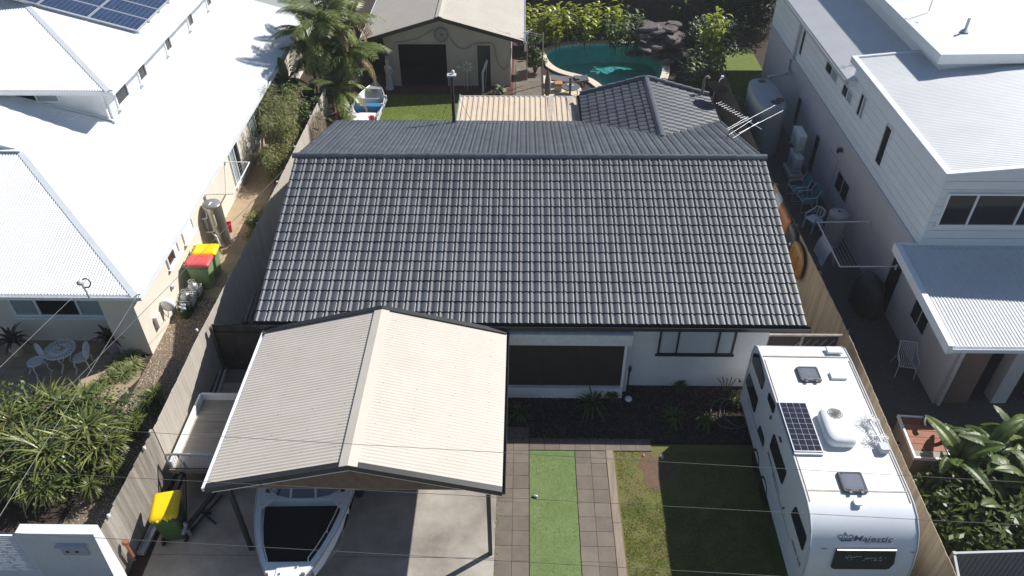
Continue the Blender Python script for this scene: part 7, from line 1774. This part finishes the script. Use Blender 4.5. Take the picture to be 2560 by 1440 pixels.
def bush(name, label, loc, rx, ry, h, n, m, seed, cat='tree', leaf=.09, trunk=None, group=None, z0=.2, asp=2.0, droop=False):
    R = random.Random(seed); t = thing(name, label, cat, loc, 0, group); lf = MB(); st = MB()
    cl = [(R.uniform(-.7, .7)*rx, R.uniform(-.7, .7)*ry, z0 + (h-z0)*R.random()**.8, R.uniform(.28, .5)) for _ in range(max(10, n//260))]
    for (cx, cy, cz, cr) in cl[:14]: st.tube([(0, 0, 0), (cx*.4, cy*.4, cz*.55), (cx, cy, cz)], [.05, .03, .012] if trunk is None else [trunk, trunk*.6, trunk*.2], 5)
    for k in range(n):
        cx, cy, cz, cr = cl[R.randrange(len(cl))]
        while True:
            u = Vector((R.uniform(-1, 1), R.uniform(-1, 1), R.uniform(-1, 1)))
            if u.length < 1: break
        s = cr*max(rx, .6); p = Vector((cx, cy, cz)) + Vector((u.x*s, u.y*s, u.z*s*.8))
        if p.z < .05: continue
        a = R.uniform(0, 6.28); e = R.uniform(-.9, .6) if not droop else R.uniform(-1.3, -.1); d = Vector((math.cos(a)*math.cos(e), math.sin(a)*math.cos(e), math.sin(e))); w_ = d.cross(Vector((R.uniform(-1, 1), R.uniform(-1, 1), 1))).normalized()
        l = leaf*R.uniform(.7, 1.3); lf.add([p, p + d*l*.5 + w_*l/asp*.5, p + d*l, p + d*l*.5 - w_*l/asp*.5], [(0, 1, 2, 3)])
    part(st, 'trunk', BARK, t); part(lf, 'crown', m, t, kind='stuff'); return t
def bamboo(label, loc, rx, ry, h, nc, seed, m=HEDGE):
    R = random.Random(seed); t = thing('bamboo_clump', label, 'plant', loc, 0, 'bamboo clumps in the left passage'); st = MB(); lf = MB()
    for k in range(nc):
        a = R.uniform(0, 6.28); r = math.sqrt(R.random()); b = Vector((rx*r*math.cos(a)*.6, ry*r*math.sin(a)*.8, 0)); hh = h*R.uniform(.6, 1.08); tip = b + Vector((R.uniform(-.3, .3)+b.x*.5, R.uniform(-.3, .3), hh)); mid = b.lerp(tip, .6) + Vector((0, 0, hh*.08))
        st.tube([b, mid, tip], [.012, .009, .004], 4)
        for j in range(95):
            u = R.uniform(.12, 1.0); p = b.lerp(mid, u/.6) if u < .6 else mid.lerp(tip, (u-.6)/.4)
            az = R.uniform(0, 6.28); q = p + Vector((math.cos(az), math.sin(az), .2))*R.uniform(.02, .22); e = R.uniform(-1.0, .15); d = Vector((math.cos(az)*math.cos(e), math.sin(az)*math.cos(e), math.sin(e))); w_ = Vector((-math.sin(az), math.cos(az), R.uniform(-.3, .3)))*.013; l = R.uniform(.09, .17)
            lf.add([q, q + d*l*.4 + w_, q + d*l, q + d*l*.4 - w_], [(0, 1, 2, 3)])
    part(st, 'canes', mat('bamboo_cane', (.22, .21, .08), .5), t, kind='stuff'); part(lf, 'leaves', m, t, kind='stuff'); return t
bamboo('tall feathery bamboo clump farthest along the left passage', (-9.75, 28.9, 0), .8, .8, 2.7, 75, 1)
bamboo('feathery bamboo clump in the middle of the left passage', (-9.65, 27.7, 0), .8, .8, 2.5, 75, 2)
bamboo('lower bamboo clump nearest the clothesline in the left passage', (-9.6, 26.6, 0), .65, .7, 1.5, 55, 3)
bush('hedge_shrub', 'dark shrub between the bamboo clumps and the dry vine', (-8.85, 29.3, 0), .45, .7, 1.9, 4000, GINGD, 3, 'plant', .13)
bush('passage_shrub', 'small green shrub on the path by the steel water heater', (-9.25, 22.5, 0), .38, 1.0, 1.0, 4200, HEDGE, 4, 'plant', .09, asp=2.5)
bush('dark_tree', 'dark leafy tree at the top beside the right house', (11.4, 42.4, 0), 1.7, 1.3, 3.0, 12000, DARKL, 5, 'tree', .16, .09, z0=1.2)
bush('dark_tree', 'dark shadowed shrub beneath the tree at the top right', (9.5, 38.2, 0), 1.3, 1.4, 1.9, 6000, DARKL, 6, 'tree', .15, .05)
bush('dark_tree', 'dark leafy tree against the far corner of the right house', (12.6, 42.6, 0), 1.8, 2.0, 3.4, 9000, DARKL, 17, 'tree', .18, .09, z0=.4)
bush('dark_tree', 'dark foliage mass behind the rear fence at the top', (6.0, 44.0, 0), 3.0, 1.6, 3.6, 9000, DARKL, 7, 'tree', .2, .1, z0=.6)
bush('hanging_plant', 'leafy bush at the right shed corner under the bird ornament', (.55, 36.6, 0), .45, .5, 1.9, 3000, GINGD, 8, 'plant', .13)
bush('right_shrub', 'dark shrub along the garden edge beside the pool and neighbour lawn', (8.45, 36.0, 0), .5, 1.6, 1.3, 4000, DARKL, 9, 'plant', .15)
bush('garden_shrub', 'small lit weed in the bed beside the caravan', S(1845, 1005, .1), .14, .14, .35, 350, HEDGE, 10, 'plant', .05)
bush('garden_understorey', 'low leafy understorey filling the spiky garden', S(120, 1120, .3), 2.2, 1.5, .9, 9000, GINGD, 90, 'plant', .12)
bush('corner_understorey', 'dark low foliage beneath the banana plants at the right corner', (10.7, 11.0, 0), 1.6, 1.3, .8, 8000, BANA, 91, 'plant', .22, asp=2.6)
# dry vine on fence
R = random.Random(15); mb = MB(); t = thing('dry_vine', 'tangle of dry pale vine hanging on the left fence under the palms', 'plant', (-8.45, 28.3, 0))
for k in range(240):
    y = R.uniform(-.7, .9); z = R.uniform(1.2, 1.95); p = Vector((R.uniform(-.12, .25), y, z)); pts = [p]
    for j in range(4): p = p + Vector((R.uniform(-.06, .08), R.uniform(-.08, .08), -R.uniform(.15, .45))); pts.append(Vector((p.x, p.y, max(.02, p.z))))
    mb.tube(pts, .006, 3, caps=False)
part(mb, 'stems', DRYV, t, kind='stuff')
# agave by the shed and plants in the shaded front bed
rosette('agave', 'pale green agave beside the davit post at the shed', S(1252, 225, .2), 26, .5, .055, 70, mat('agave_leaf', (.22, .30, .16), .5, island=.25), trunk=.1, bend=.5, el=(.2, 1.4))
rosette('shed_plant', 'low green plant left of the agave before the shed', S(1232, 232, .1), 40, .35, .02, 71, STRAP, trunk=.05)
gF = 'plants in the shaded front garden bed'
for k, (px, py, L, n, lab) in enumerate(((1480, 1010, .8, 46, 'large strap-leaved plant before the dark porch'), (1300, 1030, .6, 36, 'strap-leaved plant beside the carport edge in shade'), (1685, 1040, .6, 36, 'strap-leaved plant in the middle of the shaded bed'), (1765, 1050, .5, 40, 'strap-leaved plant beside the garden hose'), (1700, 965, .35, 40, 'low plant against the white wall below the window'), (1530, 985, .4, 40, 'small plant at the right porch corner'))):
    rosette('bed_plant', lab, S(px, py, .2), n, L, .035, 80+k, GINGD, trunk=.15, bend=1.2, group=gF)
mb = MB(); q = P(1810, 975, .1)
for k in range(5): mb.tube([q + Vector((.02*k, 0, 0)), q + Vector((-.15+.1*k, .05, .3)), q + Vector((-.25+.13*k, .02, .45+.05*(k % 2)))], .014, 5)
single(mb, 'bare_shrub', BARK, 'bare branched twig shrub against the white wall by the caravan', 'plant')
# weeds along the slab edge
R = random.Random(31); lf = MB()
for k in range(420):
    y = R.uniform(9.4, 12.8); strap(lf, (-.555+R.uniform(-.03, .03), y, .02), R.uniform(0, 6.28), R.uniform(.2, 1.2), R.uniform(.03, .09), .008, 1.0, R)
tag(part(lf, 'slab_edge_weeds', HEDGE), 'small weeds growing along the driveway slab edge', 'weeds', kind='stuff')

# ================================================================== OVERHEAD WIRES
def wire(a, b, r, m, label, sag=0.0, group='overhead wires', ext=(0, 0)):
    a, b = Vector(a), Vector(b); d = b-a; A = a - d*ext[0]; B = b + d*ext[1]
    pts = [A.lerp(B, k/16) - Vector((0, 0, sag*4*(k/16)*(1-k/16))) for k in range(17)]
    mb = MB(); mb.tube(pts, r, 5); return single(mb, 'overhead_wire', m, label, 'wire', group)
wire(P(0, 1060, 8), P(2560, 1206, 8), .0035, WIRE, 'uppermost of the three long power lines crossing the front', 0, ext=(1, 1))
wire(P(0, 1177, 8), P(2560, 1313, 8), .0035, WIRE, 'middle of the three long power lines crossing the front', 0, ext=(1, 1))
wire(P(0, 1331, 8), P(1950, 1441, 8), .0035, WIRE, 'lowest of the three long power lines crossing the front', 0, ext=(1, 1.5))
wire(P(183, 742, 3.1), P(0, 918, 4.8), .005, WIREP, 'pale service cable from the eave bracket towards the street', 0, ext=(0, 1.5))
wire(P(340, 745, 2.72), P(215, 945, 4.6), .005, WIREP, 'pale service cable from the house corner over the patio', 0, ext=(0, 1.6))
wire(P(714, 420, 3.95), P(345, 793, 5.6), .006, WIREB, 'service cable from the tile roof verge over the left passage', 0, ext=(0, .9))

# ================================================================== THIN HAZE VOLUME, ADDED TO IMITATE LENS GLARE
hz = MB(); hz.box(-215, 215, -75, 315, -2.2, 17.0)
hm = bpy.data.materials.new('lens_glare_veil'); hm.use_nodes = True
_n = hm.node_tree.nodes; _n.remove(_n['Principled BSDF'])
_v = _n.new('ShaderNodeVolumePrincipled'); _v.inputs['Color'].default_value = (0.93, 0.95, 1.0, 1); _v.inputs['Density'].default_value = 0.0007; _v.inputs['Anisotropy'].default_value = 0.35
hm.node_tree.links.new(_v.outputs[0], _n['Material Output'].inputs['Volume'])
hzo = part(hz, 'haze', hm); hzo['kind'] = 'stuff'; hzo['label'] = 'thin pale haze added as lens glare over the gardens and roofs'; hzo['category'] = 'haze'
